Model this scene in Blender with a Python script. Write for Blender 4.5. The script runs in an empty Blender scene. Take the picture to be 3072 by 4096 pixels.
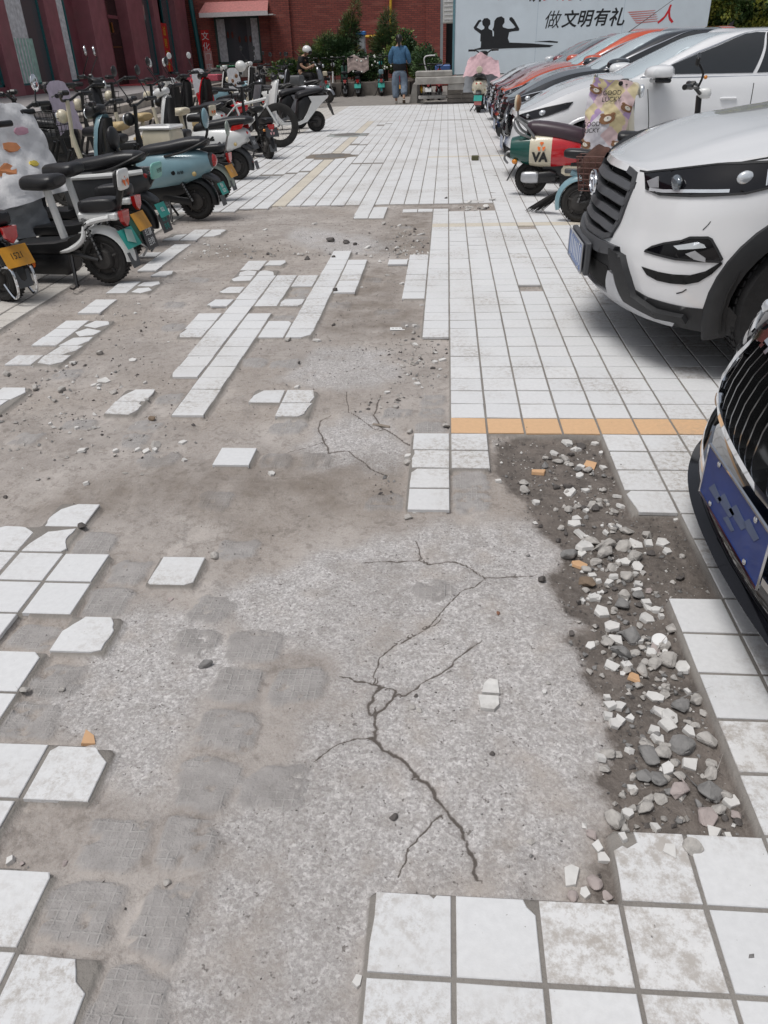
import bpy, bmesh, math, random
import numpy as np
from mathutils import Vector, Matrix, noise as mnoise

# ------------------------------------------------------------------ camera, light, exposure
scene = bpy.context.scene
COL = scene.collection
rng = random.Random(7)
T = 0.15                                   # tile pitch in metres
F_PX = 2998.4                              # focal length for a picture 4096 px high
PITCH, YAW, ROLL = .5487, -.0888, -.0322
CAM = np.array([-0.032955, -2.76177, 1.316025])


def cam_axes():
    cp, sp, cy, sy, cr, sr = (math.cos(PITCH), math.sin(PITCH), math.cos(YAW), math.sin(YAW), math.cos(ROLL), math.sin(ROLL))
    fwd = np.array([sy * cp, cy * cp, -sp])
    right = np.array([cy, -sy, 0.0])
    up = np.cross(right, fwd)
    return cr * right + sr * up, -sr * right + cr * up, fwd


AX_R, AX_U, AX_F = cam_axes()
cam_data = bpy.data.cameras.new('camera')
cam_data.sensor_fit = 'VERTICAL'
cam_data.sensor_height = 24.0
cam_data.lens = F_PX / 4096 * 24.0
cam_data.clip_start = 0.05
cam_data.clip_end = 900
cam = bpy.data.objects.new('camera', cam_data)
COL.objects.link(cam)
m4 = Matrix.Identity(4)
for i in range(3):
    m4[i][0], m4[i][1], m4[i][2], m4[i][3] = AX_R[i], AX_U[i], -AX_F[i], CAM[i]
cam.matrix_world = m4
scene.camera = cam

world = bpy.data.worlds.new('World')
scene.world = world
world.use_nodes = True
wn, wl = world.node_tree.nodes, world.node_tree.links
SUN_EL, SUN_AZ = math.radians(70), math.radians(236)
sky = wn.new('ShaderNodeTexSky')
sky.sky_type = 'NISHITA'
sky.sun_disc = False
sky.sun_elevation = SUN_EL
sky.sun_rotation = SUN_AZ
sky.air_density = 1.0
sky.dust_density = 4.0
hsv = wn.new('ShaderNodeHueSaturation')     # a closed cloud cover: nearly colourless skylight
hsv.inputs['Saturation'].default_value = 0.36
bg = wn['Background']
bg.inputs['Strength'].default_value = 0.094
wl.new(sky.outputs[0], hsv.inputs['Color'])
wl.new(hsv.outputs[0], bg.inputs['Color'])

sun_data = bpy.data.lights.new('sun', 'SUN')
sun_data.energy = 1.75
sun_data.angle = math.radians(24)
sun_data.color = (1.0, 0.98, 0.955)
sun = bpy.data.objects.new('sun', sun_data)
COL.objects.link(sun)
sd = Vector((math.sin(SUN_AZ) * math.cos(SUN_EL), math.cos(SUN_AZ) * math.cos(SUN_EL), math.sin(SUN_EL)))
sun.rotation_euler = sd.to_track_quat('Z', 'Y').to_euler()
sun.location = (0, 0, 30)

vs = scene.view_settings
vs.view_transform = 'Standard'
vs.look = 'None'
vs.exposure = 0.04
vs.gamma = 1.0
vs.use_curve_mapping = False
scene.cycles.max_bounces = 8

# ------------------------------------------------------------------ naming helpers


def tag(o, label=None, cat=None, group=None, kind=None):
    if label: o['label'] = label
    if cat: o['category'] = cat
    if group: o['group'] = group
    if kind: o['kind'] = kind
    return o


def thing(name, loc=(0, 0, 0), rz=0, label=None, cat=None, group=None):
    o = bpy.data.objects.new(name, None)
    o.empty_display_size = .1
    COL.objects.link(o)
    o.location = loc
    o.rotation_euler = (0, 0, rz)
    return tag(o, label, cat, group)


def link(name, me, parent=None, loc=None, kind=None):
    o = bpy.data.objects.new(name, me)
    COL.objects.link(o)
    if parent is not None: o.parent = parent
    if loc is not None: o.location = loc
    if kind: o['kind'] = kind
    return o


# ------------------------------------------------------------------ pixel (of the 3072x4096 photograph) -> place in the world


def ray(x, y):
    return AX_F + AX_R * (x - 1536) / F_PX - AX_U * (y - 2048) / F_PX


def at_z(x, y, h=0.0):
    d = ray(x, y)
    return CAM + d * ((h - CAM[2]) / d[2])


def at_y(x, y, Y):
    d = ray(x, y)
    return CAM + d * ((Y - CAM[1]) / d[1])


def at_x(x, y, X):
    d = ray(x, y)
    return CAM + d * ((X - CAM[0]) / d[0])


# ------------------------------------------------------------------ materials
MATS = {}


def mat(name, col, rough=.5, metal=0.0, var=.10, scale=14.0, bump=0.0, bscale=60.0, coat=0.0, spec=.5, dirt=0.0, emit=None, alpha=None, trans=0.0):
    """One procedural material: principled, colour broken up by two noises, optional grime and fine relief."""
    if name in MATS: return MATS[name]
    m = bpy.data.materials.new(name)
    m.use_nodes = True
    n, l = m.node_tree.nodes, m.node_tree.links
    b = n['Principled BSDF']
    b.inputs['Roughness'].default_value = rough
    b.inputs['Metallic'].default_value = metal
    b.inputs['Coat Weight'].default_value = coat
    b.inputs['Coat Roughness'].default_value = .04
    b.inputs['Specular IOR Level'].default_value = spec
    if trans:
        b.inputs['Transmission Weight'].default_value = trans
    tc = n.new('ShaderNodeTexCoord')
    nz = n.new('ShaderNodeTexNoise')
    nz.inputs['Scale'].default_value = scale
    nz.inputs['Detail'].default_value = 5
    l.new(tc.outputs['Object'], nz.inputs['Vector'])
    mp = n.new('ShaderNodeMapRange')
    mp.inputs['From Min'].default_value = .3
    mp.inputs['From Max'].default_value = .7
    mp.inputs['To Min'].default_value = 1 - var
    mp.inputs['To Max'].default_value = 1 + var
    l.new(nz.outputs['Fac'], mp.inputs['Value'])
    mx = n.new('ShaderNodeMix')
    mx.data_type = 'RGBA'
    mx.blend_type = 'MULTIPLY'
    mx.inputs['Factor'].default_value = 1
    mx.inputs['A'].default_value = (*col, 1)
    l.new(mp.outputs[0], mx.inputs['B'])
    last = mx.outputs['Result']
    if dirt:
        n2 = n.new('ShaderNodeTexNoise')
        n2.inputs['Scale'].default_value = scale * .35
        n2.inputs['Detail'].default_value = 8
        n2.inputs['Roughness'].default_value = .65
        l.new(tc.outputs['Object'], n2.inputs['Vector'])
        r2 = n.new('ShaderNodeMapRange')
        r2.inputs['From Min'].default_value = .5
        r2.inputs['From Max'].default_value = .72
        r2.inputs['To Max'].default_value = dirt
        l.new(n2.outputs['Fac'], r2.inputs['Value'])
        m2 = n.new('ShaderNodeMix')
        m2.data_type = 'RGBA'
        m2.inputs['B'].default_value = (.16, .14, .12, 1)
        l.new(r2.outputs[0], m2.inputs['Factor'])
        l.new(last, m2.inputs['A'])
        last = m2.outputs['Result']
        r3 = n.new('ShaderNodeMapRange')
        r3.inputs['To Min'].default_value = rough
        r3.inputs['To Max'].default_value = min(1, rough + .3)
        l.new(r2.outputs[0], r3.inputs['Value'])
        l.new(r3.outputs[0], b.inputs['Roughness'])
    l.new(last, b.inputs['Base Color'])
    if bump:
        n3 = n.new('ShaderNodeTexNoise')
        n3.inputs['Scale'].default_value = bscale
        n3.inputs['Detail'].default_value = 4
        l.new(tc.outputs['Object'], n3.inputs['Vector'])
        bp = n.new('ShaderNodeBump')
        bp.inputs['Strength'].default_value = bump
        bp.inputs['Distance'].default_value = .01
        l.new(n3.outputs['Fac'], bp.inputs['Height'])
        l.new(bp.outputs[0], b.inputs['Normal'])
    if emit:
        b.inputs['Emission Color'].default_value = (*emit[:3], 1)
        b.inputs['Emission Strength'].default_value = emit[3]
    MATS[name] = m
    return m


# ------------------------------------------------------------------ mesh builder


class MB:
    def __init__(self):
        self.v, self.f = [], []

    def add(self, vs, fs):
        o = len(self.v)
        self.v += [tuple(map(float, p)) for p in vs]
        self.f += [tuple(i + o for i in f) for f in fs]
        return self

    def box(self, c, s, rot=None, bev=0.0):
        """box of size s centred at c; bev cuts its twelve edges"""
        hx, hy, hz = s[0] / 2, s[1] / 2, s[2] / 2
        if bev <= 0:
            vs = [(x, y, z) for x in (-hx, hx) for y in (-hy, hy) for z in (-hz, hz)]
            fs = [(0, 1, 3, 2), (4, 6, 7, 5), (0, 4, 5, 1), (2, 3, 7, 6), (0, 2, 6, 4), (1, 5, 7, 3)]
        else:
            b = min(bev, hx * .98, hy * .98, hz * .98)
            vs, ix = [], {}
            for sx in (-1, 1):
                for sy in (-1, 1):
                    for sz in (-1, 1):
                        for k in range(3):
                            p = [sx * (hx - b), sy * (hy - b), sz * (hz - b)]
                            p[k] = (sx, sy, sz)[k] * (hx, hy, hz)[k]
                            ix[(sx, sy, sz, k)] = len(vs)
                            vs.append(tuple(p))
            fs = []
            for k in range(3):
                a, c2 = [(1, 2), (2, 0), (0, 1)][k]
                for s_ in (-1, 1):
                    q = []
                    for da, dc in ((-1, -1), (1, -1), (1, 1), (-1, 1)):
                        t = [0, 0, 0]; t[k] = s_; t[a] = da; t[c2] = dc
                        q.append(ix[(*t, k)])
                    fs.append(tuple(q if s_ > 0 else q[::-1]))
            for k in range(3):
                a, c2 = [(1, 2), (2, 0), (0, 1)][k]
                for da in (-1, 1):
                    for dc in (-1, 1):
                        t0 = [0, 0, 0]; t0[a] = da; t0[c2] = dc; t0[k] = -1
                        t1 = list(t0); t1[k] = 1
                        q = (ix[(*t0, a)], ix[(*t1, a)], ix[(*t1, c2)], ix[(*t0, c2)])
                        fs.append(q if da * dc < 0 else q[::-1])
            for sx in (-1, 1):
                for sy in (-1, 1):
                    for sz in (-1, 1):
                        q = tuple(ix[(sx, sy, sz, k)] for k in range(3))
                        fs.append(q if sx * sy * sz > 0 else q[::-1])
        R = rot if rot is not None else Matrix.Identity(3)
        vs = [tuple(R @ Vector(p) + Vector(c)) for p in vs]
        return self.add(vs, fs)

    def tube(self, pts, r, seg=8, cap=True, closed=False):
        """round bar along a polyline; r a number or one radius per point"""
        P = [Vector(p) for p in pts]
        n = len(P)
        rr = [r] * n if isinstance(r, (int, float)) else list(r)
        t0 = (P[1] - P[0]).normalized()
        ref = Vector((0, 0, 1)) if abs(t0.z) < .9 else Vector((1, 0, 0))
        a = t0.cross(ref).normalized()
        rings = []
        for i in range(n):
            if closed: t = (P[(i + 1) % n] - P[i - 1]).normalized()
            elif i == 0: t = (P[1] - P[0]).normalized()
            elif i == n - 1: t = (P[-1] - P[-2]).normalized()
            else: t = ((P[i + 1] - P[i]).normalized() + (P[i] - P[i - 1]).normalized())
            if t.length < 1e-9: t = (P[min(i + 1, n - 1)] - P[i])
            t.normalize()
            a = (a - t * a.dot(t))
            if a.length < 1e-6: a = t.orthogonal()
            a.normalize()
            b = t.cross(a)
            rings.append([P[i] + (a * math.cos(k * math.tau / seg) + b * math.sin(k * math.tau / seg)) * rr[i] for k in range(seg)])
        return self.rings(rings, closed=True, cap=cap and not closed, loop=closed)

    def rings(self, rings, closed=True, cap=True, loop=False):
        """skin a list of equal-length rings"""
        m = len(rings[0]); n = len(rings)
        vs = [tuple(p) for r in rings for p in r]
        fs = []
        for i in range(n if loop else n - 1):
            i2 = (i + 1) % n
            for k in range(m if closed else m - 1):
                k2 = (k + 1) % m
                fs.append((i * m + k, i * m + k2, i2 * m + k2, i2 * m + k))
        if cap and closed and not loop:
            fs.append(tuple(range(m - 1, -1, -1)))
            fs.append(tuple((n - 1) * m + k for k in range(m)))
        return self.add(vs, fs)

    def lathe(self, prof, c=(0, 0, 0), axis='y', seg=24, arc=(0, math.tau)):
        """turn a profile of (radius, offset along axis) round an axis through c"""
        full = abs(arc[1] - arc[0] - math.tau) < 1e-6
        n = seg if full else seg + 1
        rings = []
        for k in range(n):
            a = arc[0] + (arc[1] - arc[0]) * k / seg
            ca, sa = math.cos(a), math.sin(a)
            ring = []
            for r, h in prof:
                if axis == 'y': p = (c[0] + r * ca, c[1] + h, c[2] + r * sa)
                elif axis == 'z': p = (c[0] + r * ca, c[1] + r * sa, c[2] + h)
                else: p = (c[0] + h, c[1] + r * ca, c[2] + r * sa)
                ring.append(p)
            rings.append(ring)
        return self.rings(rings, closed=False, cap=False, loop=full)

    def ball(self, c, r, seg=14, rin=8, rot=None):
        rx, ry, rz = (r, r, r) if isinstance(r, (int, float)) else r
        vs, fs = [], []
        R = rot if rot is not None else Matrix.Identity(3)
        for i in range(rin + 1):
            th = math.pi * i / rin
            for k in range(seg):
                a = math.tau * k / seg
                vs.append(tuple(R @ Vector((rx * math.sin(th) * math.cos(a), ry * math.sin(th) * math.sin(a), rz * math.cos(th))) + Vector(c)))
        for i in range(rin):
            for k in range(seg):
                k2 = (k + 1) % seg
                fs.append((i * seg + k, (i + 1) * seg + k, (i + 1) * seg + k2, i * seg + k2))
        return self.add(vs, fs)

    def prism(self, poly, depth, frame):
        """polygon (2d) pushed out by depth; frame = (origin, xaxis, yaxis, normal)"""
        o, ax, ay, nz = (Vector(q) for q in frame)
        lo = [o + ax * p[0] + ay * p[1] for p in poly]
        hi = [p + nz * depth for p in lo]
        n = len(poly)
        ar = sum(poly[i][0] * poly[(i + 1) % n][1] - poly[(i + 1) % n][0] * poly[i][1] for i in range(n))
        idx = list(range(n))
        flip = (ar > 0) != (ax.cross(ay).dot(nz) * (1 if depth > 0 else -1) > 0)
        fs = []
        bot, top = tuple(idx[::-1]), tuple(i + n for i in idx)
        if flip: bot, top = bot[::-1], top[::-1]
        fs += [bot, top]
        for i in range(n):
            j = (i + 1) % n
            q = (i, j, j + n, i + n)
            fs.append(q[::-1] if flip else q)
        return self.add(lo + hi, fs)

    def build(self, name, material, parent=None, smooth=True, ang=35, sub=0, kind=None, loc=None, label=None):
        me = bpy.data.meshes.new(name)
        me.from_pydata(self.v, [], self.f)
        bm = bmesh.new()
        bm.from_mesh(me)
        bmesh.ops.remove_doubles(bm, verts=bm.verts, dist=1e-5)
        bmesh.ops.recalc_face_normals(bm, faces=bm.faces)
        bm.to_mesh(me)
        bm.free()
        if smooth:
            me.shade_smooth()
            me.set_sharp_from_angle(angle=math.radians(ang))
        if material is not None: me.materials.append(material)
        o = link(name, me, parent, loc, kind)
        if sub:
            s = o.modifiers.new('sub', 'SUBSURF')
            s.levels = s.render_levels = sub
        if label: o['label'] = label
        return o


def rot3(rx=0, ry=0, rz=0):
    return Matrix.Rotation(rz, 3, 'Z') @ Matrix.Rotation(ry, 3, 'Y') @ Matrix.Rotation(rx, 3, 'X')


def smooth_pts(pts, n=4):
    """Catmull-Rom through a polyline"""
    P = [Vector(p) for p in pts]
    out = []
    for i in range(len(P) - 1):
        p0, p1, p2, p3 = P[max(i - 1, 0)], P[i], P[i + 1], P[min(i + 2, len(P) - 1)]
        for k in range(n):
            t = k / n
            out.append(.5 * ((2 * p1) + (p2 - p0) * t + (2 * p0 - 5 * p1 + 4 * p2 - p3) * t * t + (3 * p1 - p0 - 3 * p2 + p3) * t ** 3))
    out.append(P[-1])
    return out


def text_mesh(name, body, size, material, parent=None, frame=None, extrude=.0006, align='CENTER', shear=0.0, bold=0.0, squeeze=1.0):
    """lettering as a flat mesh in the frame (origin, xaxis, yaxis, normal)"""
    cu = bpy.data.curves.new(name, 'FONT')
    cu.body = body
    cu.size = size
    cu.align_x = align
    cu.align_y = 'CENTER'
    cu.extrude = extrude
    cu.shear = shear
    cu.offset = bold
    cu.resolution_u = 3
    tmp = bpy.data.objects.new(name, cu)
    COL.objects.link(tmp)
    dg = bpy.context.evaluated_depsgraph_get()
    me = bpy.data.meshes.new_from_object(tmp.evaluated_get(dg))
    bpy.data.objects.remove(tmp)
    bpy.data.curves.remove(cu)
    o, ax, ay, nz = (Vector(q) for q in frame)
    M = Matrix.Identity(4)
    for i in range(3):
        M[i][0], M[i][1], M[i][2], M[i][3] = ax[i] * squeeze, ay[i], nz[i], o[i]
    me.transform(M)
    me.materials.clear()
    me.materials.append(material)
    return link(name, me, parent)


def copy_tree(o, parent=None):
    c = o.copy()
    COL.objects.link(c)
    if parent is not None: c.parent = parent
    for ch in list(o.children): copy_tree(ch, c)
    return c


# lattice noise on numpy arrays
def vnoise(x, y, seed=0, octaves=4, gain=.5):
    out = np.zeros_like(x, dtype=float)
    amp, tot = 1.0, 0.0
    for o in range(octaves):
        r = np.random.RandomState(seed * 31 + o)
        tab = r.rand(256, 256)
        xf, yf = np.floor(x).astype(int), np.floor(y).astype(int)
        u, v = x - xf, y - yf
        u, v = u * u * (3 - 2 * u), v * v * (3 - 2 * v)
        g = lambda i, j: tab[(xf + i) & 255, (yf + j) & 255]
        out += amp * ((g(0, 0) * (1 - u) + g(1, 0) * u) * (1 - v) + (g(0, 1) * (1 - u) + g(1, 1) * u) * v)
        tot += amp
        amp *= gain
        x, y = x * 2.03 + 17.3, y * 2.03 + 5.1
    return out / tot
# ------------------------------------------------------------------ the torn ground and its tiles


def XC(c):
    return T * (c - (.00155 * c * c if c < 0 else 0)) if c > -20 else T * (-20 - .62 + (c + 20) * 1.062)


def YC(r, c):
    cc = max(c, -18) if c < 0 else 0
    return T * (r + .0011 * cc * cc)


TILES = {}                                  # (column, row) -> kind


def put(cols, rows, kind='white'):
    for c in cols:
        for r in rows:
            TILES[(c, r)] = kind


R_ = range
# right bay, peach courses, and the field beyond the hole
put(R_(0, 3), R_(1, 33)); put(R_(3, 30), R_(1, 36)); put(R_(-1, 0), R_(8, 34))
put(R_(-2, -1), R_(13, 21)); put([-3], [19]); put([-3, -2], [33])
put(R_(0, 30), [0], 'peach'); put(R_(-1, 30), [28], 'peachpale')
put(R_(4, 30), R_(-4, 0)); put(R_(5, 30), R_(-7, -4)); put(R_(4, 30), R_(-13, -7)); put(R_(3, 30), [-13])
put(R_(-1, 30), R_(-22, -13)); put([-1], R_(-4, 0)); put([0], [-1, -2])
for c in (-1, 0, 1): TILES.pop((c, -13), None)
put([2, 3, 4], [-13])
for k in [(3, 14), (4, 27)]: TILES.pop(k, None)
# stranded strips in the middle
put([-6], R_(8, 22)); put([-5], R_(14, 20)); put([-7], [15, 16, 12, 8, 9]); put([-8], R_(12, 17)); put([-8], R_(1, 11))
put([-9], R_(4, 18)); put([-9], [19]); put([-10], [16, 17, 18, 19, 14, 12, 8, 9, 10]); put([-9], [4, 5])
put([-6], [2]); put([-5], [1, 2]); put([-6], [-2]); put([-6], R_(31, 36)); put([-5], R_(31, 35))
put([-15], [25, 26, 27]); put([-14], [26, 27]); put([-16], [25, 26, 21]); put([-15], R_(18, 24)); put([-14], [17])
put([-15], [14, 15, 11, 12, 7, 8, 9, 5]); put([-14], [14, 15, 9, 8, 7, 6, 5]); put([-14], [1, 2]); put([-15], [1, 2])
put([-10], [1, 2]); put([-9], [-5]); put([-10], [-6, -7, -8]); put([-9], [-6, -7, -8, -9]); put([-8], [-7, -8])
put([-6], [-7]); put([-7], [-9]); put([-8], [-10, -11]); put([-7], [-12, -13]); put([-6], [-12, -14, -15]); put([-5], [-15])
put([-10], R_(-12, -8)); put([-9], R_(-14, -9)); put([-8], R_(-16, -11)); put([-7], R_(-18, -12)); put([-6], R_(-20, -15))
TILES.pop((-8, -11), None); TILES[(-8, -11)] = 'white'
for k in [(-7, -14)]: TILES.pop(k, None)
# tiles under the scooters on the left and the field far behind
put(R_(-34, -17), R_(-6, 34), 'beige')
FAR0 = lambda c: 36 if c >= -12 else (35 if c > -15 else 34)
for c in R_(-60, 40):
    for r in R_(FAR0(c) if c < 6 else 36, 150):
        TILES[(c, r)] = 'beige' if c < -19 else ('peachpale' if c == -12 and r < 110 or r == 62 and -3 < c < 6 else 'white')
for k in [(-11, 75), (-11, 76), (-10, 75), (-12, 87), (-11, 87), (-10, 102), (-10, 101), (-9, 104), (-14, 52), (-15, 51), (-16, 51), (-13, 53),
          (-9, 58), (-8, 58), (-7, 58)]: TILES.pop(k, None)
for c in R_(-5, 4): TILES.pop((c, 108), None)            # a drain slot across the yard
MANHOLES = [(-1.80, 9.74, .36), (-1.93, 13.2, .40)]
for (c, r) in list(TILES):
    x, y = XC(c + .5), YC(r + .5, c)
    for mx_, my_, mr in MANHOLES:
        if math.hypot(x - mx_, (y - my_)) < mr + .02: TILES.pop((c, r), None)

for k in [(1, -14), (2, -13), (2, -14), (2, -15), (4, -11), (6, 12), (3, 20), (-5, 16), (7, 4)]:
    if k in TILES: TILES[k] = 'stained'

BROKEN = {   # fractions of the cell, clockwise damage read off the photograph
    (-9, -5): [(.06, .0), (1, 0), (1, 1), (.45, 1), (.12, .75), (0, .35)],
    (-10, -6): [(0, 0), (1, 0), (1, .75), (.7, .97), (.2, 1), (0, .9)],
    (-9, -6): [(0, 0), (.92, 0), (1, .12), (.82, .5), (.86, .95), (.25, .8), (.05, .3)],
    (-6, -7): [(.03, .06), (.1, 0), (.83, 0), (1, .1), (1, 1), (.06, 1)],
    (-7, -9): [(0, 0), (.8, 0), (.97, .06), (1, .62), (.92, .82), (.8, 1), (.28, 1), (.12, .75), (0, .55)],
    (-8, -10): [(0, 0), (1, 0), (1, .86), (.85, 1), (0, 1)],
    (-6, -12): [(0, 0), (1, 0), (1, .72), (.72, 1), (.1, 1), (0, .9)],
    (-5, -15): [(0, 0), (1, 0), (1, .6), (.84, .72), (.72, .98), (0, 1)],
    (-6, -14): [(0, 0), (1, 0), (1, .92), (.96, 1), (0, 1)],
    (-10, 2): [(0, 0), (.95, 0), (1, .6), (.95, .95), (.3, .95), (.05, .4)],
    (-10, 1): [(0, .1), (.8, 0), (.95, .3), (.98, .7), (.86, .82), (.84, 1), (0, 1)],
    (-6, 2): [(0, 0), (1, 0), (1, 1), (.3, .95), (.05, .5)],
    (-5, 2): [(0, 0), (.9, 0), (.98, .45), (.9, .8), (.86, 1), (0, 1)],
    (-5, 1): [(0, 0), (.72, 0), (.88, .2), (.9, .6), (1, 1), (0, 1)],
    (-6, 8): [(0, 0), (.62, 0), (.95, .3), (1, 1), (0, 1)],
    (-9, 4): [(.12, .0), (1, 0), (1, 1), (0, 1), (0, .4)],
    (-7, 9): [(0, 0), (1, 0), (1, .75), (.85, 1), (0, 1)],
    (-7, 12): [(.05, 0), (.85, .0), (1, .25), (1, 1), (.1, 1), (0, .5)],
    (-10, 14): [(.0, .15), (.2, 0), (1, 0), (1, 1), (.25, 1)],
    (-10, 12): [(.0, .2), (.25, 0), (.95, 0), (1, 1), (.15, 1)],
    (-10, 8): [(.12, 0), (1, 0), (1, 1), (.1, 1), (0, .4)],
    (-10, 16): [(.0, .4), (.2, 0), (1, .1), (1, .9), (.3, 1)],
    (-10, 17): [(.2, 0), (1, 0), (.95, .8), (.4, 1), (.1, .6)],
    (-9, 17): [(.0, 0), (.9, 0), (.7, .7), (.2, 1), (0, .8)],
    (-9, 19): [(0, 0), (.85, 0), (1, .5), (.9, 1), (.05, 1)],
    (-6, 31): [(.1, 0), (1, 0), (1, 1), (.1, 1), (0, .5)],
    (-14, 14): [(.1, .2), (.6, 0), (1, .5), (.7, .95), (.2, .8)],
    (-14, 15): [(.0, .2), (.75, .1), (1, .55), (.8, 1), (.1, .85)],
    (-14, 17): [(0, 0), (.8, 0), (1, .4), (.85, 1), (.2, .9)],
    (-14, 9): [(0, .3), (.6, 0), (1, .5), (.8, .9), (.2, 1)],
    (-14, 8): [(.0, .5), (.4, 0), (.9, .2), (1, .7), (.3, 1)],
    (-14, 7): [(0, 0), (.75, 0), (1, .5), (.95, 1), (.2, .9)],
    (-14, 6): [(0, 0), (.6, 0), (.95, .5), (1, 1), (.1, 1)],
    (-14, 5): [(.1, .2), (.7, 0), (1, .3), (1, 1), (0, 1)],
    (-16, 25): [(0, 0), (1, 0), (1, 1), (.3, .9), (.05, .5)],
    (-16, 26): [(.3, 0), (1, 0), (1, .7), (.4, .5)],
    (-14, 26): [(0, 0), (.7, 0), (1, .6), (.9, 1), (0, 1)],
    (-14, 27): [(0, 0), (.9, 0), (1, .8), (.8, 1), (0, 1)],
    (-14, 2): [(0, 0), (.8, 0), (1, .6), (.8, 1), (0, 1)],
    (-14, 1): [(0, 0), (.35, 0), (.7, .5), (.75, 1), (0, 1)],
    (2, -13): [(0, 0), (1, 0), (1, 1), (.34, 1), (.36, .84), (.2, .74), (.14, .78), (.02, .7)],
    (-1, -2): [(.03, .0), (1, 0), (1, 1), (.04, 1), (.06, .8), (0, .5)],
    (-1, -3): [(0, 0), (1, 0), (1, 1), (.16, 1), (.02, .8)],
    (4, -4): [(.12, 0), (1, 0), (1, 1), (.12, 1), (0, .85)],
    (0, -14): [(0, 0), (1, 0), (1, .8), (.9, .9), (.86, 1), (0, 1)],
    (-1, -14): [(0, 0), (1, 0), (1, 1), (.82, 1), (.78, .95), (.72, 1), (0.03, 1)],
}

# --- masks over the torn zone, painted on a fine grid in metres
X0, X1, Y0, Y1 = -3.75, 1.05, -2.95, 5.75
xs = np.arange(X0, X1 + 1e-6, .0095)
ylist = [Y0]
while ylist[-1] < Y1:
    ylist.append(ylist[-1] + .0075 + max(0, ylist[-1] + 1.6) * .0036)
ylist[-1] = Y1
ys = np.array(ylist)
GX, GY = np.meshgrid(xs, ys)
# back to tile coordinates
gc = GX / T
gc = np.where(gc < 0, (1 - np.sqrt(np.maximum(1 - 4 * .00155 * gc, 0))) / (2 * .00155), gc)
gr = GY / T - np.where(gc < 0, .0011 * np.maximum(gc, -18) ** 2, 0)
wob = (vnoise(GX * 9, GY * 9, 1, 6, .62) - .5)
wob2 = (vnoise(GX * 9, GY * 9, 2, 6, .62) - .5)


def inside(poly, px, py):
    r = np.zeros(px.shape, bool)
    n = len(poly)
    for i in range(n):
        (xa, ya), (xb, yb) = poly[i], poly[(i + 1) % n]
        if ya == yb: continue
        c = ((ya > py) != (yb > py)) & (px < (xb - xa) * (py - ya) / (yb - ya) + xa)
        r ^= c
    return r


def blur(a, n):
    k = np.ones(2 * n + 1) / (2 * n + 1)
    for ax in (0, 1):
        p = np.concatenate([np.repeat(a.take([0], ax), n, ax), a, np.repeat(a.take([-1], ax), n, ax)], ax)
        cs = np.cumsum(p, ax)
        z = np.zeros_like(cs.take([0], ax))
        cs = np.concatenate([z, cs], ax)
        m = 2 * n + 1
        a = (cs.take(range(m, cs.shape[ax]), ax) - cs.take(range(0, cs.shape[ax] - m), ax)) / m
    return a


cw, rw = gc + wob * 1.3, gr + wob2 * 1.3
MUD = [(1.99, .4), (4.6, .4), (4.6, -3.2), (5.6, -3.4), (5.6, -7.8), (4.6, -7.8), (4.6, -13.6), (2.3, -13.6), (1.6, -12.9), (2.0, -12.3), (2.2, -11.6),
       (2.13, -11.), (2.26, -10.2), (2.2, -9.5), (2.22, -8.96), (2.0, -8.3), (2.44, -7.9), (2.04, -7.4), (1.98, -6.6), (2.15, -5.8), (2.3, -5.2), (2.0, -4.5), (1.6, -4.1), (1.75, -3.2), (1.2, -2.0), (1.1, -.2)]
mud = blur(inside(MUD, cw, rw).astype(float), 2)
MUD2 = [[(-3.1, 33.5), (-1.05, 32.8), (-1.05, 21.2), (-3.9, 21.2), (-4, 28)], [(-3.9, 19), (-2, 19), (-2, 13), (-1, 12.6), (-1, 8), (-4.6, 8.2), (-4.8, 14)], [(-2, 33), (6, 35), (6, 36), (-3, 36)],
        [(-13, 24), (-10, 24.2), (-10, 20.5), (-13.4, 20)], [(-5, -1), (-.9, -1.6), (-.9, -4.2), (-4.6, -4.8), (-7, -3.6), (-6.6, -1.8)], [(-9.6, -2.6), (-6.8, -1.2), (-7.2, -4.2), (-9.8, -4.2)]]
dirt = np.zeros_like(GX)
for p in MUD2: dirt = np.maximum(dirt, inside(p, gc + wob * 2.4, gr + wob2 * 2.4).astype(float))
dirt = blur(dirt, 6) * .75
LIGHT = [[(-3.63, 1.05), (-1.89, 1.39), (-1.07, -.22), (-1., -1.81), (-1.55, -2.23), (-2.9, -2.18), (-3.56, -2.11), (-3.98, -.83)],
         [(-1.3, -4.7), (-.3, -4.4), (2.1, -4.3), (2.3, -5.), (2.1, -6.), (1.9, -6.8), (2.4, -8.3), (2.2, -8.7), (2.3, -9.7), (2.3, -10.4), (2., -11.3), (2., -11.9), (1.2, -12.9), (-1., -13.1), (-1., -16.5), (-2.7, -16.6),
          (-3., -13.6), (-3., -12.2), (-2.4, -10.9), (-2., -9.9), (-2., -9.), (-3.7, -8.), (-4.7, -6.6), (-3.3, -6.1), (-2.2, -5.2)],
         [(-6.1, -8.1), (-5.7, -7.3), (-4.3, -7.4), (-3.4, -9.1), (-3.9, -10.), (-4.1, -10.7), (-4., -12.1), (-4.9, -11.3), (-5.3, -10.8), (-6.2, -10.2), (-6.7, -9.5), (-6.1, -8.9)],
         [(-9.3, 29.2), (-4.2, 25.9), (-2.7, 24.5), (-3., 21.5), (-5.8, 21.7), (-8.6, 24.9)], [(2.75, -10.1), (3.3, -10.0), (3.2, -10.9), (2.6, -11.1)],
         [(-4.6, 7.4), (-2.3, 7.0), (-1.6, 4.5), (-3.2, 3.4), (-5.6, 4.0)]]
light = np.zeros_like(GX)
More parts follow.
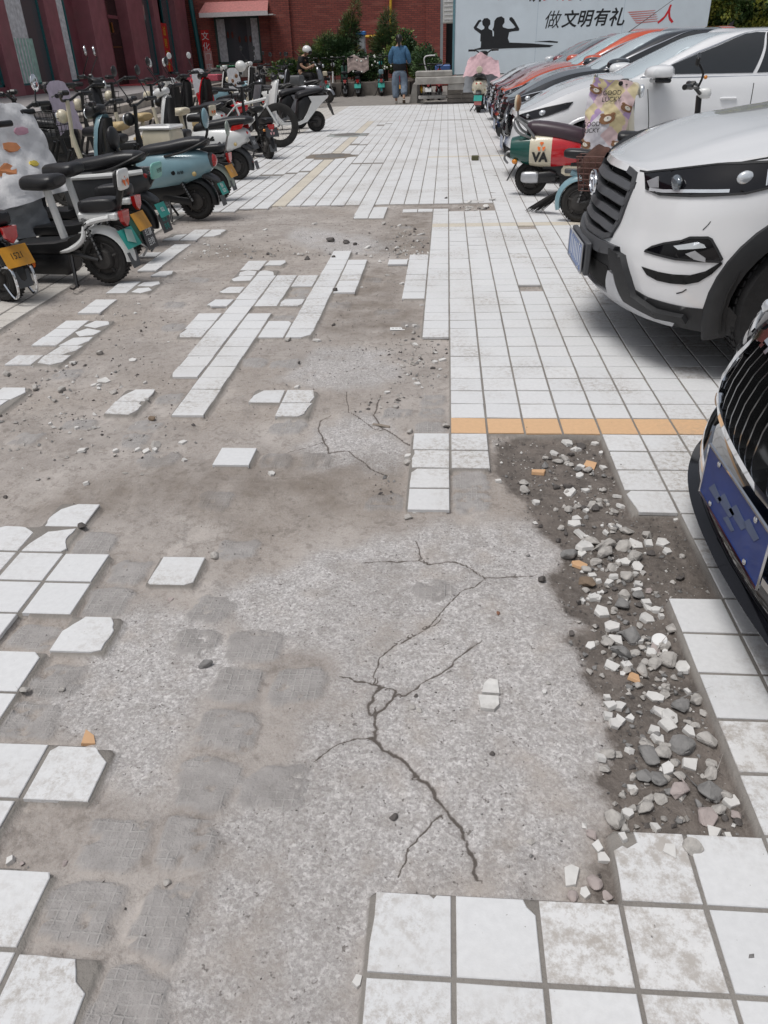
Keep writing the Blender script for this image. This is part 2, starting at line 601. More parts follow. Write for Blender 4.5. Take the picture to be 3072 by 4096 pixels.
for p in LIGHT: light = np.maximum(light, inside(p, gc + wob * 1.6, gr + wob2 * 1.6).astype(float))
light = blur(light, 3)
CELLS = [(-3, -10), (-4, -10), (-4, -9), (-3, -12), (-1, 2), (-1, 1), (-1, 0), (0, -3), (0, -4), (-5, 0), (-5, -2), (-6, 5), (-8, -6), (-7, -7), (-7, -8), (-8, -9), (-7, -11), (-5, -8), (-5, -9),
         (-4, -11), (-5, -13), (-4, -12), (-4, -13), (-5, -14), (-4, -14), (-4, -15), (-2, 1), (1, -1), (4, -7), (3, -1), (-7, -10), (-8, -12), (-9, -1), (-8, -2), (-11, 0), (-12, -1), (-7, 5), (-7, 10),
         (-7, 13), (-7, 14), (-5, 12), (-4, 16), (-2, 25), (-3, 28), (-12, 16), (-11, 9), (-12, 12), (-13, 4), (-9, 2), (-9, 0), (-4, -2), (-2, -4), (-5, -6), (-6, -4), (-2, 9), (-3, 11)]
mort = np.zeros_like(GX)
for (c, r) in CELLS:
    rr = random.Random(c * 97 + r)
    a, b = rr.uniform(.02, .1), rr.uniform(.02, .1)
    dx, dy = np.abs(cw * .35 + gc * .65 - c - .5) , np.abs(rw * .35 + gr * .65 - r - .5)
    rad = .16
    qx, qy = np.maximum(dx - (.47 - a - rad), 0), np.maximum(dy - (.47 - b - rad), 0)
    mort = np.maximum(mort, (np.hypot(qx, qy) < rad).astype(float))
dx, dy = (gc + .37), (gr + 6.84)
mort = np.maximum(mort, (np.hypot(dx / .42 + wob, dy / .34 + wob2 * .6) < 1).astype(float))
mort = np.clip((blur(mort, 1) - .35) * 3.2, 0, 1) * (1 - .9 * mud) * (vnoise(GX * 30, GY * 30, 17, 3) > .30)
tile = np.zeros_like(GX)
ci, ri = np.floor(gc).astype(int), np.floor(gr).astype(int)
tm = np.zeros((120, 220), bool)
for (c, r) in TILES:
    if -60 <= c < 60 and -30 <= r < 190: tm[c + 60, r + 30] = True
tile = tm[np.clip(ci + 60, 0, 119), np.clip(ri + 30, 0, 219)].astype(float)
tile_in = blur(tile, 1)

# --- cracks: signed distance and strength
CRACKS = [
    (1.0, [(-1.82, -9.23), (-1.48, -9.30), (-1.19, -9.38), (-.98, -9.44), (-.90, -9.56), (-.75, -9.57), (-.51, -9.28), (-.08, -8.93), (.03, -8.72), (.5, -8.2)]),
    (1.7, [(-1.19, -9.38), (-1.28, -9.61), (-1.31, -9.99), (-1.21, -10.08), (-1.15, -10.30), (-1.19, -10.53), (-1.04, -10.72), (-.75, -10.85), (-.53, -11.12), (-.47, -11.24), (-.27, -11.37), (-.07, -11.72), (.11, -11.98), (.19, -12.18), (.26, -12.40), (.3, -12.7)]),
    (.8, [(-.14, -11.77), (-.46, -12.15), (-.61, -12.43), (-.68, -12.7)]),
    (.8, [(-1.20, -10.50), (-1.47, -10.53), (-1.86, -10.80), (-2.02, -10.99)]),
    (1.2, [(-.93, -9.53), (-1.06, -9.88), (-1.20, -10.08)]),
    (.7, [(-1.27, -9.31), (-1.30, -9.08), (-1.17, -8.61), (-.94, -8.32), (-.57, -8.01), (-.19, -7.65)]),
    (1.0, [(-1.73, -5.90), (-1.27, -5.83), (-.68, -5.78), (-.42, -5.90), (.08, -5.81), (.42, -6.05), (.68, -6.33), (1.29, -6.28), (1.66, -6.19)]),
    (.9, [(-.73, -5.10), (-.58, -5.73), (-.42, -5.90)]),
    (.7, [(.68, -6.33), (.49, -6.61), (.13, -6.89), (-.33, -7.70), (-.71, -8.14), (-.97, -8.32)]),
    (.8, [(-3.16, 3.12), (-2.94, 1.60), (-2.73, 1.38), (-2.13, .55), (-1.85, .35)]),
    (1.3, [(-3.46, 1.43), (-3.69, 1.05), (-3.61, .33), (-3.33, -.45), (-3.17, -1.0), (-2.66, -.85), (-2.19, -1.5), (-2.0, -1.83), (-1.56, -2.15)]),
    (.7, [(-3.33, -.2), (-3.7, -.6), (-4.3, -1.0)]),
    (1.4, [(-2.1, 2.9), (-2.2, 1.4), (-1.9, .6), (-1.3, -.1), (-1.05, -.5)]),
    (1.8, [(-14, 29.5), (-11, 29.7), (-8.5, 30.6), (-6.2, 30.5)]),
]
crack = np.full(GX.shape, 9.0)
cside = np.ones(GX.shape)
for wdt, pl in CRACKS:
    cx = np.array([XC(c) for c, r in pl]); cy = np.array([YC(r, c) for c, r in pl])
    # jagged, with extra points
    rr = np.random.RandomState(len(pl) * 7)
    px_, py_ = [], []
    for i in range(len(cx) - 1):
        for k in range(3):
            t = k / 3
            j = (0 if k == 0 else .006)
            px_.append(cx[i] + (cx[i + 1] - cx[i]) * t + rr.uniform(-j, j)); py_.append(cy[i] + (cy[i + 1] - cy[i]) * t + rr.uniform(-j, j))
    px_.append(cx[-1]); py_.append(cy[-1])
    sel = (GX > min(px_) - .05) & (GX < max(px_) + .05) & (GY > min(py_) - .05) & (GY < max(py_) + .05)
    jj = np.where(sel)
    X, Y = GX[jj], GY[jj]
    best = np.full(X.shape, 1.0)
    sgn = np.ones(X.shape)
    for i in range(len(px_) - 1):
        ax_, ay_, bx_, by_ = px_[i], py_[i], px_[i + 1], py_[i + 1]
        L = math.hypot(bx_ - ax_, by_ - ay_) + 1e-9
        t = np.clip(((X - ax_) * (bx_ - ax_) + (Y - ay_) * (by_ - ay_)) / L ** 2, 0, 1)
        d = np.hypot(X - ax_ - t * (bx_ - ax_), Y - ay_ - t * (by_ - ay_))
        cr_ = (bx_ - ax_) * (Y - ay_) - (by_ - ay_) * (X - ax_)
        sgn = np.where(d < best, np.sign(cr_), sgn)
        best = np.minimum(best, d)
    nv = best / (wdt * .0026)
    cside[jj] = np.where(nv < crack[jj], sgn, cside[jj])
    crack[jj] = np.minimum(crack[jj], nv)

# --- height
n1 = vnoise(GX * 3, GY * 3, 5, 5) - .5
n2 = vnoise(GX * 40, GY * 40, 6, 3) - .5
n3 = vnoise(GX * 11, GY * 11, 8, 4) - .5
n4 = vnoise(GX * 3.1 + 9, GY * 3.1, 23, 7, .58)
terr = 1 / (1 + np.exp(-(n4 - .53) * 160))
n5 = vnoise(GX * 5.3 + 3, GY * 5.3, 29, 7, .6)
terr2 = 1 / (1 + np.exp(-(n5 - .58) * 160))
H = -.0225 + terr * .0048 * (1 - light * .7) + terr2 * .004 * (1 - light) + n1 * .011 + n2 * .0034 + n3 * .007
H += light * (.003 - n2 * .0006)
H += mort * (.0075 + n3 * .004)
H -= mud * (.010 + n3 * .012)
H -= np.clip(1 - crack * .35, 0, 1) * .006
flat = -.0034 + np.clip(GY, 0, 2) * .0005 + n2 * .0008
H = np.where(tile_in > .5, flat * tile + H * (1 - tile), H)
H = np.minimum(H, -.0020)
edge = np.minimum.reduce([GX - X0, X1 - GX, GY - Y0, Y1 - GY])
H = np.where(edge < 1e-4, -.0012, H)

nr, ncg = GX.shape
co = np.stack([GX, GY, H], -1).reshape(-1, 3)
idx = np.arange(nr * ncg).reshape(nr, ncg)
quads = np.stack([idx[:-1, :-1], idx[:-1, 1:], idx[1:, 1:], idx[1:, :-1]], -1).reshape(-1, 4)
# a broad apron round the fine sheet, out to the horizon
ap = np.array([(-400, -300, -.0012), (400, -300, -.0012), (400, 500, -.0012), (-400, 500, -.0012)])
c0, c1, c2, c3 = idx[0, 0], idx[0, -1], idx[-1, -1], idx[-1, 0]
nb = len(co)
co = np.concatenate([co, ap])
loops = [quads.reshape(-1)]
tot = [4] * len(quads)
ex = [list(idx[0, ::-1]) + [nb, nb + 1], list(idx[::-1, -1]) + [nb + 1, nb + 2], list(idx[-1, :]) + [nb + 2, nb + 3], list(idx[:, 0]) + [nb + 3, nb]]
ex[0] = [nb, nb + 1] + list(idx[0, ::-1]); ex[1] = [nb + 1, nb + 2] + list(idx[::-1, -1]); ex[2] = [nb + 2, nb + 3] + list(idx[-1, :]); ex[3] = [nb + 3, nb] + list(idx[:, 0])
for e in ex:
    loops.append(np.array(e)); tot.append(len(e))
me = bpy.data.meshes.new('ground')
me.vertices.add(len(co)); me.vertices.foreach_set('co', co.astype('f4').ravel())
lv = np.concatenate(loops).astype('i4')
me.loops.add(len(lv)); me.loops.foreach_set('vertex_index', lv)
me.polygons.add(len(tot))
st = np.concatenate([[0], np.cumsum(tot)[:-1]]).astype('i4')
me.polygons.foreach_set('loop_start', st)
me.polygons.foreach_set('use_smooth', np.ones(len(tot), bool))
me.update(calc_edges=True)
za = me.attributes.new('zone', 'FLOAT_COLOR', 'POINT')
zone = np.zeros((len(co), 4), 'f4')
zone[:nb, 0] = mort.ravel(); zone[:nb, 1] = np.maximum(mud, 0).ravel(); zone[:nb, 2] = light.ravel(); zone[:nb, 3] = np.maximum(tile_in, 0).ravel()
zone[nb:, 3] = 1
za.data.foreach_set('color', zone.ravel())
zb = me.attributes.new('wear', 'FLOAT_COLOR', 'POINT')
w = np.zeros((len(co), 4), 'f4'); w[:nb, 0] = np.minimum(crack, 8).ravel(); w[nb:, 0] = 8; w[:nb, 1] = dirt.ravel(); w[:nb, 2] = (np.minimum(crack, 8) * cside).ravel(); w[nb:, 2] = 8; w[:, 3] = 0; w[:nb, 3] = (terr * .6 + terr2 * .4).ravel()
zb.data.foreach_set('color', w.ravel())

gm = bpy.data.materials.new('torn_concrete')
gm.use_nodes = True
n, l = gm.node_tree.nodes, gm.node_tree.links
B = n['Principled BSDF']
tc = n.new('ShaderNodeTexCoord')
OBJ = tc.outputs['Object']


def N(t, **k):
    o = n.new(t)
    for a, v in k.items(): setattr(o, a, v)
    return o


def noise_(s, d=6, r=.6):
    o = N('ShaderNodeTexNoise'); o.inputs['Scale'].default_value = s; o.inputs['Detail'].default_value = d; o.inputs['Roughness'].default_value = r
    l.new(OBJ, o.inputs['Vector']); return o.outputs['Fac']


def ramp(v, a, b, lo=0, hi=1):
    o = N('ShaderNodeMapRange'); o.inputs[1].default_value = a; o.inputs[2].default_value = b; o.inputs[3].default_value = lo; o.inputs[4].default_value = hi
    l.new(v, o.inputs[0]); return o.outputs[0]


def mix(f, a, b):
    o = N('ShaderNodeMix', data_type='RGBA')
    for s_, v in (('Factor', f), ('A', a), ('B', b)):
        if hasattr(v, 'is_linked') or hasattr(v, 'links'): l.new(v, o.inputs[s_])
        elif isinstance(v, (int, float)): o.inputs[s_].default_value = v
        else: o.inputs[s_].default_value = (*v, 1)
    return o.outputs['Result']


def math_(op, a, b=None):
    o = N('ShaderNodeMath', operation=op)
    for i, v in enumerate((a, b)):
        if v is None: continue
        if isinstance(v, (int, float)): o.inputs[i].default_value = v
        else: l.new(v, o.inputs[i])
    return o.outputs[0]


A1 = N('ShaderNodeAttribute', attribute_name='zone'); A2 = N('ShaderNodeAttribute', attribute_name='wear')
s1 = N('ShaderNodeSeparateColor'); l.new(A1.outputs['Color'], s1.inputs[0])
s2 = N('ShaderNodeSeparateColor'); l.new(A2.outputs['Color'], s2.inputs[0])
mortV, mudV, lightV, tileV = s1.outputs[0], s1.outputs[1], s1.outputs[2], A1.outputs['Alpha']
crackU, dirtV = s2.outputs[0], s2.outputs[1]
crackV = None
crackV = math_('ADD', math_('ADD', math_('ABSOLUTE', s2.outputs[2]), ramp(crackU, 3.5, 4.5, 0, 8)), ramp(noise_(38, 5, .8), .35, .7, -.35, .75))
base = mix(ramp(noise_(3.2), .35, .65), (.30, .265, .24), (.46, .42, .39))
base = mix(ramp(noise_(1.1, 4), .45, .7, 0, .75), base, (.30, .252, .21))
base = mix(ramp(noise_(120, 3), .3, .7, 0, .45), base, (.50, .47, .45))
base = mix(ramp(noise_(26, 6, .75), .50, .64, 0, .6), base, (.19, .165, .145))
# aggregate of the bared concrete
vo = N('ShaderNodeTexVoronoi'); vo.inputs['Scale'].default_value = 190; l.new(OBJ, vo.inputs['Vector'])
vsep = N('ShaderNodeSeparateColor'); l.new(vo.outputs['Color'], vsep.inputs[0])
agg = mix(ramp(vsep.outputs[0], .1, .9), (.42, .40, .395), (.68, .66, .65))
agg = mix(ramp(noise_(85, 6, .8), .30, .58), (.29, .27, .26), agg)
agg = mix(ramp(noise_(16, 6, .75), .50, .68, 0, .6), agg, (.30, .275, .255))
agg = mix(ramp(noise_(7, 5), .52, .72, 0, .7), agg, (.40, .355, .32))
spk = ramp(noise_(75, 2), .66, .72)
agg = mix(spk, agg, (.17, .155, .145))
base = mix(math_('MULTIPLY', A2.outputs['Alpha'], .30), base, (.215, .19, .172))
base = mix(lightV, base, agg)
base = mix(math_('MULTIPLY', math_('MULTIPLY', A2.outputs['Alpha'], lightV), .28), base, (.27, .25, .235))
# mortar beds with the ribs of the lost tiles
sx = N('ShaderNodeSeparateXYZ'); l.new(OBJ, sx.inputs[0])
gx = math_('ABSOLUTE', math_('SUBTRACT', math_('FRACT', math_('MULTIPLY', sx.outputs[0], 1 / .0185)), .5))
gy = math_('ABSOLUTE', math_('SUBTRACT', math_('FRACT', math_('MULTIPLY', sx.outputs[1], 1 / .0185)), .5))
rib = math_('MAXIMUM', ramp(gx, .36, .46), ramp(gy, .36, .46))
rib = math_('MULTIPLY', rib, math_('MULTIPLY', ramp(noise_(9), .40, .60), ramp(noise_(70, 4), .35, .6)))
mcol = mix(ramp(noise_(22), .3, .7), (.28, .265, .255), (.375, .355, .345))
mcol = mix(math_('MULTIPLY', rib, .65), mcol, (.53, .51, .495))
base = mix(mortV, base, mcol)
# dust and earth
base = mix(math_('MULTIPLY', dirtV, ramp(noise_(6), .25, .7)), base, (.165, .135, .108))
mudc = mix(ramp(noise_(14), .3, .7), (.082, .070, .061), (.185, .158, .138))
mudc = mix(ramp(noise_(60, 5, .75), .5, .62, 0, .6), mudc, (.21, .185, .165))
base = mix(ramp(math_('ADD', mudV, math_('MULTIPLY', math_('SUBTRACT', noise_(35, 6, .75), .5), 1.9)), .15, .80), base, mudc)
grout = mix(ramp(noise_(5), .3, .7), (.19, .175, .16), (.28, .262, .24))
tmask = math_('MULTIPLY', tileV, 1.0)
base = mix(ramp(tmask, .4, .6), base, grout)
ck = math_('MULTIPLY', ramp(crackV, .55, 1.25, 1, 0), .93)
base = mix(ck, base, (.055, .045, .038))
halo = ramp(crackV, 1.0, 2.6, .25, 0)
base = mix(halo, base, (.20, .17, .15))
l.new(base, B.inputs['Base Color'])
l.new(mix(mudV, (.9, .9, .9), (.62, .62, .62)), B.inputs['Roughness'])
hb = math_('ADD', math_('MULTIPLY', noise_(160, 4), .45), math_('MULTIPLY', noise_(38, 5), .8))
hb = math_('ADD', hb, math_('MULTIPLY', math_('MULTIPLY', rib, mortV), .35))
hb = math_('ADD', hb, math_('MULTIPLY', math_('MULTIPLY', vsep.outputs[1], lightV), .22))
bp = N('ShaderNodeBump'); bp.inputs['Strength'].default_value = .95; bp.inputs['Distance'].default_value = .007
l.new(hb, bp.inputs['Height']); l.new(bp.outputs[0], B.inputs['Normal'])
me.materials.append(gm)
ground = link('ground', me, kind='structure')
ground['label'] = 'grey concrete yard with mortar beds and cracks where tiles are lost'


# --- tile materials: a glaze-less pale ceramic, dirtied in patches laid out over the yard
def tile_mat(name, col, dirt, fl):
    m = bpy.data.materials.new(name); m.use_nodes = True
    n, l = m.node_tree.nodes, m.node_tree.links
    b = n['Principled BSDF']
    geo = n.new('ShaderNodeNewGeometry'); oi = n.new('ShaderNodeObjectInfo')
    def nz(s, d, vec=geo.outputs['Position'], r=.6):
        o = n.new('ShaderNodeTexNoise'); o.inputs['Scale'].default_value = s; o.inputs['Detail'].default_value = d; o.inputs['Roughness'].default_value = r
        l.new(vec, o.inputs['Vector']); return o.outputs['Fac']
    def rp(v, a, b_, lo=0, hi=1):
        o = n.new('ShaderNodeMapRange'); o.inputs[1].default_value = a; o.inputs[2].default_value = b_; o.inputs[3].default_value = lo; o.inputs[4].default_value = hi
        l.new(v, o.inputs[0]); return o.outputs[0]
    def mx(f, a, c):
        o = n.new('ShaderNodeMix'); o.data_type = 'RGBA'
        for s_, v in (('Factor', f), ('A', a), ('B', c)):
            if isinstance(v, (int, float)): o.inputs[s_].default_value = v
            elif isinstance(v, tuple): o.inputs[s_].default_value = (*v, 1)
            else: l.new(v, o.inputs[s_])
        return o.outputs['Result']
    c = mx(rp(nz(60, 4), .35, .65), tuple(x * .95 for x in col), tuple(min(1, x * 1.03) for x in col))
    c = mx(rp(oi.outputs['Random'], 0, 1, 0, .22), c, tuple(x * y for x, y in zip(col, (.80, .82, .85))))
    f1 = rp(nz(1.5, 5), .48, .64, fl, 1)
    f2 = rp(nz(42 if fl < .5 else 16, 10, r=.82 if fl < .5 else .8), .46, .60 if fl < .5 else .58, 0, 1)
    mul = n.new('ShaderNodeMath'); mul.operation = 'MULTIPLY'; l.new(f1, mul.inputs[0]); l.new(f2, mul.inputs[1])
    m2 = n.new('ShaderNodeMath'); m2.operation = 'MULTIPLY'; l.new(mul.outputs[0], m2.inputs[0]); m2.inputs[1].default_value = dirt
    c = mx(m2.outputs[0], c, (.29, .245, .20))
    f3 = rp(nz(90, 2), .735, .765, 0, .55)
    c = mx(f3, c, (.17, .15, .13))
    c = mx(rp(nz(.8, 5), .50, .70, 0, .30), c, (.50, .475, .44))
    l.new(c, b.inputs['Base Color'])
    b.inputs['Roughness'].default_value = .62
    b.inputs['Specular IOR Level'].default_value = .35
    bp = n.new('ShaderNodeBump'); bp.inputs['Strength'].default_value = .12; bp.inputs['Distance'].default_value = .002
    l.new(nz(240, 3), bp.inputs['Height']); l.new(bp.outputs[0], b.inputs['Normal'])
    return m


TM = {'white': tile_mat('tile_white', (.69, .695, .70), .8, 0), 'stained': tile_mat('tile_stained', (.70, .70, .70), .8, .75), 'peach': tile_mat('tile_peach', (.70, .455, .265), .4, .1),
      'peachpale': tile_mat('tile_sand', (.66, .605, .51), .5, .1), 'beige': tile_mat('tile_beige', (.60, .575, .535), .6, .1)}
THK = .0125


def tile_solid(mb, poly, cx, cy, z, rot=0.0, tx=0.0, ty=0.0, bev=.0016):
    """one tile: a slab with a chamfered upper edge; poly in metres about its centre"""
    n = len(poly)
    ar = sum(poly[i][0] * poly[(i + 1) % n][1] - poly[(i + 1) % n][0] * poly[i][1] for i in range(n))
    if ar < 0: poly = poly[::-1]
    k = 1 - bev / .07
    c, s = math.cos(rot), math.sin(rot)
    def P(p, q, dz):
        x, y = p[0] * q, p[1] * q
        return (cx + x * c - y * s, cy + x * s + y * c, z + dz + p[0] * tx + p[1] * ty)
    mb.add([P(p, 1, -THK) for p in poly] + [P(p, 1, -bev) for p in poly] + [P(p, k, 0) for p in poly],
           [tuple(2 * n + i for i in range(n))] + [(i, (i + 1) % n, n + (i + 1) % n, n + i) for i in range(n)] + [(n + i, n + (i + 1) % n, 2 * n + (i + 1) % n, 2 * n + i) for i in range(n)])


HW = .0705


def intact(rr):
    """square outline, sometimes with a nibbled corner"""
    e = lambda: rr.uniform(-.0006, .0006)
    p = [(-HW + e(), -HW + e()), (HW + e(), -HW + e()), (HW + e(), HW + e()), (-HW + e(), HW + e())]
    if rr.random() < .13:
        i = rr.randrange(4)
        a = rr.uniform(.006, .02); b_ = rr.uniform(.004, .014)
        x, y = p[i]
        sx_, sy_ = (1 if x < 0 else -1), (1 if y < 0 else -1)
        q1, q2 = (x + sx_ * a, y), (x, y + sy_ * b_)
        mid = (x + sx_ * a * .4, y + sy_ * b_ * .45)
        seq = [q2, mid, q1] if i in (0, 2) else [q1, mid, q2]
        p[i:i + 1] = seq
    return p


def jag(poly, rr, amp=.0022):
    out = []
    n = len(poly)
    for i in range(n):
        a, b_ = poly[i], poly[(i + 1) % n]
        out.append(a)
        d = math.hypot(b_[0] - a[0], b_[1] - a[1])
        straight = (abs(abs(a[0]) - HW) < .002 and abs(a[0] - b_[0]) < .002) or (abs(abs(a[1]) - HW) < .002 and abs(a[1] - b_[1]) < .002)
        if d > .03 and not straight:
            k = 2 if d > .05 else 1
            for j in range(1, k + 1):
                t = j / (k + 1)
                out.append((a[0] + (b_[0] - a[0]) * t + rr.uniform(-amp, amp), a[1] + (b_[1] - a[1]) * t + rr.uniform(-amp, amp)))
    return out


VAR = {}
for kind in TM:
    VAR[kind] = []
    for i in range(8):
        mb = MB(); tile_solid(mb, intact(random.Random(i * 5 + 3)), 0, 0, 0)
        me_ = bpy.data.meshes.new('tile'); me_.from_pydata(mb.v, [], mb.f); me_.materials.append(TM[kind]); VAR[kind].append(me_)


def view_size(x, y):
    d = np.array([x, y, 0]) - CAM
    z = d @ AX_F
    if z <= .05: return 0
    px, py = 1536 + F_PX * (d @ AX_R) / z, 2048 - F_PX * (d @ AX_U) / z
    if not (-60 < px < 3132 and -60 < py < 4156): return 0
    return 1 / z ** 2 * abs(AX_F[2] + 0.3)


order = []
for (c, r), kind in TILES.items():
    x, y = (XC(c) + XC(c + 1)) / 2, (YC(r, c) + YC(r, c + 1) + T) / 2
    s_ = view_size(x, y)
    hidden = (x > 1.15 and y > .4) or (x > .95 and y < .3 and y > -1.7) or (kind == 'beige' and (y > 2.8 or y < .9)) or y > 4.9
    order.append((0 if hidden else s_, c, r, kind, x, y))
order.sort(key=lambda t: -t[0])
field = {k: MB() for k in TM}
n_single = 0
for s_, c, r, kind, x, y in order:
    rr = random.Random(c * 1009 + r * 31 + 5)
    far = y > 12
    z = rr.uniform(-.0005, .0012)
    rot = rr.gauss(0, .004)
    wx = (XC(c + 1) - XC(c)) / T
    stray = c < -3 and r < 33 and kind == 'white'
    if stray: x += rr.uniform(-.002, .002); pass
    if far: z = rr.uniform(0, .0003)
    tx, ty = (rr.gauss(0, .005), rr.gauss(0, .005)) if not far else (0, 0)
    br = BROKEN.get((c, r))
    if s_ > 0 and n_single < 296:
        n_single += 1
        if br:
            mb = MB()
            tile_solid(mb, jag([((a - .5) * HW * 2, (b_ - .5) * HW * 2) for a, b_ in br], rr), 0, 0, 0)
            me_ = bpy.data.meshes.new('tile'); me_.from_pydata(mb.v, [], mb.f); me_.materials.append(TM[kind])
        else:
            me_ = VAR[kind][rr.randrange(8)]
        o = link('tile', me_, ground, (x, y, z))
        o.rotation_euler = (ty, -tx, rot)
    else:
        if far:
            h = HW
            mb = field[kind]; o_ = len(mb.v)
            mb.v += [(x - h * wx, y - h, z), (x + h * wx, y - h, z), (x + h * wx, y + h, z), (x - h * wx, y + h, z), (x - h * wx, y - h, -.01), (x + h * wx, y - h, -.01), (x + h * wx, y + h, -.01), (x - h * wx, y + h, -.01)]
            mb.f += [(o_, o_ + 1, o_ + 2, o_ + 3), (o_, o_ + 4, o_ + 5, o_ + 1), (o_ + 1, o_ + 5, o_ + 6, o_ + 2), (o_ + 3, o_, o_ + 4, o_ + 7)]
        else:
            p = jag([((a - .5) * HW * 2, (b_ - .5) * HW * 2) for a, b_ in br], rr) if br else intact(rr)
            tile_solid(field[kind], p, x, y, z, rot, tx, ty)
for kind, nm in (('white', 'tile_field'), ('stained', 'stained_tiles'), ('peach', 'peach_tile_course'), ('peachpale', 'sand_tile_course'), ('beige', 'beige_tile_field')):
    mb = field[kind]
    if not mb.v: continue
    me_ = bpy.data.meshes.new(nm); me_.from_pydata(mb.v, [], mb.f); me_.materials.append(TM[kind])
    link(nm, me_, ground, kind='stuff')
# ------------------------------------------------------------------ steps, buildings, hoarding, planters, plants
M_maroon = mat('maroon_paint', (.21, .062, .078), .55, var=.18, scale=3, bump=.1, dirt=.25)
M_maroon2 = mat('maroon_pillar', (.31, .115, .135), .55, var=.15, scale=3, bump=.1, dirt=.3)
M_teal = mat('teal_metal', (.02, .14, .15), .4)
M_darkin = mat('dark_room', (.018, .016, .018), .8)
M_stone = mat('step_stone', (.40, .365, .325), .75, var=.16, scale=5, bump=.2, dirt=.5)
M_stone2 = mat('platform_stone', (.33, .31, .305), .7, var=.16, scale=4, bump=.2, dirt=.4)
M_conc = mat('cast_concrete', (.36, .345, .32), .85, var=.2, scale=5, bump=.4, dirt=.7)
M_conc2 = mat('dark_concrete', (.20, .18, .16), .9, var=.25, scale=5, bump=.4, dirt=.7)
M_red = mat('red_print', (.55, .02, .02), .5)
M_yel = mat('yellow_print', (.75, .48, .03), .5)
M_white = mat('white_plastic', (.78, .78, .77), .4)
M_black = mat('black_plastic', (.018, .018, .02), .42)
M_glass = mat('window_glass', (.085, .10, .11), .06, spec=.8, var=.02)
M_curt = mat('sheer_curtain', (.66, .66, .68), .8, var=.25, scale=9)
M_curtg = mat('green_curtain', (.36, .55, .48), .8, var=.2, scale=9)


def mbox(lo, hi, bev=0.0):
    return MB().box([(a + b) / 2 for a, b in zip(lo, hi)], [abs(b - a) for a, b in zip(lo, hi)], bev=bev)


# ---- platform and steps in front of the shop
plat = thing('stone_steps', (-8.2, 18, 0), 0, 'long flight of worn beige stone steps below the maroon shopfront', 'steps')
e0, e1 = Vector((-6.45, 4.0, 0)), Vector((-10.15, 36.4, 0))
en = Vector((1, .114, 0)).normalized()
for k in range(4):
    a, b = e0 + en * (.33 * (3 - k) + .0), e1 + en * (.33 * (3 - k))
    z0, z1 = k * .15, k * .15 + .15
    nseg = 22
    for j in range(nseg):
        t0, t1 = j / nseg, (j + 1) / nseg
        p, q_ = a.lerp(b, t0), a.lerp(b, t1)
        d = (q_ - p).normalized() * .003
        poly = [p + d, q_ - d, q_ - d - en * (.36 if k < 3 else 6.2), p + d - en * (.36 if k < 3 else 6.2)]
        mb = MB(); n4 = 4
        mb.add([(v.x - plat.location.x, v.y - plat.location.y, z0 if k else -.006) for v in poly] + [(v.x - plat.location.x, v.y - plat.location.y, z1) for v in poly],
               [(3, 2, 1, 0), (4, 5, 6, 7), (0, 1, 5, 4), (1, 2, 6, 5), (2, 3, 7, 6), (3, 0, 4, 7)])
        if k < 3: mb.build('step_slab', M_stone, plat, smooth=False)
        else: mb.build('landing_slab', M_stone2, plat, smooth=False)

# ---- maroon shop building on the left
FX = -11.6
shop = thing('shop_building', (FX, 26, .6), 0, 'maroon shop building with tall curtained windows and slanting light on its pillars'.replace(' and slanting light on its pillars', ' between square pillars'), 'building')
SO = Vector((FX, 26, .6))


def sbox(lo, hi, name, m, parent=shop, bev=0.0, smooth=False):
    mb = mbox([a - b for a, b in zip(lo, SO)], [a - b for a, b in zip(hi, SO)], bev)
    return mb.build(name, m, parent, smooth=smooth)


TOP = 6.5
sbox((FX - 6, 2, .6), (FX - .6, 37.6, TOP), 'back_wall', M_darkin)
sbox((FX - .6, 2, TOP - 2.6), (FX - .02, 37.6, TOP), 'upper_wall', M_maroon)
for y0, y1 in ((2, 19.3), (19.3, 24.93), (30.15, 34.34)):
    sbox((FX - .55, y0, .6), (FX - .03, y1, .83), 'plinth', M_maroon)
for y0, y1, pr in ((8.2, 8.9, .1), (12.0, 12.8, .1), (15.6, 16.4, .1), (19.3, 20.02, .06), (22.3, 23.12, .06), (24.93, 26.25, .30), (28.5, 30.15, .22), (31.85, 32.5, .04), (34.34, 35.86, .16)):
    sbox((FX - .5, y0, .6), (FX + pr, y1, TOP - .2), 'pillar', M_maroon2, bev=.01)
sbox((FX - .5, 24.06, .83), (FX - .25, 24.93, 3.9), 'wall_panel', M_maroon)
sbox((FX - .5, 35.86, .6), (FX - .05, 37.6, 3.9), 'wall_panel', mat('brown_jamb', (.06, .04, .035), .6))


def shop_window(y0, y1, z0, z1, curt):
    w = sbox((FX - .16, y0, z0), (FX - .14, y1, z1), 'window', M_glass)
    for a, b in ((y0, y0 + .05), (y1 - .09, y1)):
        sbox((FX - .18, a, z0), (FX - .11, b, z1), 'window_frame', M_teal, w)
    sbox((FX - .18, y0, z0), (FX - .11, y1, z0 + .05), 'window_frame', M_teal, w)
    for (ya, yb, m, zt) in curt:
        # folds hang in front of the dark room: pleated strip
        mb = MB(); nf = 14; pts = []
        for i in range(nf + 1):
            yy = ya + (yb - ya) * i / nf
            xx = FX - .135 + (.02 if i % 2 else -.0)
            pts.append((xx, yy))
        vs_ = [(x - SO.x, y - SO.y, z0 + .04 - SO.z) for x, y in pts] + [(x - SO.x, y - SO.y, zt - SO.z) for x, y in pts]
        mb.add(vs_, [(i, i + 1, nf + 2 + i, nf + 1 + i) for i in range(nf)])
        mb.build('curtain', m, w, smooth=False)


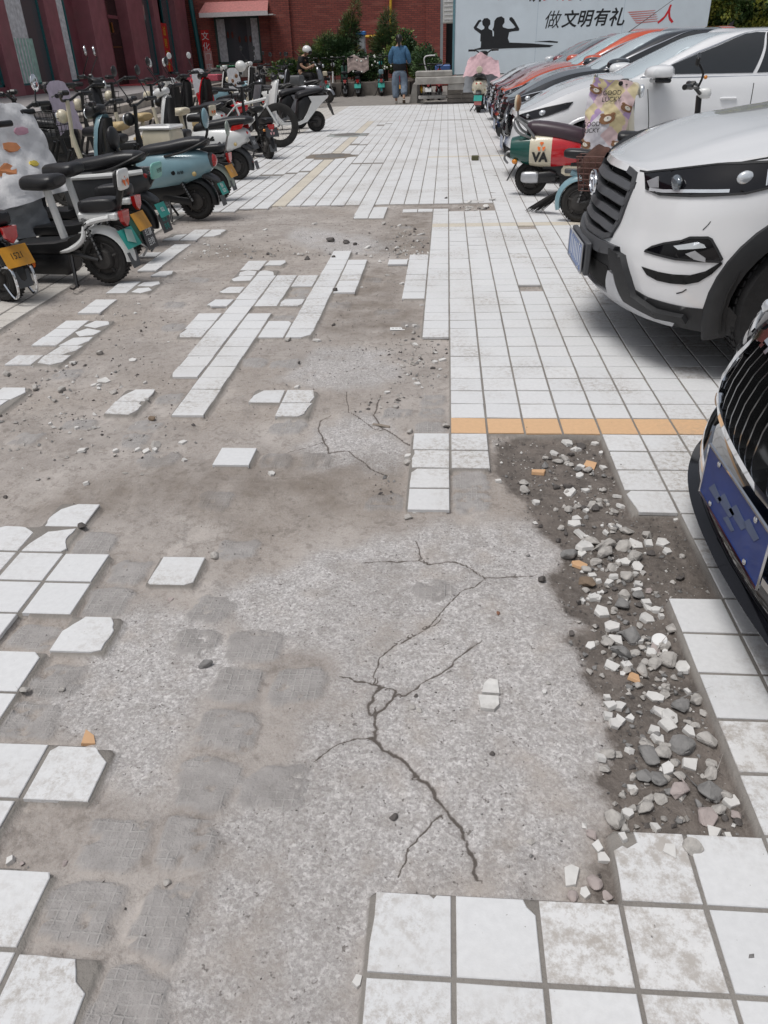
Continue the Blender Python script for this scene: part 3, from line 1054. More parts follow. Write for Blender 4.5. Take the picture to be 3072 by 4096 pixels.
shop_window(16.4, 19.3, .83, 3.9, [(17.3, 18.9, M_curt, 3.8)])
shop_window(20.02, 22.3, .83, 3.9, [(20.15, 21.5, M_curtg, 1.95), (20.13, 21.3, M_curt, 3.8)])
shop_window(23.12, 24.06, .83, 3.9, [(23.2, 23.95, M_curt, 3.8)])
shop_window(30.15, 31.85, .83, 3.9, [(30.3, 30.95, M_curtg, 2.4)])
shop_window(33.4, 34.34, .83, 3.9, [])
# double door with brass pulls
dr = sbox((FX - .22, 26.3, .62), (FX - .16, 28.45, 3.9), 'door', mat('dark_door', (.03, .018, .018), .25), bev=.004)
for yy in (27.1, 27.62):
    sbox((FX - .14, yy, 2.2), (FX - .11, yy + .1, 2.5), 'handle', mat('brass', (.65, .45, .12), .3, 1.0), dr)
sbox((FX - .16, 27.36, .62), (FX - .13, 27.42, 3.9), 'door_stile', M_maroon, dr)
sbox((FX - .16, 26.3, 2.62), (FX - .13, 28.45, 2.72), 'transom', M_maroon, dr)
sbox((FX - .16, 26.45, 1.75), (FX - .135, 27.3, 1.8), 'push_bar', mat('bronze_bar', (.35, .25, .12), .35, 1.0), dr)
sbox((FX - .16, 27.5, 1.75), (FX - .135, 28.3, 1.8), 'push_bar', mat('bronze_bar', (.35, .25, .12), .35, 1.0), dr)
# red banner with four yellow characters
bn = sbox((FX - .03, 32.52, .92), (FX - .005, 33.36, 2.62), 'banner', M_red, None)
bn.location = SO
tag(bn, 'narrow red vertical banner with yellow characters in the shop window', 'banner')
for i, ch in enumerate('诚聘英才'):
    text_mesh('character', ch, .36, M_yel, bn, ((-.002, 6.94, 1.72 - i * .42), (0, 1, 0), (0, 0, 1), (1, 0, 0)))
cp = mbox((-.3, -1.2, 0), (1.5, 1.2, .012)).build('carpet', mat('red_carpet', (.5, .07, .08), .95, bump=.3), None)
cp.location = (FX + .05, 27.6, .602)
tag(cp, 'faded red carpet lying before the shop door', 'carpet')
pk = mbox((-.7, -.35, 0), (.7, .35, .22), .02).build('step_block', mat('pink_block', (.62, .12, .17), .7, dirt=.3), None)
pk.location = (-9.35, 29.7, .6)
tag(pk, 'bright pink step block at the edge of the landing', 'step')
bag = MB().ball((0, 0, .06), (.12, .2, .07)).build('rag', M_white, None)
bag.location = (FX + .45, 24.9, .6)
tag(bag, 'crumpled white bag by the foot of a maroon pillar', 'bag')

# ---- red brick building at the back
BY = 36.6
bm_ = bpy.data.materials.new('red_brick'); bm_.use_nodes = True
n, l = bm_.node_tree.nodes, bm_.node_tree.links
tc = n.new('ShaderNodeTexCoord'); mp = n.new('ShaderNodeMapping'); mp.inputs['Rotation'].default_value = (math.radians(90), 0, 0)
l.new(tc.outputs['Object'], mp.inputs[0])
bt = n.new('ShaderNodeTexBrick'); bt.inputs['Scale'].default_value = 1; bt.inputs['Brick Width'].default_value = .25; bt.inputs['Row Height'].default_value = .075; bt.inputs['Mortar Size'].default_value = .009
bt.inputs['Color1'].default_value = (.34, .088, .066, 1); bt.inputs['Color2'].default_value = (.24, .062, .05, 1); bt.inputs['Mortar'].default_value = (.12, .055, .05, 1)
cmb = n.new('ShaderNodeSeparateXYZ'); cb2 = n.new('ShaderNodeCombineXYZ')
l.new(tc.outputs['Object'], cmb.inputs[0]); l.new(cmb.outputs[0], cb2.inputs[0]); l.new(cmb.outputs[2], cb2.inputs[1]); l.new(cb2.outputs[0], bt.inputs['Vector'])
nz = n.new('ShaderNodeTexNoise'); nz.inputs['Scale'].default_value = 1.0; nz.inputs['Detail'].default_value = 8
mp2 = n.new('ShaderNodeMapping'); mp2.inputs['Scale'].default_value = (.8, 1, 5); l.new(tc.outputs['Object'], mp2.inputs[0]); l.new(mp2.outputs[0], nz.inputs['Vector'])
rm = n.new('ShaderNodeMapRange'); rm.inputs[1].default_value = .55; rm.inputs[2].default_value = .75; rm.inputs[4].default_value = .6; l.new(nz.outputs['Fac'], rm.inputs[0])
mx = n.new('ShaderNodeMix'); mx.data_type = 'RGBA'; mx.inputs['B'].default_value = (.44, .18, .14, 1); l.new(rm.outputs[0], mx.inputs['Factor']); l.new(bt.outputs['Color'], mx.inputs['A'])
l.new(mx.outputs['Result'], n['Principled BSDF'].inputs['Base Color']); n['Principled BSDF'].inputs['Roughness'].default_value = .85
bp = n.new('ShaderNodeBump'); bp.inputs['Strength'].default_value = .6; bp.inputs['Distance'].default_value = .01; l.new(bt.outputs['Fac'], bp.inputs['Height']); bp.invert = True; l.new(bp.outputs[0], n['Principled BSDF'].inputs['Normal'])
brick = thing('brick_building', (-5, BY, 0), 0, 'red brick building closing the yard behind the shrubs', 'building')
BO = Vector((-5, BY, 0))


def bbox(lo, hi, name, m, parent=brick, bev=0.0):
    return mbox([a - b for a, b in zip(lo, BO)], [a - b for a, b in zip(hi, BO)], bev).build(name, m, parent, smooth=False)


pw = [at_y(*p, BY) for p in ((852, 68), (1052, 252))]
wx0, wx1, wz0, wz1 = pw[0][0], pw[1][0], pw[1][2] , pw[0][2]
rx = at_y(1757, 200, BY)[0]
bbox((-18, BY, 0), (wx0, BY + .3, 8), 'wall', bm_)
bbox((wx1, BY, 0), (rx, BY + .3, 8), 'wall', bm_)
bbox((wx0, BY, 0), (wx1, BY + .3, wz0), 'wall', bm_)
bbox((wx0, BY, wz1), (wx1, BY + .3, 8), 'wall', bm_)
bbox((wx0 - 2.5, BY + .32, 0), (rx + 4, BY + 6, 8), 'dark_interior', M_darkin)
for fx in (-7.9, -1.0):
    bbox((fx, BY - .12, 0), (fx + .9, BY, 8), 'pilaster', bm_)
wnd = bbox((wx0, BY + .12, wz0), (wx1, BY + .14, wz1), 'window', M_glass)
fw = .09
for lo, hi in (((wx0, wz0), (wx1, wz0 + fw)), ((wx0, wz1 - fw), (wx1, wz1)), ((wx0, wz0), (wx0 + fw, wz1)), ((wx1 - fw, wz0), (wx1, wz1))):
    bbox((lo[0], BY + .04, lo[1]), (hi[0], BY + .12, hi[1]), 'window_frame', mat('green_frame', (.05, .09, .08), .5), wnd)
W = wx1 - wx0
for a, b, m in ((.04, .22, M_curt), (.70, .78, mat('grey_curtain', (.14, .14, .15), .8)), (.80, .95, M_curt)):
    bbox((wx0 + W * a, BY + .10, wz0 + fw), (wx0 + W * b, BY + .118, wz1 - fw), 'curtain', m, wnd)
for a in (.27, .37, .52, .66, .76):
    mbl = MB().ball((wx0 + W * a - BO.x, BY + .10 - BO.y, wz0 + (.62 - .1 * (a > .5)) * (wz1 - wz0)), (.05, .006, .13), 10, 8)
    mbl.build('lantern_disc', mat('orange_lantern', (.16, .035, .022), .6), wnd)  # faint orange lantern discs in the window
# awning
aw = [at_y(*p, BY - .9) for p in ((795, 52), (1070, 42), (1070, 20))]
awn = thing('awning', (aw[0][0], BY - .9, aw[0][2]), 0, 'faded red awning with white valance over the brick wall window', 'awning')
L_ = aw[1][0] - aw[0][0]
MB().add([(0, 0, 0), (L_, 0, 0), (L_ - .1, .88, .42), (.1, .88, .42), (0, 0, -.03), (L_, 0, -.03), (L_ - .1, .88, .39), (.1, .88, .39)],
         [(0, 1, 2, 3), (7, 6, 5, 4), (0, 4, 5, 1), (1, 5, 6, 2), (2, 6, 7, 3), (3, 7, 4, 0)]).build('canopy', mat('red_canvas', (.43, .17, .16), .8, var=.2, dirt=.3), awn, smooth=False)
mbox((0, -.012, -.17), (L_, .008, -.002)).build('valance', mat('valance_white', (.7, .66, .66), .8), awn, smooth=False)
for xx in (.15, L_ - .25): mbox((xx, .1, -.16), (xx + .45, .75, -.12)).build('arm', M_white, awn, smooth=False)
# red notice on the wall's corner, and the teal drainpipe beside it
sg = [at_y(700 + x / 2.074, y / 2.074, BY - .5) for x, y in ((210, 250), (270, 420), (280, 560))]
sgn_ = thing('notice_board', (sg[0][0], BY - .5, 0), 0, 'tall thin notice, red above and white below, beside the teal pipe', 'sign')
mbox((0, 0, sg[1][2]), (.36, .04, sg[0][2])).build('red_panel', M_red, sgn_, smooth=False)
mbox((.02, 0, .6), (.38, .04, sg[1][2] - .003)).build('white_panel', mat('pink_panel', (.62, .30, .28), .6), sgn_, smooth=False)
for i, ch in enumerate('文化'):
    text_mesh('character', ch, .34, M_white, sgn_, ((.18, -.004, sg[0][2] - .25 - i * .4), (1, 0, 0), (0, 0, 1), (0, -1, 0)))
for i, ch in enumerate('门店'):
    text_mesh('character', ch, .3, M_white, sgn_, ((.2, -.004, sg[1][2] - .25 - i * .4), (1, 0, 0), (0, 0, 1), (0, -1, 0)))
pp = at_y(795, 200, BY - .2)
pipe = MB().tube([(0, 0, .55), (-.35, 0, 8)], .10, 10).build('drainpipe', M_teal, None)
pipe.location = (at_y(812, 290, BY - .25)[0], BY - .25, 0)
tag(pipe, 'teal drainpipe down the corner where the two buildings meet', 'pipe')
# yellow gas pipe and its meter box
g = [at_y(*p, BY - .12) for p in ((1461, 147), (1563, 142), (1563, -160))]
gp = MB().tube([tuple(g[0]), tuple(g[1] + np.array([-.12, 0, 0])), tuple(g[1] + np.array([-.03, 0, .03])), tuple(g[1] + np.array([0, 0, .12])), tuple(g[2])], .055, 8).build('gas_pipe', mat('gas_yellow', (.72, .43, .04), .45), None)
tag(gp, 'yellow gas pipe bent across the red brick wall', 'pipe')
eb = [at_y(1100 + x / 1.843, y / 1.843, 31.5) for x, y in ((605, 262), (662, 360), (625, 470))]
box = thing('meter_box', (eb[0][0], 31.5, 0), 0, 'pale grey meter cabinet with a blue roof among the shrubs', 'cabinet')
bw = eb[1][0] - eb[0][0]
mbox((0, 0, eb[1][2]), (bw, .4, eb[0][2]), .01).build('cabinet_body', mat('cabinet_grey', (.55, .58, .6), .5, dirt=.3), box)
mbox((-.04, -.05, eb[0][2] + .002), (bw + .04, .45, eb[0][2] + .14), .02).build('roof', mat('blue_roof', (.06, .22, .55), .5), box)
mbox((bw * .2, .05, .4), (bw * 1.12, .35, eb[1][2] - .003), .01).build('cabinet_stand', mat('cabinet_grey', (.55, .58, .6), .5), box)
mbox((bw * .1, -.012, eb[1][2] - .3), (bw * .9, .045, eb[1][2] - .06)).build('meter_window', M_black, box)

# ---- doorway slot and air conditioner between brick wall and hoarding
ac = [at_y(*p, 27.0) for p in ((1773, -40), (1815, 92))]
acu = thing('air_conditioner', (ac[0][0], 27.0, ac[1][2]), 0, 'white air conditioner case hung beside the blue hoarding', 'air conditioner')
aw_, ah_ = ac[1][0] - ac[0][0], ac[0][2] - ac[1][2]
mbox((0, 0, 0), (aw_, .35, ah_), .02).build('case', mat('ac_white', (.62, .62, .58), .5, dirt=.3), acu)
for k in range(6): mbox((.04, -.008, .1 + k * .12), (aw_ - .04, .004, .14 + k * .12)).build('louvre', M_white, acu, smooth=False)
post = mbox((-.05, -.05, 0), (.05, .05, 4.5)).build('door_post', mat('post_grey', (.35, .38, .4), .5), None)
post.location = (at_y(1766, 200, 30)[0], 30, 0)
tag(post, 'thin grey post at the edge of the dark passage', 'post')
clut = thing('barrow', (at_y(1765, 255, 26)[0], 26, 0), 0, 'cluttered handcart with red and blue load in the dark passage', 'cart')
mbox((-.5, -.3, .35), (.5, .3, .75), .03).build('cart_bed', mat('rust_red', (.3, .06, .04), .6), clut)
mbox((-.2, -.35, .78), (.3, .2, .95), .03).build('cart_load', mat('blue_tarp', (.08, .16, .4), .5), clut)
MB().tube(smooth_pts([(-.45, -.2, .7), (-.55, -.2, 1.05), (-.5, -.2, 1.2), (-.2, -.2, 1.22)]), .02).build('handle', M_white, clut)

# ---- blue-white hoarding with its slogan and silhouettes
HY = 23.0
hb_ = thing('hoarding', (3.7, HY, .72), 0, 'large pale blue hoarding with brush lettering and two black silhouettes of people', 'billboard')
HO = Vector((3.7, HY, .72))
M_hoard = mat('hoarding_blue', (.65, .73, .79), .42, var=.04, scale=2, dirt=.12)
mbox((.17 - HO.x, 0, 0), (7.26 - HO.x, .12, 3.4), .01).build('panel', M_hoard, hb_)
mbox((.11 - HO.x, -.015, -.01), (.17 - HO.x, .13, 3.42)).build('panel_edge', mat('edge_teal', (.12, .24, .28), .5), hb_, smooth=False)
for xx in (2.5, 4.9): mbox((xx - HO.x, -.0015, 0), (xx + .008 - HO.x, .001, 3.4)).build('panel_joint', mat('joint_blue', (.36, .46, .55), .5), hb_, smooth=False)
M_ink = mat('ink_black', (.012, .013, .016), .5)
M_inkr = mat('ink_red', (.62, .02, .03), .5)
FR = lambda p: ((p[0] - HO.x, -.003, p[2] - HO.z), (1, 0, 0), (0, 0, 1), (0, -1, 0))
k4 = 1272 / 1659
for ch, px, py, m, s_ in [('做', 530, 110, M_ink, .46), ('文', 622, 106, M_ink, .43), ('明', 700, 103, M_ink, .43), ('有', 785, 97, M_ink, .43), ('礼', 868, 96, M_ink, .46), ('人', 1128, 82, M_inkr, .46),
                          ('乡', 285, -38, M_inkr, .42), ('讲', 448, -32, M_ink, .46), ('文', 530, -38, M_inkr, .46), ('明', 605, -38, M_inkr, .46), ('树', 712, -40, M_ink, .46), ('新', 805, -42, M_inkr, .46), ('风', 890, -44, M_ink, .46)]:
    text_mesh('character', ch, s_, m, hb_, FR(at_y(1800 + px * k4, py * k4, HY)), shear=.22, bold=.0 if ch == '做' else .008)
for i in range(6):     # worn red strokes
    a, b = at_y(1800 + (925 + i * 8) * k4, (62 + i * 11) * k4, HY), at_y(1800 + (1075 + i * 3) * k4, (52 + i * 11) * k4, HY)
    MB().prism([(0, 0), (b[0] - a[0], b[2] - a[2]), (b[0] - a[0] - .05, b[2] - a[2] - .022), (.06, -.03)], .002, ((a[0] - HO.x, -.001, a[2] - HO.z), (1, 0, 0), (0, 0, 1), (0, -1, 0))).build('red_stroke', mat('faded_red_ink', (.55, .22, .22), .5), hb_, smooth=False)


def figure(px0, py0, sc, flip, salute2):
    """black cut-out of a saluting bust; pixel units of the photograph, hung flat on the panel"""
    P = [(-32, 60), (-30, 22), (-62, -2), (-66, -12), (-42, -48), (-30, -52), (-24, -44), (-34, -38), (-50, -12), (-26, 2), (-12, -4), (-10, -14), (-20, -26), (-22, -44), (-12, -58), (6, -60), (20, -48), (20, -28), (10, -14), (12, -4), (30, 4), (34, 60)]
    if salute2: P = [(-34, 66), (-32, 18), (-40, 6), (-34, -6), (-30, -38), (-22, -50), (-16, -56), (6, -62), (22, -50), (22, -30), (12, -16), (14, -6), (40, 2), (66, 0), (78, -6), (66, -22), (46, -44), (48, -56), (60, -58), (72, -44), (98, 2), (96, 12), (60, 16), (46, 20), (36, 66)]
    w = [at_y(px0 + p[0] * sc, py0 + p[1] * sc, HY) for p in P]
    o = w[0]
    MB().prism([(q_[0] - o[0], q_[2] - o[2]) for q_ in w], .0012, ((o[0] - HO.x, -.0015, o[2] - HO.z), (1, 0, 0), (0, 0, 1), (0, -1, 0))).build('silhouette', M_ink, hb_, smooth=False)


figure(1800 + 190 * k4, 155 * k4, .78, False, False)
figure(1800 + 262 * k4, 148 * k4, .78, False, True)
hp = [at_y(1800 + x * k4, y * k4, HY) for x, y in ((105, 262), (160, 248), (165, 185), (235, 190), (300, 195), (310, 222), (420, 226), (540, 236), (520, 246), (300, 252))]
MB().prism([(q_[0] - hp[0][0], q_[2] - hp[0][2]) for q_ in hp], .0012, ((hp[0][0] - HO.x, -.004, hp[0][2] - HO.z), (1, 0, 0), (0, 0, 1), (0, -1, 0))).build('silhouette', M_ink, hb_, smooth=False)
hp = [at_y(1800 + x * k4, y * k4, HY) for x, y in ((440, 216), (520, 212), (565, 217), (560, 224), (500, 220))]
MB().prism([(q_[0] - hp[0][0], q_[2] - hp[0][2]) for q_ in hp], .0012, ((hp[0][0] - HO.x, -.002, hp[0][2] - HO.z), (1, 0, 0), (0, 0, 1), (0, -1, 0))).build('silhouette', M_ink, hb_, smooth=False)
for xx in (.6, 3.7, 6.9): mbox((xx - .05 - HO.x, .13, -.72), (xx + .05 - HO.x, .23, 3.3)).build('post', M_conc2, hb_, smooth=False)

# ---- concrete ledge before the hoarding
led = thing('concrete_ledge', (.6, 22.4, 0), 0, 'grey concrete ledge on block supports beneath the hoarding', 'ledge')
LO = (.6, 22.4, 0)
lb = lambda lo, hi, nm, m, bev=.015: mbox([a - b for a, b in zip(lo, LO)], [a - b for a, b in zip(hi, LO)], bev).build(nm, m, led)
lb((-.95, 22.15, .52), (7.3, 23.0, .70), 'slab', M_conc)
lb((-.95, 22.5, .703), (.12, 23.6, .84), 'upper_slab', M_conc)
lb((.0, 22.2, .36), (.45, 22.7, .517), 'corbel', M_conc)
for i in range(4):
    for j in range(3): lb((-.02 + j * .42, 22.45, .02 + i * .115), (.39 + j * .42, 22.85, .128 + i * .115), 'block', M_conc2, .008)
lb((1.3, 22.5, 0), (7.3, 22.9, .517), 'back_wall', M_conc2)
lb((-.87, 22.62, .13), (-.03, 22.75, .22), 'white_bar', mat('white_timber', (.6, .58, .55), .8, dirt=.6), .02)
pl2 = thing('planter_wall', (-1.2, 23, 0), 0, 'pale concrete end wall of the planter beside the ledge', 'wall')
MB().add([(.03, .2, 0), (.27, .2, 0), (.27, .2, .5), (.14, .2, .5), (.03, 6, 0), (.27, 6, 0), (.27, 6, .5), (.14, 6, .5)], [(0, 1, 2, 3), (7, 6, 5, 4), (3, 2, 6, 7), (0, 3, 7, 4), (1, 5, 6, 2)]).build('wall_face', M_conc, pl2, smooth=False)
pl = thing('planter', (-5, 28.9, 0), 0, 'long low concrete planter full of dark shrubs below the brick wall', 'planter')
mbox((-4.6, 0, -.006), (3.6, .18, .44), .01).build('front_wall', M_conc2, pl)
mbox((-4.6, .18, -.006), (3.6, 7.4, .36)).build('soil', mat('soil', (.05, .04, .03), .95, bump=.5), pl)
bench = mbox((-1.3, 0, .6), (1.8, .4, .98), .015).build('low_wall', M_conc, None)
bench.location = (-9.0, 34.4, 0)
tag(bench, 'low grey wall at the foot of the brick building', 'wall')
gb = mbox((-.4, 0, .99), (.45, .4, 1.08), .03).build('plant_trough', mat('green_plastic', (.02, .22, .10), .5), None)
gb.location = (-9.6, 34.3, 0)
tag(gb, 'green plastic trough on the low grey wall', 'trough')

# ---- manholes
for i, (x, y, r) in enumerate(MANHOLES):
    mh = thing('manhole', (x, y, -.004), .3, ['round rusty manhole patch in the pale tiles, nearer one', 'round grey manhole cover in the pale tiles, farther one'][i], 'manhole', 'manholes in the yard')
    c_ = mat('manhole_rust', (.20, .17, .14), .8, bump=.6, dirt=.6) if i == 0 else mat('manhole_grey', (.30, .32, .31), .7, bump=.4, dirt=.5)
    mb = MB()
    rr = random.Random(i)
    ring = [(math.cos(a * math.tau / 40) * r * rr.uniform(.95, 1.12 if i == 0 else 1.0), math.sin(a * math.tau / 40) * r * rr.uniform(.95, 1.12 if i == 0 else 1.0)) for a in range(40)]
    mb.add([(a, b, 0) for a, b in ring] + [(a * .96, b * .96, .008) for a, b in ring] + [(0, 0, .009)], [(k, (k + 1) % 40, 40 + (k + 1) % 40, 40 + k) for k in range(40)] + [(40 + k, 40 + (k + 1) % 40, 80) for k in range(40)])
    mb.build('collar', c_, mh, ang=60)
    MB().lathe([(0, .014), (r * .62, .014), (r * .64, .009)], axis='z', seg=36).build('lid', mat('iron_lid', (.17, .16, .15), .6, bump=.5), mh)

# ---- foliage
M_leafs = [mat('leaf_dark', (.035, .075, .026), .55, var=.4, scale=4), mat('leaf_mid', (.07, .13, .038), .5, var=.4, scale=4), mat('leaf_light', (.16, .21, .05), .5, var=.35, scale=4), mat('leaf_olive', (.12, .115, .03), .5, var=.35, scale=4)]
M_bark = mat('bark', (.09, .065, .045), .9, bump=.6)


def shrub(name, loc, blobs, n, size, mats, label, cat, needle=False, seed=0, trunk_h=.6, group=None):
    rr = random.Random(seed)
    t = thing(name, loc, 0, label, cat, group)
    if name == 'shrub': t.scale = (1.3, 1.2, 1.25)
    vs_, fs_, mi = [], [], []
    tot_ = sum(b[3] * b[4] * b[5] for b in blobs)
    for b in blobs:
        for _ in range(int(n * b[3] * b[4] * b[5] / tot_)):
            d = Vector((rr.gauss(0, 1), rr.gauss(0, 1), rr.gauss(0, 1))).normalized()
            rad = rr.random() ** .38
            lump = .78 + .35 * mnoise.noise(Vector((d.x * 2.3 + b[0] * 3, d.y * 2.3 + seed, d.z * 2.3)))
            p = Vector((b[0] + d.x * b[3] * rad * lump, b[1] + d.y * b[4] * rad * lump, b[2] + d.z * b[5] * rad * lump))
            if p.z < .02: continue
            out = (d + Vector((rr.uniform(-.8, .8), rr.uniform(-.8, .8), rr.uniform(-.4, 1.0)))).normalized()
            side = out.orthogonal().normalized()
            side = (Matrix.Rotation(rr.uniform(0, math.tau), 3, out) @ side)
            s_ = size * rr.uniform(.6, 1.4)
            wdt = .10 if needle else .38
            lng = 1.9 if needle else 1.0
            bs = len(vs_)
            mid = p + out * s_ * lng * .5
            nrm = out.cross(side)
            vs_ += [p, mid + side * s_ * wdt + nrm * s_ * .1, p + out * s_ * lng, mid - side * s_ * wdt + nrm * s_ * .1]
            fs_.append((bs, bs + 1, bs + 2, bs + 3))
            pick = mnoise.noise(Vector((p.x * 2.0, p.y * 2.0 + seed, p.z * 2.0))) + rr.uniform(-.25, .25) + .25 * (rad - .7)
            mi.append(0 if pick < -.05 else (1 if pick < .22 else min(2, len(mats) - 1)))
    me_ = bpy.data.meshes.new('crown'); me_.from_pydata([tuple(v) for v in vs_], [], fs_)
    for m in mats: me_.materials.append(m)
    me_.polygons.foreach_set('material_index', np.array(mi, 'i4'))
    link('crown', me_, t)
    mb = MB()
    for k in range(3 + (trunk_h > 1) * 3):
        a = rr.uniform(0, math.tau)
        b = blobs[k % len(blobs)]
        mb.tube([(rr.uniform(-.05, .05), rr.uniform(-.05, .05), 0), (b[0] * .4 + .05 * math.cos(a), b[1] * .4 + .05 * math.sin(a), trunk_h * .5), (b[0] + .2 * math.cos(a), b[1] + .2 * math.sin(a), max(trunk_h, b[2]))], [.05 * trunk_h ** .5, .035, .012], 6)
    mb.build('trunk', M_bark, t)
    return t


DK, MD, LT, OL = M_leafs
shrub('shrub', (-4.0, 30.2, .36), [(.0, 0, .75, .55, .5, .6), (.25, .1, 1.35, .32, .3, .55), (.42, .1, 1.85, .16, .16, .4)], 9000, .075, [DK, MD, OL], 'tallest feathery shrub, leaning beside the meter cabinet', 'shrub', True, 1, 1.5)
shrub('shrub', (-4.9, 30.1, .36), [(0, 0, .6, .7, .5, .55), (.3, 0, 1.0, .4, .4, .4), (-.6, 0, .35, .5, .4, .35)], 8000, .07, [DK, MD, LT], 'broad green shrub behind the rider in the white helmet', 'shrub', True, 2, .9)
shrub('shrub', (-3.1, 29.6, .36), [(0, 0, .4, .65, .45, .45), (-.5, .1, .5, .4, .4, .4)], 6000, .06, [DK, DK, MD], 'low dark shrub in front of the meter cabinet', 'shrub', False, 3, .5)
shrub('shrub', (-1.75, 29.8, .36), [(0, 0, .65, .6, .5, .6), (.1, 0, 1.05, .35, .3, .4), (.6, -.2, .4, .6, .4, .4)], 9000, .06, [DK, MD, LT], 'leafy shrub just right of the walking person', 'shrub', False, 4, .9)
shrub('shrub', (-2.4, 30.6, .36), [(0, 0, .9, .5, .5, .7), (.1, 0, 1.5, .3, .3, .45)], 6000, .07, [DK, MD, OL], 'brownish green shrub behind the walking person', 'shrub', True, 5, 1.0)
shrub('shrub', (-6.1, 30.0, .36), [(0, 0, .35, .7, .45, .4)], 4000, .06, [DK, MD, LT], 'small low shrub at the left end of the planter', 'shrub', False, 6, .4)
shrub('shrub', (-.75, 27.2, .3), [(0, 0, .5, .5, .9, .4), (-.1, 1.2, .6, .5, .7, .5)], 5000, .055, [DK, DK, MD], 'dark low shrub behind the concrete ledge', 'shrub', False, 7, .5)
fl = MB()
rr = random.Random(11)
for _ in range(16): fl.ball((rr.uniform(-.9, .9), rr.uniform(-.1, .1), rr.uniform(0, .55)), .035, 6, 4)
flo = fl.build('blossoms', mat('white_petal', (.75, .76, .7), .6), None, kind='stuff')
flo.location = (-2.6, 29.05, .75)
flo['label'] = 'small white blossoms scattered over the planter shrubs'
tb = shrub('tree', (8.9, 26.5, 0), [(0, 0, 2.6, 1.5, 1.3, 1.1), (1.8, .2, 2.9, 1.5, 1.3, 1.2), (-.6, .3, 2.0, .8, .8, .8), (.6, 0, 1.5, 1.3, 1.0, .8)], 26000, .11, [MD, LT, mat('leaf_yellow', (.27, .28, .05), .5, var=.35, scale=4)], 'yellow green leafy tree at the end of the hoarding', 'tree', False, 8, 2.4)
tb2 = shrub('tree', (11.6, 29.5, 0), [(0, 0, 2.6, 2.6, 1.6, 1.6), (-2.2, 0, 3.4, 1.6, 1.3, 1.3), (2.5, 0, 2.5, 2.2, 1.4, 1.5)], 16000, .14, [DK, DK, MD], 'dark dense tree behind the yellow green one', 'tree', False, 9, 2.4)
dw = mbox((-3, 0, 0), (9, .4, 5)).build('boundary_wall', mat('dark_wall', (.03, .032, .03), .9), None)
dw.location = (9.5, 31.8, 0)
tag(dw, 'dark boundary wall behind the trees', 'wall')
# ------------------------------------------------------------------ cars
M_tyre = mat('tyre_rubber', (.016, .016, .017), .75, var=.3, bump=.3, bscale=90)
M_rim = mat('alloy', (.50, .51, .53), .3, .9)
M_chrome = mat('chrome', (.75, .77, .80), .08, 1.0, var=.03)
M_glassc = mat('car_glass', (.012, .015, .017), .03, spec=.9, coat=.6, var=.02)
M_screen = mat('windscreen', (.035, .05, .055), .02, spec=1.0, coat=1.0, var=.02)
M_clad = mat('black_cladding', (.020, .021, .023), .55, var=.15, bump=.12, bscale=300)
M_clad2 = mat('grey_cladding', (.075, .078, .085), .5, var=.1, bump=.1, bscale=300)
M_gloss = mat('gloss_black', (.006, .006, .008), .06, coat=.25, spec=.4, var=.05)
M_under = mat('underside', (.008, .008, .008), .9)
M_silver = mat('silver_paint', (.50, .51, .53), .35, .6)
M_lens = mat('lamp_lens', (.72, .76, .80), .08, .4, coat=1.0)
M_amber = mat('amber_lens', (.75, .26, .02), .15, coat=.8)
M_redlens = mat('red_lens', (.45, .012, .012), .12, coat=.9)
M_seam = mat('shut_line', (.012, .012, .012), .7)
M_bluep = mat('plate_blue', (.008, .034, .19), .4, coat=.15)
M_bluep2 = mat('plate_blue_faded', (.16, .24, .46), .4, dirt=.3)


def clip_poly(poly, x0, x1, y0, y1):
    for ax, val, sgn in ((0, x0, 1), (0, x1, -1), (1, y0, 1), (1, y1, -1)):
        out = []
        n = len(poly)
        for i in range(n):
            a, b = poly[i], poly[(i + 1) % n]
            da, db = (a[ax] - val) * sgn, (b[ax] - val) * sgn
            if da >= 0: out.append(a)
            if (da > 0 and db < 0) or (da < 0 and db > 0):
                t = da / (da - db)
                out.append((a[0] + (b[0] - a[0]) * t, a[1] + (b[1] - a[1]) * t))
        poly = out
        if not poly: break
    return poly


def patch(mb, surf, poly, off, du=.04, dv=.04, thick=.012):
    """a panel of outline poly (surface coordinates) lying off above the surface, with its edge turned down"""
    us, vs_ = [p[0] for p in poly], [p[1] for p in poly]
    nu, nv = max(1, math.ceil((max(us) - min(us)) / du)), max(1, math.ceil((max(vs_) - min(vs_)) / dv))
    u0, v0 = min(us), min(vs_)
    su, sv = (max(us) - u0) / nu, (max(vs_) - v0) / nv
    for i in range(nu):
        for j in range(nv):
            c = clip_poly(list(poly), u0 + i * su, u0 + (i + 1) * su, v0 + j * sv, v0 + (j + 1) * sv)
            if len(c) < 3: continue
            q_ = []
            for p in c:
                if not q_ or (abs(p[0] - q_[-1][0]) + abs(p[1] - q_[-1][1])) > 1e-6: q_.append(p)
            if len(q_) > 2 and abs(q_[0][0] - q_[-1][0]) + abs(q_[0][1] - q_[-1][1]) < 1e-6: q_.pop()
            if len(q_) < 3: continue
            mb.add([surf(p[0], p[1], off) for p in q_], [tuple(range(len(q_)))])
    n = len(poly)
    for i in range(n):
        a, b = poly[i], poly[(i + 1) % n]
        k = max(1, int(max(abs(b[0] - a[0]) / du, abs(b[1] - a[1]) / dv)))
        for j in range(k):
            p = (a[0] + (b[0] - a[0]) * j / k, a[1] + (b[1] - a[1]) * j / k)
            q_ = (a[0] + (b[0] - a[0]) * (j + 1) / k, a[1] + (b[1] - a[1]) * (j + 1) / k)
            mb.add([surf(*p, off), surf(*q_, off), surf(*q_, off - thick), surf(*p, off - thick)], [(0, 1, 2, 3)])
    return mb


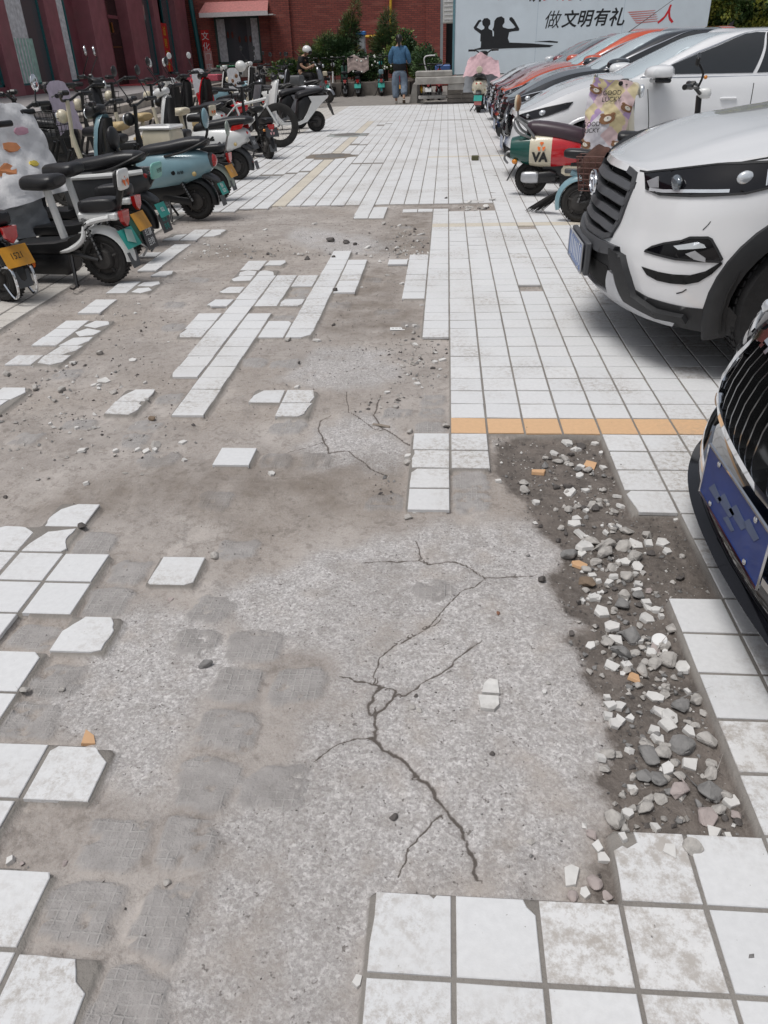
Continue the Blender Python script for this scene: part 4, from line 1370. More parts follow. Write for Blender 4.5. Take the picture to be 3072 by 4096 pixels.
def band(mb, surf, line, w, off, thick=.012, closed=False):
    """a narrow raised strip along a line of surface coordinates"""
    n = len(line)
    rng_ = range(n if closed else n - 1)
    L_, R2 = [], []
    for i in range(n):
        a = line[i - 1] if (i > 0 or closed) else line[i]
        b = line[(i + 1) % n] if (i < n - 1 or closed) else line[i]
        dx, dy = b[0] - a[0], b[1] - a[1]
        d = math.hypot(dx, dy) + 1e-9
        nx, ny = -dy / d * w / 2, dx / d * w / 2
        L_.append((line[i][0] + nx, line[i][1] + ny)); R2.append((line[i][0] - nx, line[i][1] - ny))
    for i in rng_:
        j = (i + 1) % n
        k = max(1, int(math.hypot(line[j][0] - line[i][0], line[j][1] - line[i][1]) / .05))
        for m_ in range(k):
            t0, t1 = m_ / k, (m_ + 1) / k
            lp = lambda A, t: (A[i][0] + (A[j][0] - A[i][0]) * t, A[i][1] + (A[j][1] - A[i][1]) * t)
            a, b, c, d = lp(L_, t0), lp(L_, t1), lp(R2, t1), lp(R2, t0)
            mb.add([surf(*a, off), surf(*b, off), surf(*c, off), surf(*d, off), surf(*a, off - thick), surf(*b, off - thick), surf(*c, off - thick), surf(*d, off - thick)],
                   [(0, 1, 2, 3), (0, 4, 5, 1), (3, 2, 6, 7)])
    return mb


def interp(tab, x):
    if x <= tab[0][0]: return tab[0][1]
    for (a, fa), (b, fb) in zip(tab, tab[1:]):
        if x <= b:
            t = (x - a) / (b - a)
            return fa + (fb - fa) * t
    return tab[-1][1]


def sinterp(tab, x):
    """smooth (Catmull-Rom) interpolation in a table"""
    xs_ = [p[0] for p in tab]
    if x <= xs_[0]: return tab[0][1]
    if x >= xs_[-1]: return tab[-1][1]
    i = max(k for k in range(len(xs_) - 1) if xs_[k] <= x)
    p = [tab[max(i - 1, 0)], tab[i], tab[i + 1], tab[min(i + 2, len(tab) - 1)]]
    h = p[2][0] - p[1][0]
    m1 = (p[2][1] - p[0][1]) / (p[2][0] - p[0][0]) * h if p[2][0] != p[0][0] else 0
    m2 = (p[3][1] - p[1][1]) / (p[3][0] - p[1][0]) * h if p[3][0] != p[1][0] else 0
    t = (x - p[1][0]) / h
    return (2 * t ** 3 - 3 * t ** 2 + 1) * p[1][1] + (t ** 3 - 2 * t ** 2 + t) * m1 + (-2 * t ** 3 + 3 * t ** 2) * p[2][1] + (t ** 3 - t ** 2) * m2


class Car:
    """local frame: x forward with the nose at 0, y to the car's left, z up; s = -x is distance back from the nose"""

    def __init__(self, name, loc, rz, label, S, paint, group=None, cat='car'):
        self.S = S
        self.paint = paint
        self.root = thing(name, loc, rz, label, cat, group)
        o = [Vector((a, b, 0)) for a, b in S['outline']]
        pts = smooth_pts(o, 10)
        self.op = [(p.x, p.y) for p in pts]
        self.ul = [0]
        for a, b in zip(self.op, self.op[1:]): self.ul.append(self.ul[-1] + math.hypot(b[0] - a[0], b[1] - a[1]))
        self.U = self.ul[-1]

    def plan(self, u):
        u = min(max(u, 0), self.U)
        import bisect
        i = min(max(bisect.bisect_right(self.ul, u) - 1, 0), len(self.ul) - 2)
        t = (u - self.ul[i]) / (self.ul[i + 1] - self.ul[i] + 1e-12)
        a, b = self.op[i], self.op[i + 1]
        return a[0] + (b[0] - a[0]) * t, a[1] + (b[1] - a[1]) * t

    def u_l(self, l):
        """arc length at which the front outline reaches half-width l"""
        for i, (a, b) in enumerate(zip(self.op, self.op[1:])):
            if a[1] <= l <= b[1]: return self.ul[i] + (self.ul[i + 1] - self.ul[i]) * (l - a[1]) / (b[1] - a[1] + 1e-9)
        return self.U / 2

    def u_s(self, s):
        for i, (a, b) in enumerate(zip(self.op, self.op[1:])):
            if a[0] <= s <= b[0]: return self.ul[i] + (self.ul[i + 1] - self.ul[i]) * (s - a[0]) / (b[0] - a[0] + 1e-9)
        return self.U

    def ztop(self, s): return sinterp(self.S['ztop'], s)

    def base(self, u, z):
        s, l = self.plan(u)
        L_ = self.S['len']
        zt = max(self.ztop(s), .3)
        f = max(0, 1 - s / 1.1) ** 1.2
        r = max(0, 1 - (L_ - s) / 1.0) ** 1.2
        ss = s + f * sinterp(self.S['nose'], z) - r * sinterp(self.S['tail'], z)
        ll = l * sinterp(self.S['side'], z / zt)
        return Vector((-ss, ll, z))

    def surf(self, sgn=1):
        def f(u, z, off=0.0):
            p = self.base(u, z)
            if off:
                e = .004
                du = self.base(min(u + e, self.U), z) - self.base(max(u - e, 0), z)
                dz = self.base(u, z + e) - self.base(u, z - e)
                n_ = du.cross(dz)
                if n_.length > 0:
                    n_.normalize()
                    s, l = self.plan(u)
                    out = Vector((1 if s < .5 else 0, l, 0))
                    if n_.dot(Vector((p.x + self.S['len'] / 2, p.y, 0))) < 0: n_ = -n_
                    p = p + n_ * off
            return (p.x, p.y * sgn, p.z)
        return f

    def add(self, mb, name, m, parent=None, **k):
        return mb.build(name, m, parent or self.root, **k)

    def build_body(self, holes=()):
        S = self.S
        nu = int(self.U / .035)
        us = [self.U * i / nu for i in range(nu + 1)]
        nv = 22
        mb = MB()
        wheels = [(S['axles'][0], S['wr'] + .045), (S['axles'][1], S['wr'] + .045)]
        for sg in (1, -1):
            f = self.surf(sg)
            grid = []
            for u in us:
                s, l = self.plan(u)
                zt, zb = self.ztop(s), sinterp(S['zbot'], s)
                grid.append([list(f(u, zb + (zt - zb) * j / nv)) for j in range(nv + 1)])
            for i in range(nu + 1):
                for j in range(nv + 1):
                    p = grid[i][j]
                    if abs(p[1]) < .6: continue
                    for (ax, r) in wheels:
                        dx, dz = -p[0] - ax, p[2] - S['wr']
                        d = math.hypot(dx, dz)
                        if abs(d - r) < .024 and d > 1e-6:
                            p[0] = -(ax + dx / d * r); p[2] = max(S['wr'] + dz / d * r, .1)
            vs_ = [tuple(p) for col in grid for p in col]
            fs = []
            for i in range(nu):
                for j in range(nv):
                    q_ = [i * (nv + 1) + j, (i + 1) * (nv + 1) + j, (i + 1) * (nv + 1) + j + 1, i * (nv + 1) + j + 1]
                    c = [sum(vs_[k][d] for k in q_) / 4 for d in range(3)]
                    if abs(c[1]) > .6 and any(math.hypot(-c[0] - ax, c[2] - S['wr']) < r - .002 for ax, r in wheels): continue
                    uu = (us[i] + us[i + 1]) / 2
                    if any(inside(h, np.array([uu]), np.array([c[2]]))[0] for h in holes): continue
                    fs.append(tuple(q_))
            mb.add(vs_, fs)
        self.add(mb, 'body', self.paint, ang=40)
        # wheel houses, floor
        mb = MB()
        W = max(p[1] for p in self.op)
        mb.box((-S['len'] / 2, 0, .34), (S['len'] - .75, W * 2 - .5, .24))
        for ax, r in wheels:
            for sg in (1, -1):
                rg = []
                for k in range(17):
                    a = math.pi * k / 16 * 1.16 - .08 * math.pi
                    rg.append([(-(ax + math.cos(a) * (r + .012)), sg * (W - .03), S['wr'] + math.sin(a) * (r + .012)), (-(ax + math.cos(a) * (r + .012)), sg * (W - .32), S['wr'] + math.sin(a) * (r + .012))])
                mb.rings(rg, closed=False, cap=False)
        self.add(mb, 'underbody', M_under)
        # arch lips
        am = S.get('arch', self.paint)
        for ax, r in wheels:
            for sg in (1, -1):
                mb = MB()
                aw = S.get('archw', .018)
                rg = []
                for k in range(25):
                    a = math.pi * k / 24 * 1.2 - .1 * math.pi
                    ca, sa = math.cos(a), math.sin(a)
                    def on(rad, off):
                        s_, z_ = ax + ca * rad, max(S['wr'] + sa * rad, .13)
                        u_ = self.u_s(min(max(s_, .02), S['len'] - .02))
                        p = self.surf(sg)(u_, min(z_, self.ztop(s_) - .01), off)
                        return (-s_ if abs(p[1]) > .75 * W else p[0], p[1], z_)
                    rg.append([on(r - .012, -.05), on(r - .012, .012), on(r + aw * .5, .016), on(r + aw, .010), on(r + aw + .004, -.01)])
                mb.rings(rg, closed=False, cap=False)
                self.add(mb, 'arch_trim', am, ang=50)

    def build_hood(self, s1, crown=.04, name='hood', inset=.006, lip=.0):
        """the bonnet as a sheet within the top outline from the nose back to s1"""
        S = self.S
        n0 = [self.base(self.u_l(0), self.ztop(0))]
        # top outline
        us = np.linspace(0, self.u_s(s1), 60)
        top = [self.base(u, self.ztop(self.plan(u)[0])) for u in us]
        ss = [-p.x for p in top]
        rows = []
        N_ = 34
        sA = ss[0] + inset
        for i in range(N_ + 1):
            s = sA + (s1 - sA) * (i / N_) ** 1.6
            # half-width and edge height of the outline at s
            k = 0
            while k < len(ss) - 2 and ss[k + 1] < s: k += 1
            t = (s - ss[k]) / (ss[k + 1] - ss[k] + 1e-9)
            t = min(max(t, 0), 1)
            e = top[k].lerp(top[k + 1], t)
            wl = max(e.y - inset, .02)
            cr = crown * min(1, ((s - sA) / .5)) ** .6
            row = []
            for j in range(-12, 13):
                f = j / 12
                g_ = 1 - abs(f) ** 2.4
                ridge = S.get('ridge', 0) * math.exp(-((abs(f) - .62) / .10) ** 2) * min(1, (s - sA) / .4)
                row.append((-s, f * wl, e.z - .002 + lip * (1 - (s - sA) / (s1 - sA)) + cr * g_ + ridge))
            rows.append(row)
        mb = MB().rings(rows, closed=False, cap=False)
        return self.add(mb, name, self.paint, ang=45)

    def build_cabin(self):
        S = self.S
        lv = S['cabin']                      # rows of (z, s_front, s_rear, half width)
        def lev(v):
            return [sinterp([(k / (len(lv) - 1), r[c]) for k, r in enumerate(lv)], v) for c in range(4)]
        def G(sgn):
            def pos(u, v):
                z, sf, sr, w = lev(v)
                bow, bowr = S.get('bow', .12), .10
                rc = .10
                if u < .27:
                    y = (w - rc * .7) * (u / .27); s = sf + bow * (u / .27) ** 2
                elif u < .35:
                    t = (u - .27) / .08; a = t * math.pi / 2
                    y = w - rc * .7 + rc * .7 * math.sin(a); s = sf + bow + (rc * 1.5) * (1 - math.cos(a))
                elif u < .82:
                    t = (u - .35) / .47
                    s0, s1 = sf + bow + rc * 1.5, sr - bowr - rc
                    s = s0 + (s1 - s0) * t; y = w * (1 - .10 * max(0, t - .45) ** 2 * 2)
                elif u < .88:
                    t = (u - .82) / .06; a = t * math.pi / 2
                    w2 = w * (1 - .10 * .55 ** 2 * 2)
                    s = sr - bowr - rc + rc * math.sin(a); y = w2 - rc + rc * math.cos(a)
                else:
                    t = (u - .88) / .12
                    w2 = w * (1 - .10 * .55 ** 2 * 2)
                    y = (w2 - rc) * (1 - t); s = sr - bowr * (1 - t) ** 2
                return Vector((-s, y, z))
            def f(u, v, off=0.0):
                p = pos(u, v)
                if off:
                    e = .004
                    n_ = (pos(min(u + e, 1), v) - pos(max(u - e, 0), v)).cross(pos(u, min(v + e, 1)) - pos(u, max(v - e, 0)))
                    if n_.length > 0:
                        n_.normalize()
                        z, sf, sr, w = lev(v)
                        if n_.dot(p - Vector((-(sf + sr) / 2, 0, z - .4))) < 0: n_ = -n_
                        p = p + n_ * off
                return (p.x, p.y * sgn, p.z)
            return f
        self.G = G
        us = [i / 50 for i in range(51)]
        vs_ = [j / 14 for j in range(15)]
        mb = MB()
        for sg in (1, -1):
            f = G(sg)
            mb.rings([[f(u, v) for u in us] for v in vs_], closed=False, cap=False)
        # roof: from the top outline inwards with crown
        z, sf, sr, w = lev(1.0)
        rows = []
        f1, f2 = G(1), G(-1)
        for u in us:
            a, b = f1(u, 1.0), f2(u, 1.0)
            rows.append([(a[0], a[1] + (b[1] - a[1]) * k / 8, a[2] + S.get('rcrown', .035) * (1 - (2 * k / 8 - 1) ** 2) * min(1, abs(a[1]) / .4)) for k in range(9)])
        mb.rings(rows, closed=False, cap=False)
        self.add(mb, 'cabin', S.get('roofpaint', self.paint), ang=40)
        mb = MB()
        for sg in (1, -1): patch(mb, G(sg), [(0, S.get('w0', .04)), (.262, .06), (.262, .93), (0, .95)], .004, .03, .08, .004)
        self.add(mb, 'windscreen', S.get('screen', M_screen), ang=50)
        mb = MB()
        for sg in (1, -1):
            mb2 = MB()
            for k, pl_ in enumerate(S['windows']):
                mb3 = MB(); patch(mb3, G(sg), pl_, .004, .03, .09, .004)
                self.add(mb3, 'side_window', M_glassc, ang=50)
            if S.get('window_trim'):
                mb3 = MB()
                band(mb3, G(sg), S['window_trim'], .012, .009)
                self.add(mb3, 'window_trim', M_chrome, ang=60)
        mb = MB()
        for sg in (1, -1): patch(mb, G(sg), [(.89, .12), (1, .12), (1, .9), (.89, .9)], .004, .03, .09, .004)
        self.add(mb, 'rear_window', M_glassc)

    def wheels(self, lod=1):
        S = self.S
        r, w = S['wr'], S.get('ww', .2)
        W = max(p[1] for p in self.op)
        proto = None
        for ax in S['axles']:
            for sg in (1, -1):
                c = (-ax, sg * (W - .03 - w / 2), r)
                if proto is None:
                    e = link('wheel', MB().lathe([(r * .62, -w / 2 + .02), (r * .66, -w / 2), (r * .93, -w / 2 + .004), (r * .985, -w / 2 + .03), (r, -w / 2 + .05), (r, w / 2 - .05), (r * .985, w / 2 - .03), (r * .93, w / 2 - .004), (r * .66, w / 2), (r * .62, w / 2 - .02)], axis='y', seg=40).build('tyre_', M_tyre, None).data, self.root, c)
                    bpy.data.objects.remove([o for o in bpy.data.objects if o.name.startswith('tyre_')][0])
                    tr = MB()
                    for k in range(56):
                        a = k * math.tau / 56
                        for off in (-.3, -.1, .1, .3):
                            R = Matrix.Rotation(-a, 3, 'Y')
                            tr.box(R @ Vector((r + .001, off * w, 0)), (.008, w * .15, r * .075), R @ Matrix.Rotation(.3 * (1 if off > 0 else -1), 3, 'X'))
                    tr.build('tread', M_tyre, e, smooth=False)
                    mb = MB().lathe([(r * .62, -.05), (r * .62, .07), (r * .58, .075), (r * .56, .05), (r * .5, -.02), (.0, -.03)], axis='y', seg=30)
                    mb.build('rim', M_under, e)
                    mb = MB()
                    for k in range(5):
                        a = k * math.tau / 5
                        for da in (-.14, .14):
                            p0 = (math.cos(a) * .05, .055, math.sin(a) * .05); p1 = (math.cos(a + da) * r * .6, .07, math.sin(a + da) * r * .6)
                            mb.tube([p0, p1], [.022, .016], 6)
                    mb.lathe([(.0, .075), (.05, .07), (.055, .04)], axis='y', seg=14)
                    mb.lathe([(r * .63, .06), (r * .62, .08), (r * .58, .075)], axis='y', seg=30)
                    mb.build('spokes', M_rim, e)
                    proto = e
                else:
                    e = copy_tree(proto, self.root)
                    e.location = c
                if sg < 0: e.rotation_euler = (0, 0, math.pi)

    def mirror(self, s, z, m, arm=.0, size=1.0):
        W = self.S['side_at_mirror']
        for sg in (1, -1):
            c = Vector((-s, sg * (W + .12 * size), z))
            e = MB(); rg = []
            for t_, hx, hz in ((-.105, .02, .02), (-.095, .045, .045), (-.03, .062, .062), (.05, .056, .062), (.10, .04, .048), (.112, .015, .02)):
                rg.append([(c.x + hx * 2.1 * size * math.copysign(abs(math.cos(a)) ** .7, math.cos(a)) * (1 if math.cos(a) > 0 else .8), c.y + sg * t_ * size, c.z + hz * size * math.copysign(abs(math.sin(a)) ** .7, math.sin(a)) * (1 if math.sin(a) > 0 else .55)) for a in [k * math.tau / 16 for k in range(16)]])
            e.rings(rg)
            o = e.build('mirror', m, self.root, sub=1)
            MB().box((c.x, c.y, c.z - .045 * size), (.12 * size, .20 * size, .03 * size), bev=.012).build('mirror_base', M_gloss, o)
            MB().box((c.x - .02, sg * (W + .02), c.z - .05 * size), (.08 * size, .10, .03 * size), bev=.01).build('mirror_arm', M_gloss, o)
            MB().box((c.x - .062 * size, c.y, c.z + .008), (.01, .17 * size, .08 * size), bev=.004).build('mirror_glass', M_chrome, o)


# ---------- the white crossover at the right, nose to the aisle
M_carwhite = mat('white_car_paint', (.79, .80, .815), .2, coat=1.0, var=.015, scale=3)
SUV = dict(len=4.2, wr=.335, ww=.22, axles=(.84, 3.35), arch=M_clad, archw=.07,
           outline=[(0, 0), (.008, .13), (.03, .28), (.075, .45), (.15, .62), (.25, .755), (.38, .84), (.56, .893), (.85, .915), (1.4, .92), (2.2, .92), (3.3, .91), (3.85, .86), (4.08, .74), (4.17, .5), (4.2, .2), (4.2, 0)],
           ztop=[(0, .845), (.1, .845), (.2, .87), (.35, .915), (.55, .955), (.8, .985), (1.15, 1.02), (2, 1.05), (3.2, 1.08), (3.9, 1.09), (4.2, 1.06)],
           zbot=[(0, .23), (.25, .225), (.5, .22), (.8, .25), (1.3, .24), (3, .24), (3.9, .28), (4.2, .35)],
           nose=[(.2, .16), (.26, .07), (.33, .025), (.42, .01), (.5, .012), (.6, .035), (.72, .055), (.82, .085), (.9, .13), (1.1, .2)],
           tail=[(.2, .1), (.5, 0), (.8, .04), (1.1, .12)],
           side=[(0, .93), (.25, .975), (.45, .99), (.62, 1.0), (.72, .992), (.8, .985), (.9, .965), (1.0, .925)],
           cabin=[(1.0, 1.02, 4.15, .84), (1.18, 1.32, 4.05, .79), (1.33, 1.60, 3.95, .73), (1.46, 1.95, 3.80, .66), (1.50, 2.15, 3.70, .60)],
           windows=[[(.335, .12), (.54, .10), (.54, .84), (.45, .86), (.37, .5)], [(.555, .10), (.72, .12), (.72, .84), (.555, .84)], [(.735, .13), (.81, .3), (.79, .75), (.735, .82)]],
           side_at_mirror=.86, ridge=.008)
suv = Car('crossover', (.70, 1.385, 0), math.pi, 'white crossover car with chrome badge and grey slatted grille at the right', SUV, M_carwhite)
ul, us_ = suv.u_l, suv.u_s
GR = [(0, .826), (ul(.30), .824), (ul(.385), .812), (ul(.40), .77), (ul(.37), .62), (ul(.33), .545), (ul(.27), .53), (0, .525)]
suv.build_body(holes=[[(u - .001 if u == 0 else u, z) for u, z in GR]])
suv.build_hood(1.12, .055, lip=.0)
suv.build_cabin()
suv.wheels()
suv.mirror(1.42, 1.08, M_carwhite, size=1.05)
sf = [suv.surf(1), suv.surf(-1)]
# grille: dark mouth, broad rim, four slats
mb = MB()
for f in sf: patch(mb, f, GR, -.055, .05, .05, .0)
gr = suv.add(mb, 'grille', M_under)
mb = MB()
for f in sf: band(mb, f, GR[1:], .026, .012, .06)
suv.add(mb, 'grille_frame', M_clad2, gr)
for k, z in enumerate((.772, .706, .640, .580)):
    mb = MB()
    hw_ = interp([(.53, .33), (.62, .37), (.77, .40), (.85, .38)], z)
    for f in sf:
        uu = [ul(hw_ * i / 10) for i in range(11)]
        # each slat: a shelf that slopes forward, kinked down at the outer third
        zk = [z - .012 * max(0, i - 5) / 5 for i in range(11)]
        rg = [[f(u, zz + .019, -.03), f(u, zz + .017, .006), f(u, zz - .012, .016), f(u, zz - .020, .004), f(u, zz - .018, -.03)] for u, zz in zip(uu, zk)]
        mb.rings(rg, closed=False, cap=False)
    suv.add(mb, 'grille_slat', M_clad2, gr, ang=25)
# chrome badge: oval ring with a slanted letter form
bd = MB()
cz, cxx = .735, .078 - .045
def bp_(a, r1, r2, off): return (-.028 + off * .4, math.cos(a) * r1, cz + math.sin(a) * r2)
bd.tube([bp_(k * math.tau / 28, .078, .052, .05) for k in range(28)], .008, 8, closed=True)
bd.tube([(-.008, .05, cz - .03), (-.006, .022, cz + .036)], [.008, .008], 6); bd.tube([(-.008, -.022, cz - .036), (-.006, -.05, cz + .03)], [.008, .008], 6)
bd.tube([(-.006, .040, cz - .008), (-.005, -.042, cz + .010)], [.008, .008], 6)
suv.add(bd, 'badge', M_chrome)
# headlights
HL = [(ul(.455), .828), (ul(.62), .858), (ul(.78), .895), (us_(.52), .915), (us_(.62), .905), (us_(.58), .845), (us_(.42), .80), (ul(.74), .775), (ul(.60), .762), (ul(.51), .772)]
for sg, f in zip((1, -1), sf):
    mb = MB(); patch(mb, f, HL, .006, .03, .03, .02)
    h = suv.add(mb, 'headlight', M_gloss, ang=50)
    band_ = MB(); band(band_, f, HL, .008, .009, .02, closed=True); band_.build('lamp_rim', M_clad, h)
    p = Vector(f(ul(.665), .815, .004)); mb = MB()
    mb.ball(tuple(p), (.022, .05, .032), 14, 10); mb.build('projector', mat('projector_glass', (.20, .23, .26), .1, .5, coat=1), h)
    p = Vector(f(us_(.40), .853, .0)); mb = MB(); mb.ball(tuple(p), (.036, .018, .028), 14, 10); mb.build('projector', M_lens, h)
    for dz in (.0,):
        mb = MB(); band(mb, f, [(ul(.535), .772), (ul(.62), .776), (ul(.74), .792), (us_(.36), .805)], .012, .009, .01); mb.build('light_strip', M_lens, h)
    mb = MB(); band(mb, f, [(us_(.47), .885), (us_(.485), .83)], .006, .009, .01); band(mb, f, [(us_(.50), .89), (us_(.512), .838)], .006, .009, .01); mb.build('reflector_rib', M_lens, h)
    mb = MB(); patch(mb, f, [(ul(.50), .80), (ul(.56), .825), (ul(.585), .785), (ul(.535), .778)], .0085, .03, .03, .004); mb.build('reflector', M_silver, h)
    # white corner of the fender between lamp and arch
    mb = MB(); patch(mb, f, [(us_(.56), .90), (us_(.605), .90), (us_(.575), .86), (us_(.545), .85)], .009, .03, .03, .004); mb.build('side_marker', mat('marker_grey', (.3, .32, .34), .2, coat=1), h)
    # fog lamp pocket with its hockey-stick of lamps, and the slot below
    FG = [(ul(.61), .532), (ul(.64), .556), (ul(.69), .580), (ul(.75), .602), (us_(.27), .62), (us_(.33), .628), (us_(.345), .622), (us_(.375), .585), (us_(.405), .548), (us_(.40), .538), (us_(.33), .534), (ul(.75), .528)]
    mb = MB(); patch(mb, f, FG, .003, .03, .03, .01); fg = suv.add(mb, 'fog_lamp', M_gloss, ang=50)
    mb = MB(); band(mb, f, FG, .009, .006, .016, closed=True); mb.build('fog_rim', M_clad, fg)
    mb = MB(); patch(mb, f, [(ul(.73), .578), (us_(.30), .607), (us_(.325), .60), (us_(.335), .588), (ul(.75), .566)], .008, .03, .03, .006); mb.build('light_strip', M_lens, fg)
    mb = MB(); patch(mb, f, [(ul(.775), .555), (us_(.30), .572), (us_(.345), .548), (us_(.35), .532), (ul(.80), .538)], .008, .03, .03, .006); mb.build('lamp_reflector', M_silver, fg)
    SL = [(ul(.615), .465), (ul(.70), .462), (us_(.25), .464), (us_(.31), .472), (us_(.36), .495), (us_(.405), .538), (us_(.412), .53), (us_(.385), .485), (us_(.345), .447), (us_(.30), .430), (us_(.25), .424), (ul(.70), .424), (ul(.65), .436)]
    mb = MB(); patch(mb, f, SL, .003, .03, .03, .01); suv.add(mb, 'bumper_slot', M_under)
    # black lower bumper and cladding up to the arch
    CL = [(ul(.50), .23), (ul(.66), .335), (ul(.80), .325), (us_(.42), .322), (us_(.46), .335), (us_(.56), .235), (us_(.5), .222), (ul(.75), .226)]
    CL = [(0, .232), (ul(.3), .231), (ul(.5), .229), (ul(.75), .228), (us_(.5), .222), (us_(.57), .24), (us_(.52), .30), (us_(.475), .352), (us_(.42), .335), (ul(.80), .332), (ul(.66), .338), (ul(.56), .36), (ul(.50), .44), (ul(.44), .515), (0, .505)]
    mb = MB(); patch(mb, f, CL, .005, .04, .03, .012); suv.add(mb, 'lower_bumper', M_clad, ang=50)
    # raised black horn beside the plate, silver skid plate
    HN = [(ul(.40), .50), (ul(.50), .49), (ul(.565), .40), (ul(.60), .335), (ul(.70), .30), (us_(.30), .30), (us_(.31), .275), (ul(.70), .272), (ul(.53), .30), (ul(.475), .40), (ul(.42), .455)]
    mb = MB(); patch(mb, f, HN, .035, .03, .03, .04); suv.add(mb, 'bumper_horn', M_clad, ang=50)
    SK = [(0, .285), (ul(.35), .285), (ul(.40), .40), (ul(.45), .395), (ul(.50), .29), (ul(.68), .268), (us_(.26), .262), (us_(.24), .243), (ul(.5), .24), (0, .238)]
    mb = MB(); patch(mb, f, SK, .022, .03, .03, .03); suv.add(mb, 'skid_plate', M_silver, ang=50)
    IN = [(0, .30), (ul(.34), .30), (ul(.385), .39), (ul(.36), .41), (0, .41)]
    mb = MB(); patch(mb, f, IN, .008, .04, .04, .01); suv.add(mb, 'lower_intake', M_under)
mb = MB()
for f in sf: patch(mb, f, [(0, .505), (ul(.44), .515), (ul(.42), .475), (ul(.3), .46), (0, .46)], .028, .04, .04, .03)
suv.add(mb, 'bumper_bar', M_clad2, ang=50)


def number_plate(root, c, w, h, m, text, mt, tilt=0.0, side=1, rim=True, textsize=.8, bolts=True, rimm=None, squeeze=1.0):
    """a plate facing local +x at c"""
    R = Matrix.Rotation(tilt, 3, 'Y')
    p = MB().box(c, (.004, w, h), R, bev=.0015).build('number_plate', m, root)
    if rim:
        mb = MB()
        for (y0, z0, y1, z1) in ((-1, -1, 1, -1), (1, -1, 1, 1), (1, 1, -1, 1), (-1, 1, -1, -1)):
            mb.tube([tuple(Vector(c) + R @ Vector((.003, y0 * w / 2, z0 * h / 2))), tuple(Vector(c) + R @ Vector((.003, y1 * w / 2, z1 * h / 2)))], .0045 * (w / .44) ** .5, 5)
        mb.build('plate_frame', rimm or M_silver, p)
    if bolts:
        for yy in (-.3, .3):
            for zz in (-.4, .4): MB().ball(tuple(Vector(c) + R @ Vector((.004, yy * w, zz * h))), (.005, .008, .008), 8, 5).build('plate_bolt', M_chrome, p)
    if text:
        text_mesh('lettering', text, h * textsize, mt, p, (tuple(Vector(c) + R @ Vector((.0045, 0, 0))), (0, 1, 0), tuple(R @ Vector((0, 0, 1))), (1, 0, 0)), squeeze=squeeze)
    return p


M_whiteink = mat('white_lettering', (.78, .8, .8), .4)
M_blackink = mat('black_lettering', (.015, .015, .015), .5)
number_plate(suv.root, (.045, .0, .41), .44, .14, M_bluep2, None, None)
for y in (-.16, -.11, -.05, .0, .05, .10, .16):       # smudged white strokes on the plate
    MB().box((.048, y, .41), (.0012, .012, .085)).build('plate_stroke', M_whiteink, suv.root, smooth=False)
MB().box((.02, 0, .41), (.03, .47, .16), bev=.006).build('plate_bracket', M_clad2, suv.root)
mb = MB()
for f in sf:
    band(mb, f, [(us_(1.52), .30), (us_(1.50), .6), (us_(1.45), .98)], .007, .001, .004); band(mb, f, [(us_(2.52), .30), (us_(2.55), .6), (us_(2.55), 1.02)], .007, .001, .004)
suv.add(mb, 'door_seam', M_seam)
mb = MB()
for f in sf: patch(mb, f, [(us_(1.3), .24), (us_(2.9), .24), (us_(2.9), .36), (us_(1.3), .36)], .01, .08, .05, .015)
suv.add(mb, 'sill_cladding', M_clad)
sc = MB()
for u, z, a in ((us_(.36), .66, 1.2), ): band(sc, sf[0], [(ul(.80), .655), (ul(.808), .675), (ul(.812), .69)], .003, .0015, .002)
band(sc, sf[0], [(ul(.775), .385), (ul(.79), .395), (ul(.80), .41)], .005, .0015, .002)
suv.add(sc, 'scuff', M_clad)
for sg in (1, -1): MB().box((-1.9 if 0 else -2.3, sg * .915, .86), (.17, .03, .028), bev=.01).build('door_handle', M_carwhite, suv.root)

for f in sf:
    mb = MB(); band(mb, f, [(ul(.40), .832)] + [(suv.u_l(l_), suv.ztop(suv.plan(suv.u_l(l_))[0]) - .010) for l_ in (.5, .6, .7, .8)] + [(us_(x_), suv.ztop(x_) - .012) for x_ in (.4, .55, .7, .9, 1.1)], .006, .0015, .003)
    suv.add(mb, 'hood_seam', M_seam)

# ---------- the black saloon in the right corner
M_carblack = mat('black_car_paint', (.010, .012, .015), .08, coat=1.0, var=.05)
BLK = dict(len=4.5, wr=.32, ww=.21, axles=(.88, 3.5),
           outline=[(0, 0), (.008, .2), (.03, .38), (.075, .55), (.15, .70), (.27, .81), (.45, .87), (.8, .89), (1.5, .89), (3.3, .88), (4.1, .83), (4.4, .66), (4.48, .4), (4.5, 0)],
           ztop=[(0, .66), (.08, .67), (.2, .71), (.45, .76), (.8, .81), (1.2, .87), (2, .90), (3.2, .93), (4.0, .95), (4.5, .90)],
           zbot=[(0, .15), (.4, .15), (1.2, .19), (3.2, .19), (4.2, .24), (4.5, .3)],
           nose=[(.1, .09), (.16, .02), (.2, .0), (.28, .02), (.36, .045), (.45, .03), (.55, .045), (.64, .085), (.72, .15), (.9, .2)],
           tail=[(.2, .1), (.5, 0), (.8, .04), (1.1, .12)],
           side=[(0, .94), (.3, .985), (.6, 1.0), (.8, .985), (1.0, .93)],
           cabin=[(.88, 1.15, 4.1, .80), (1.05, 1.55, 3.85, .74), (1.2, 1.9, 3.55, .68), (1.33, 2.25, 3.2, .60), (1.36, 2.4, 3.0, .55)],
           windows=[[(.335, .12), (.56, .10), (.56, .84), (.45, .86), (.37, .5)], [(.575, .10), (.78, .14), (.70, .84), (.575, .84)]], side_at_mirror=.84)
blk = Car('saloon_car', (.70, -1.135, 0), math.pi, 'black saloon car nosing in at the right edge with chrome grille and blue plate', BLK, M_carblack)
bl, bs = blk.u_l, blk.u_s
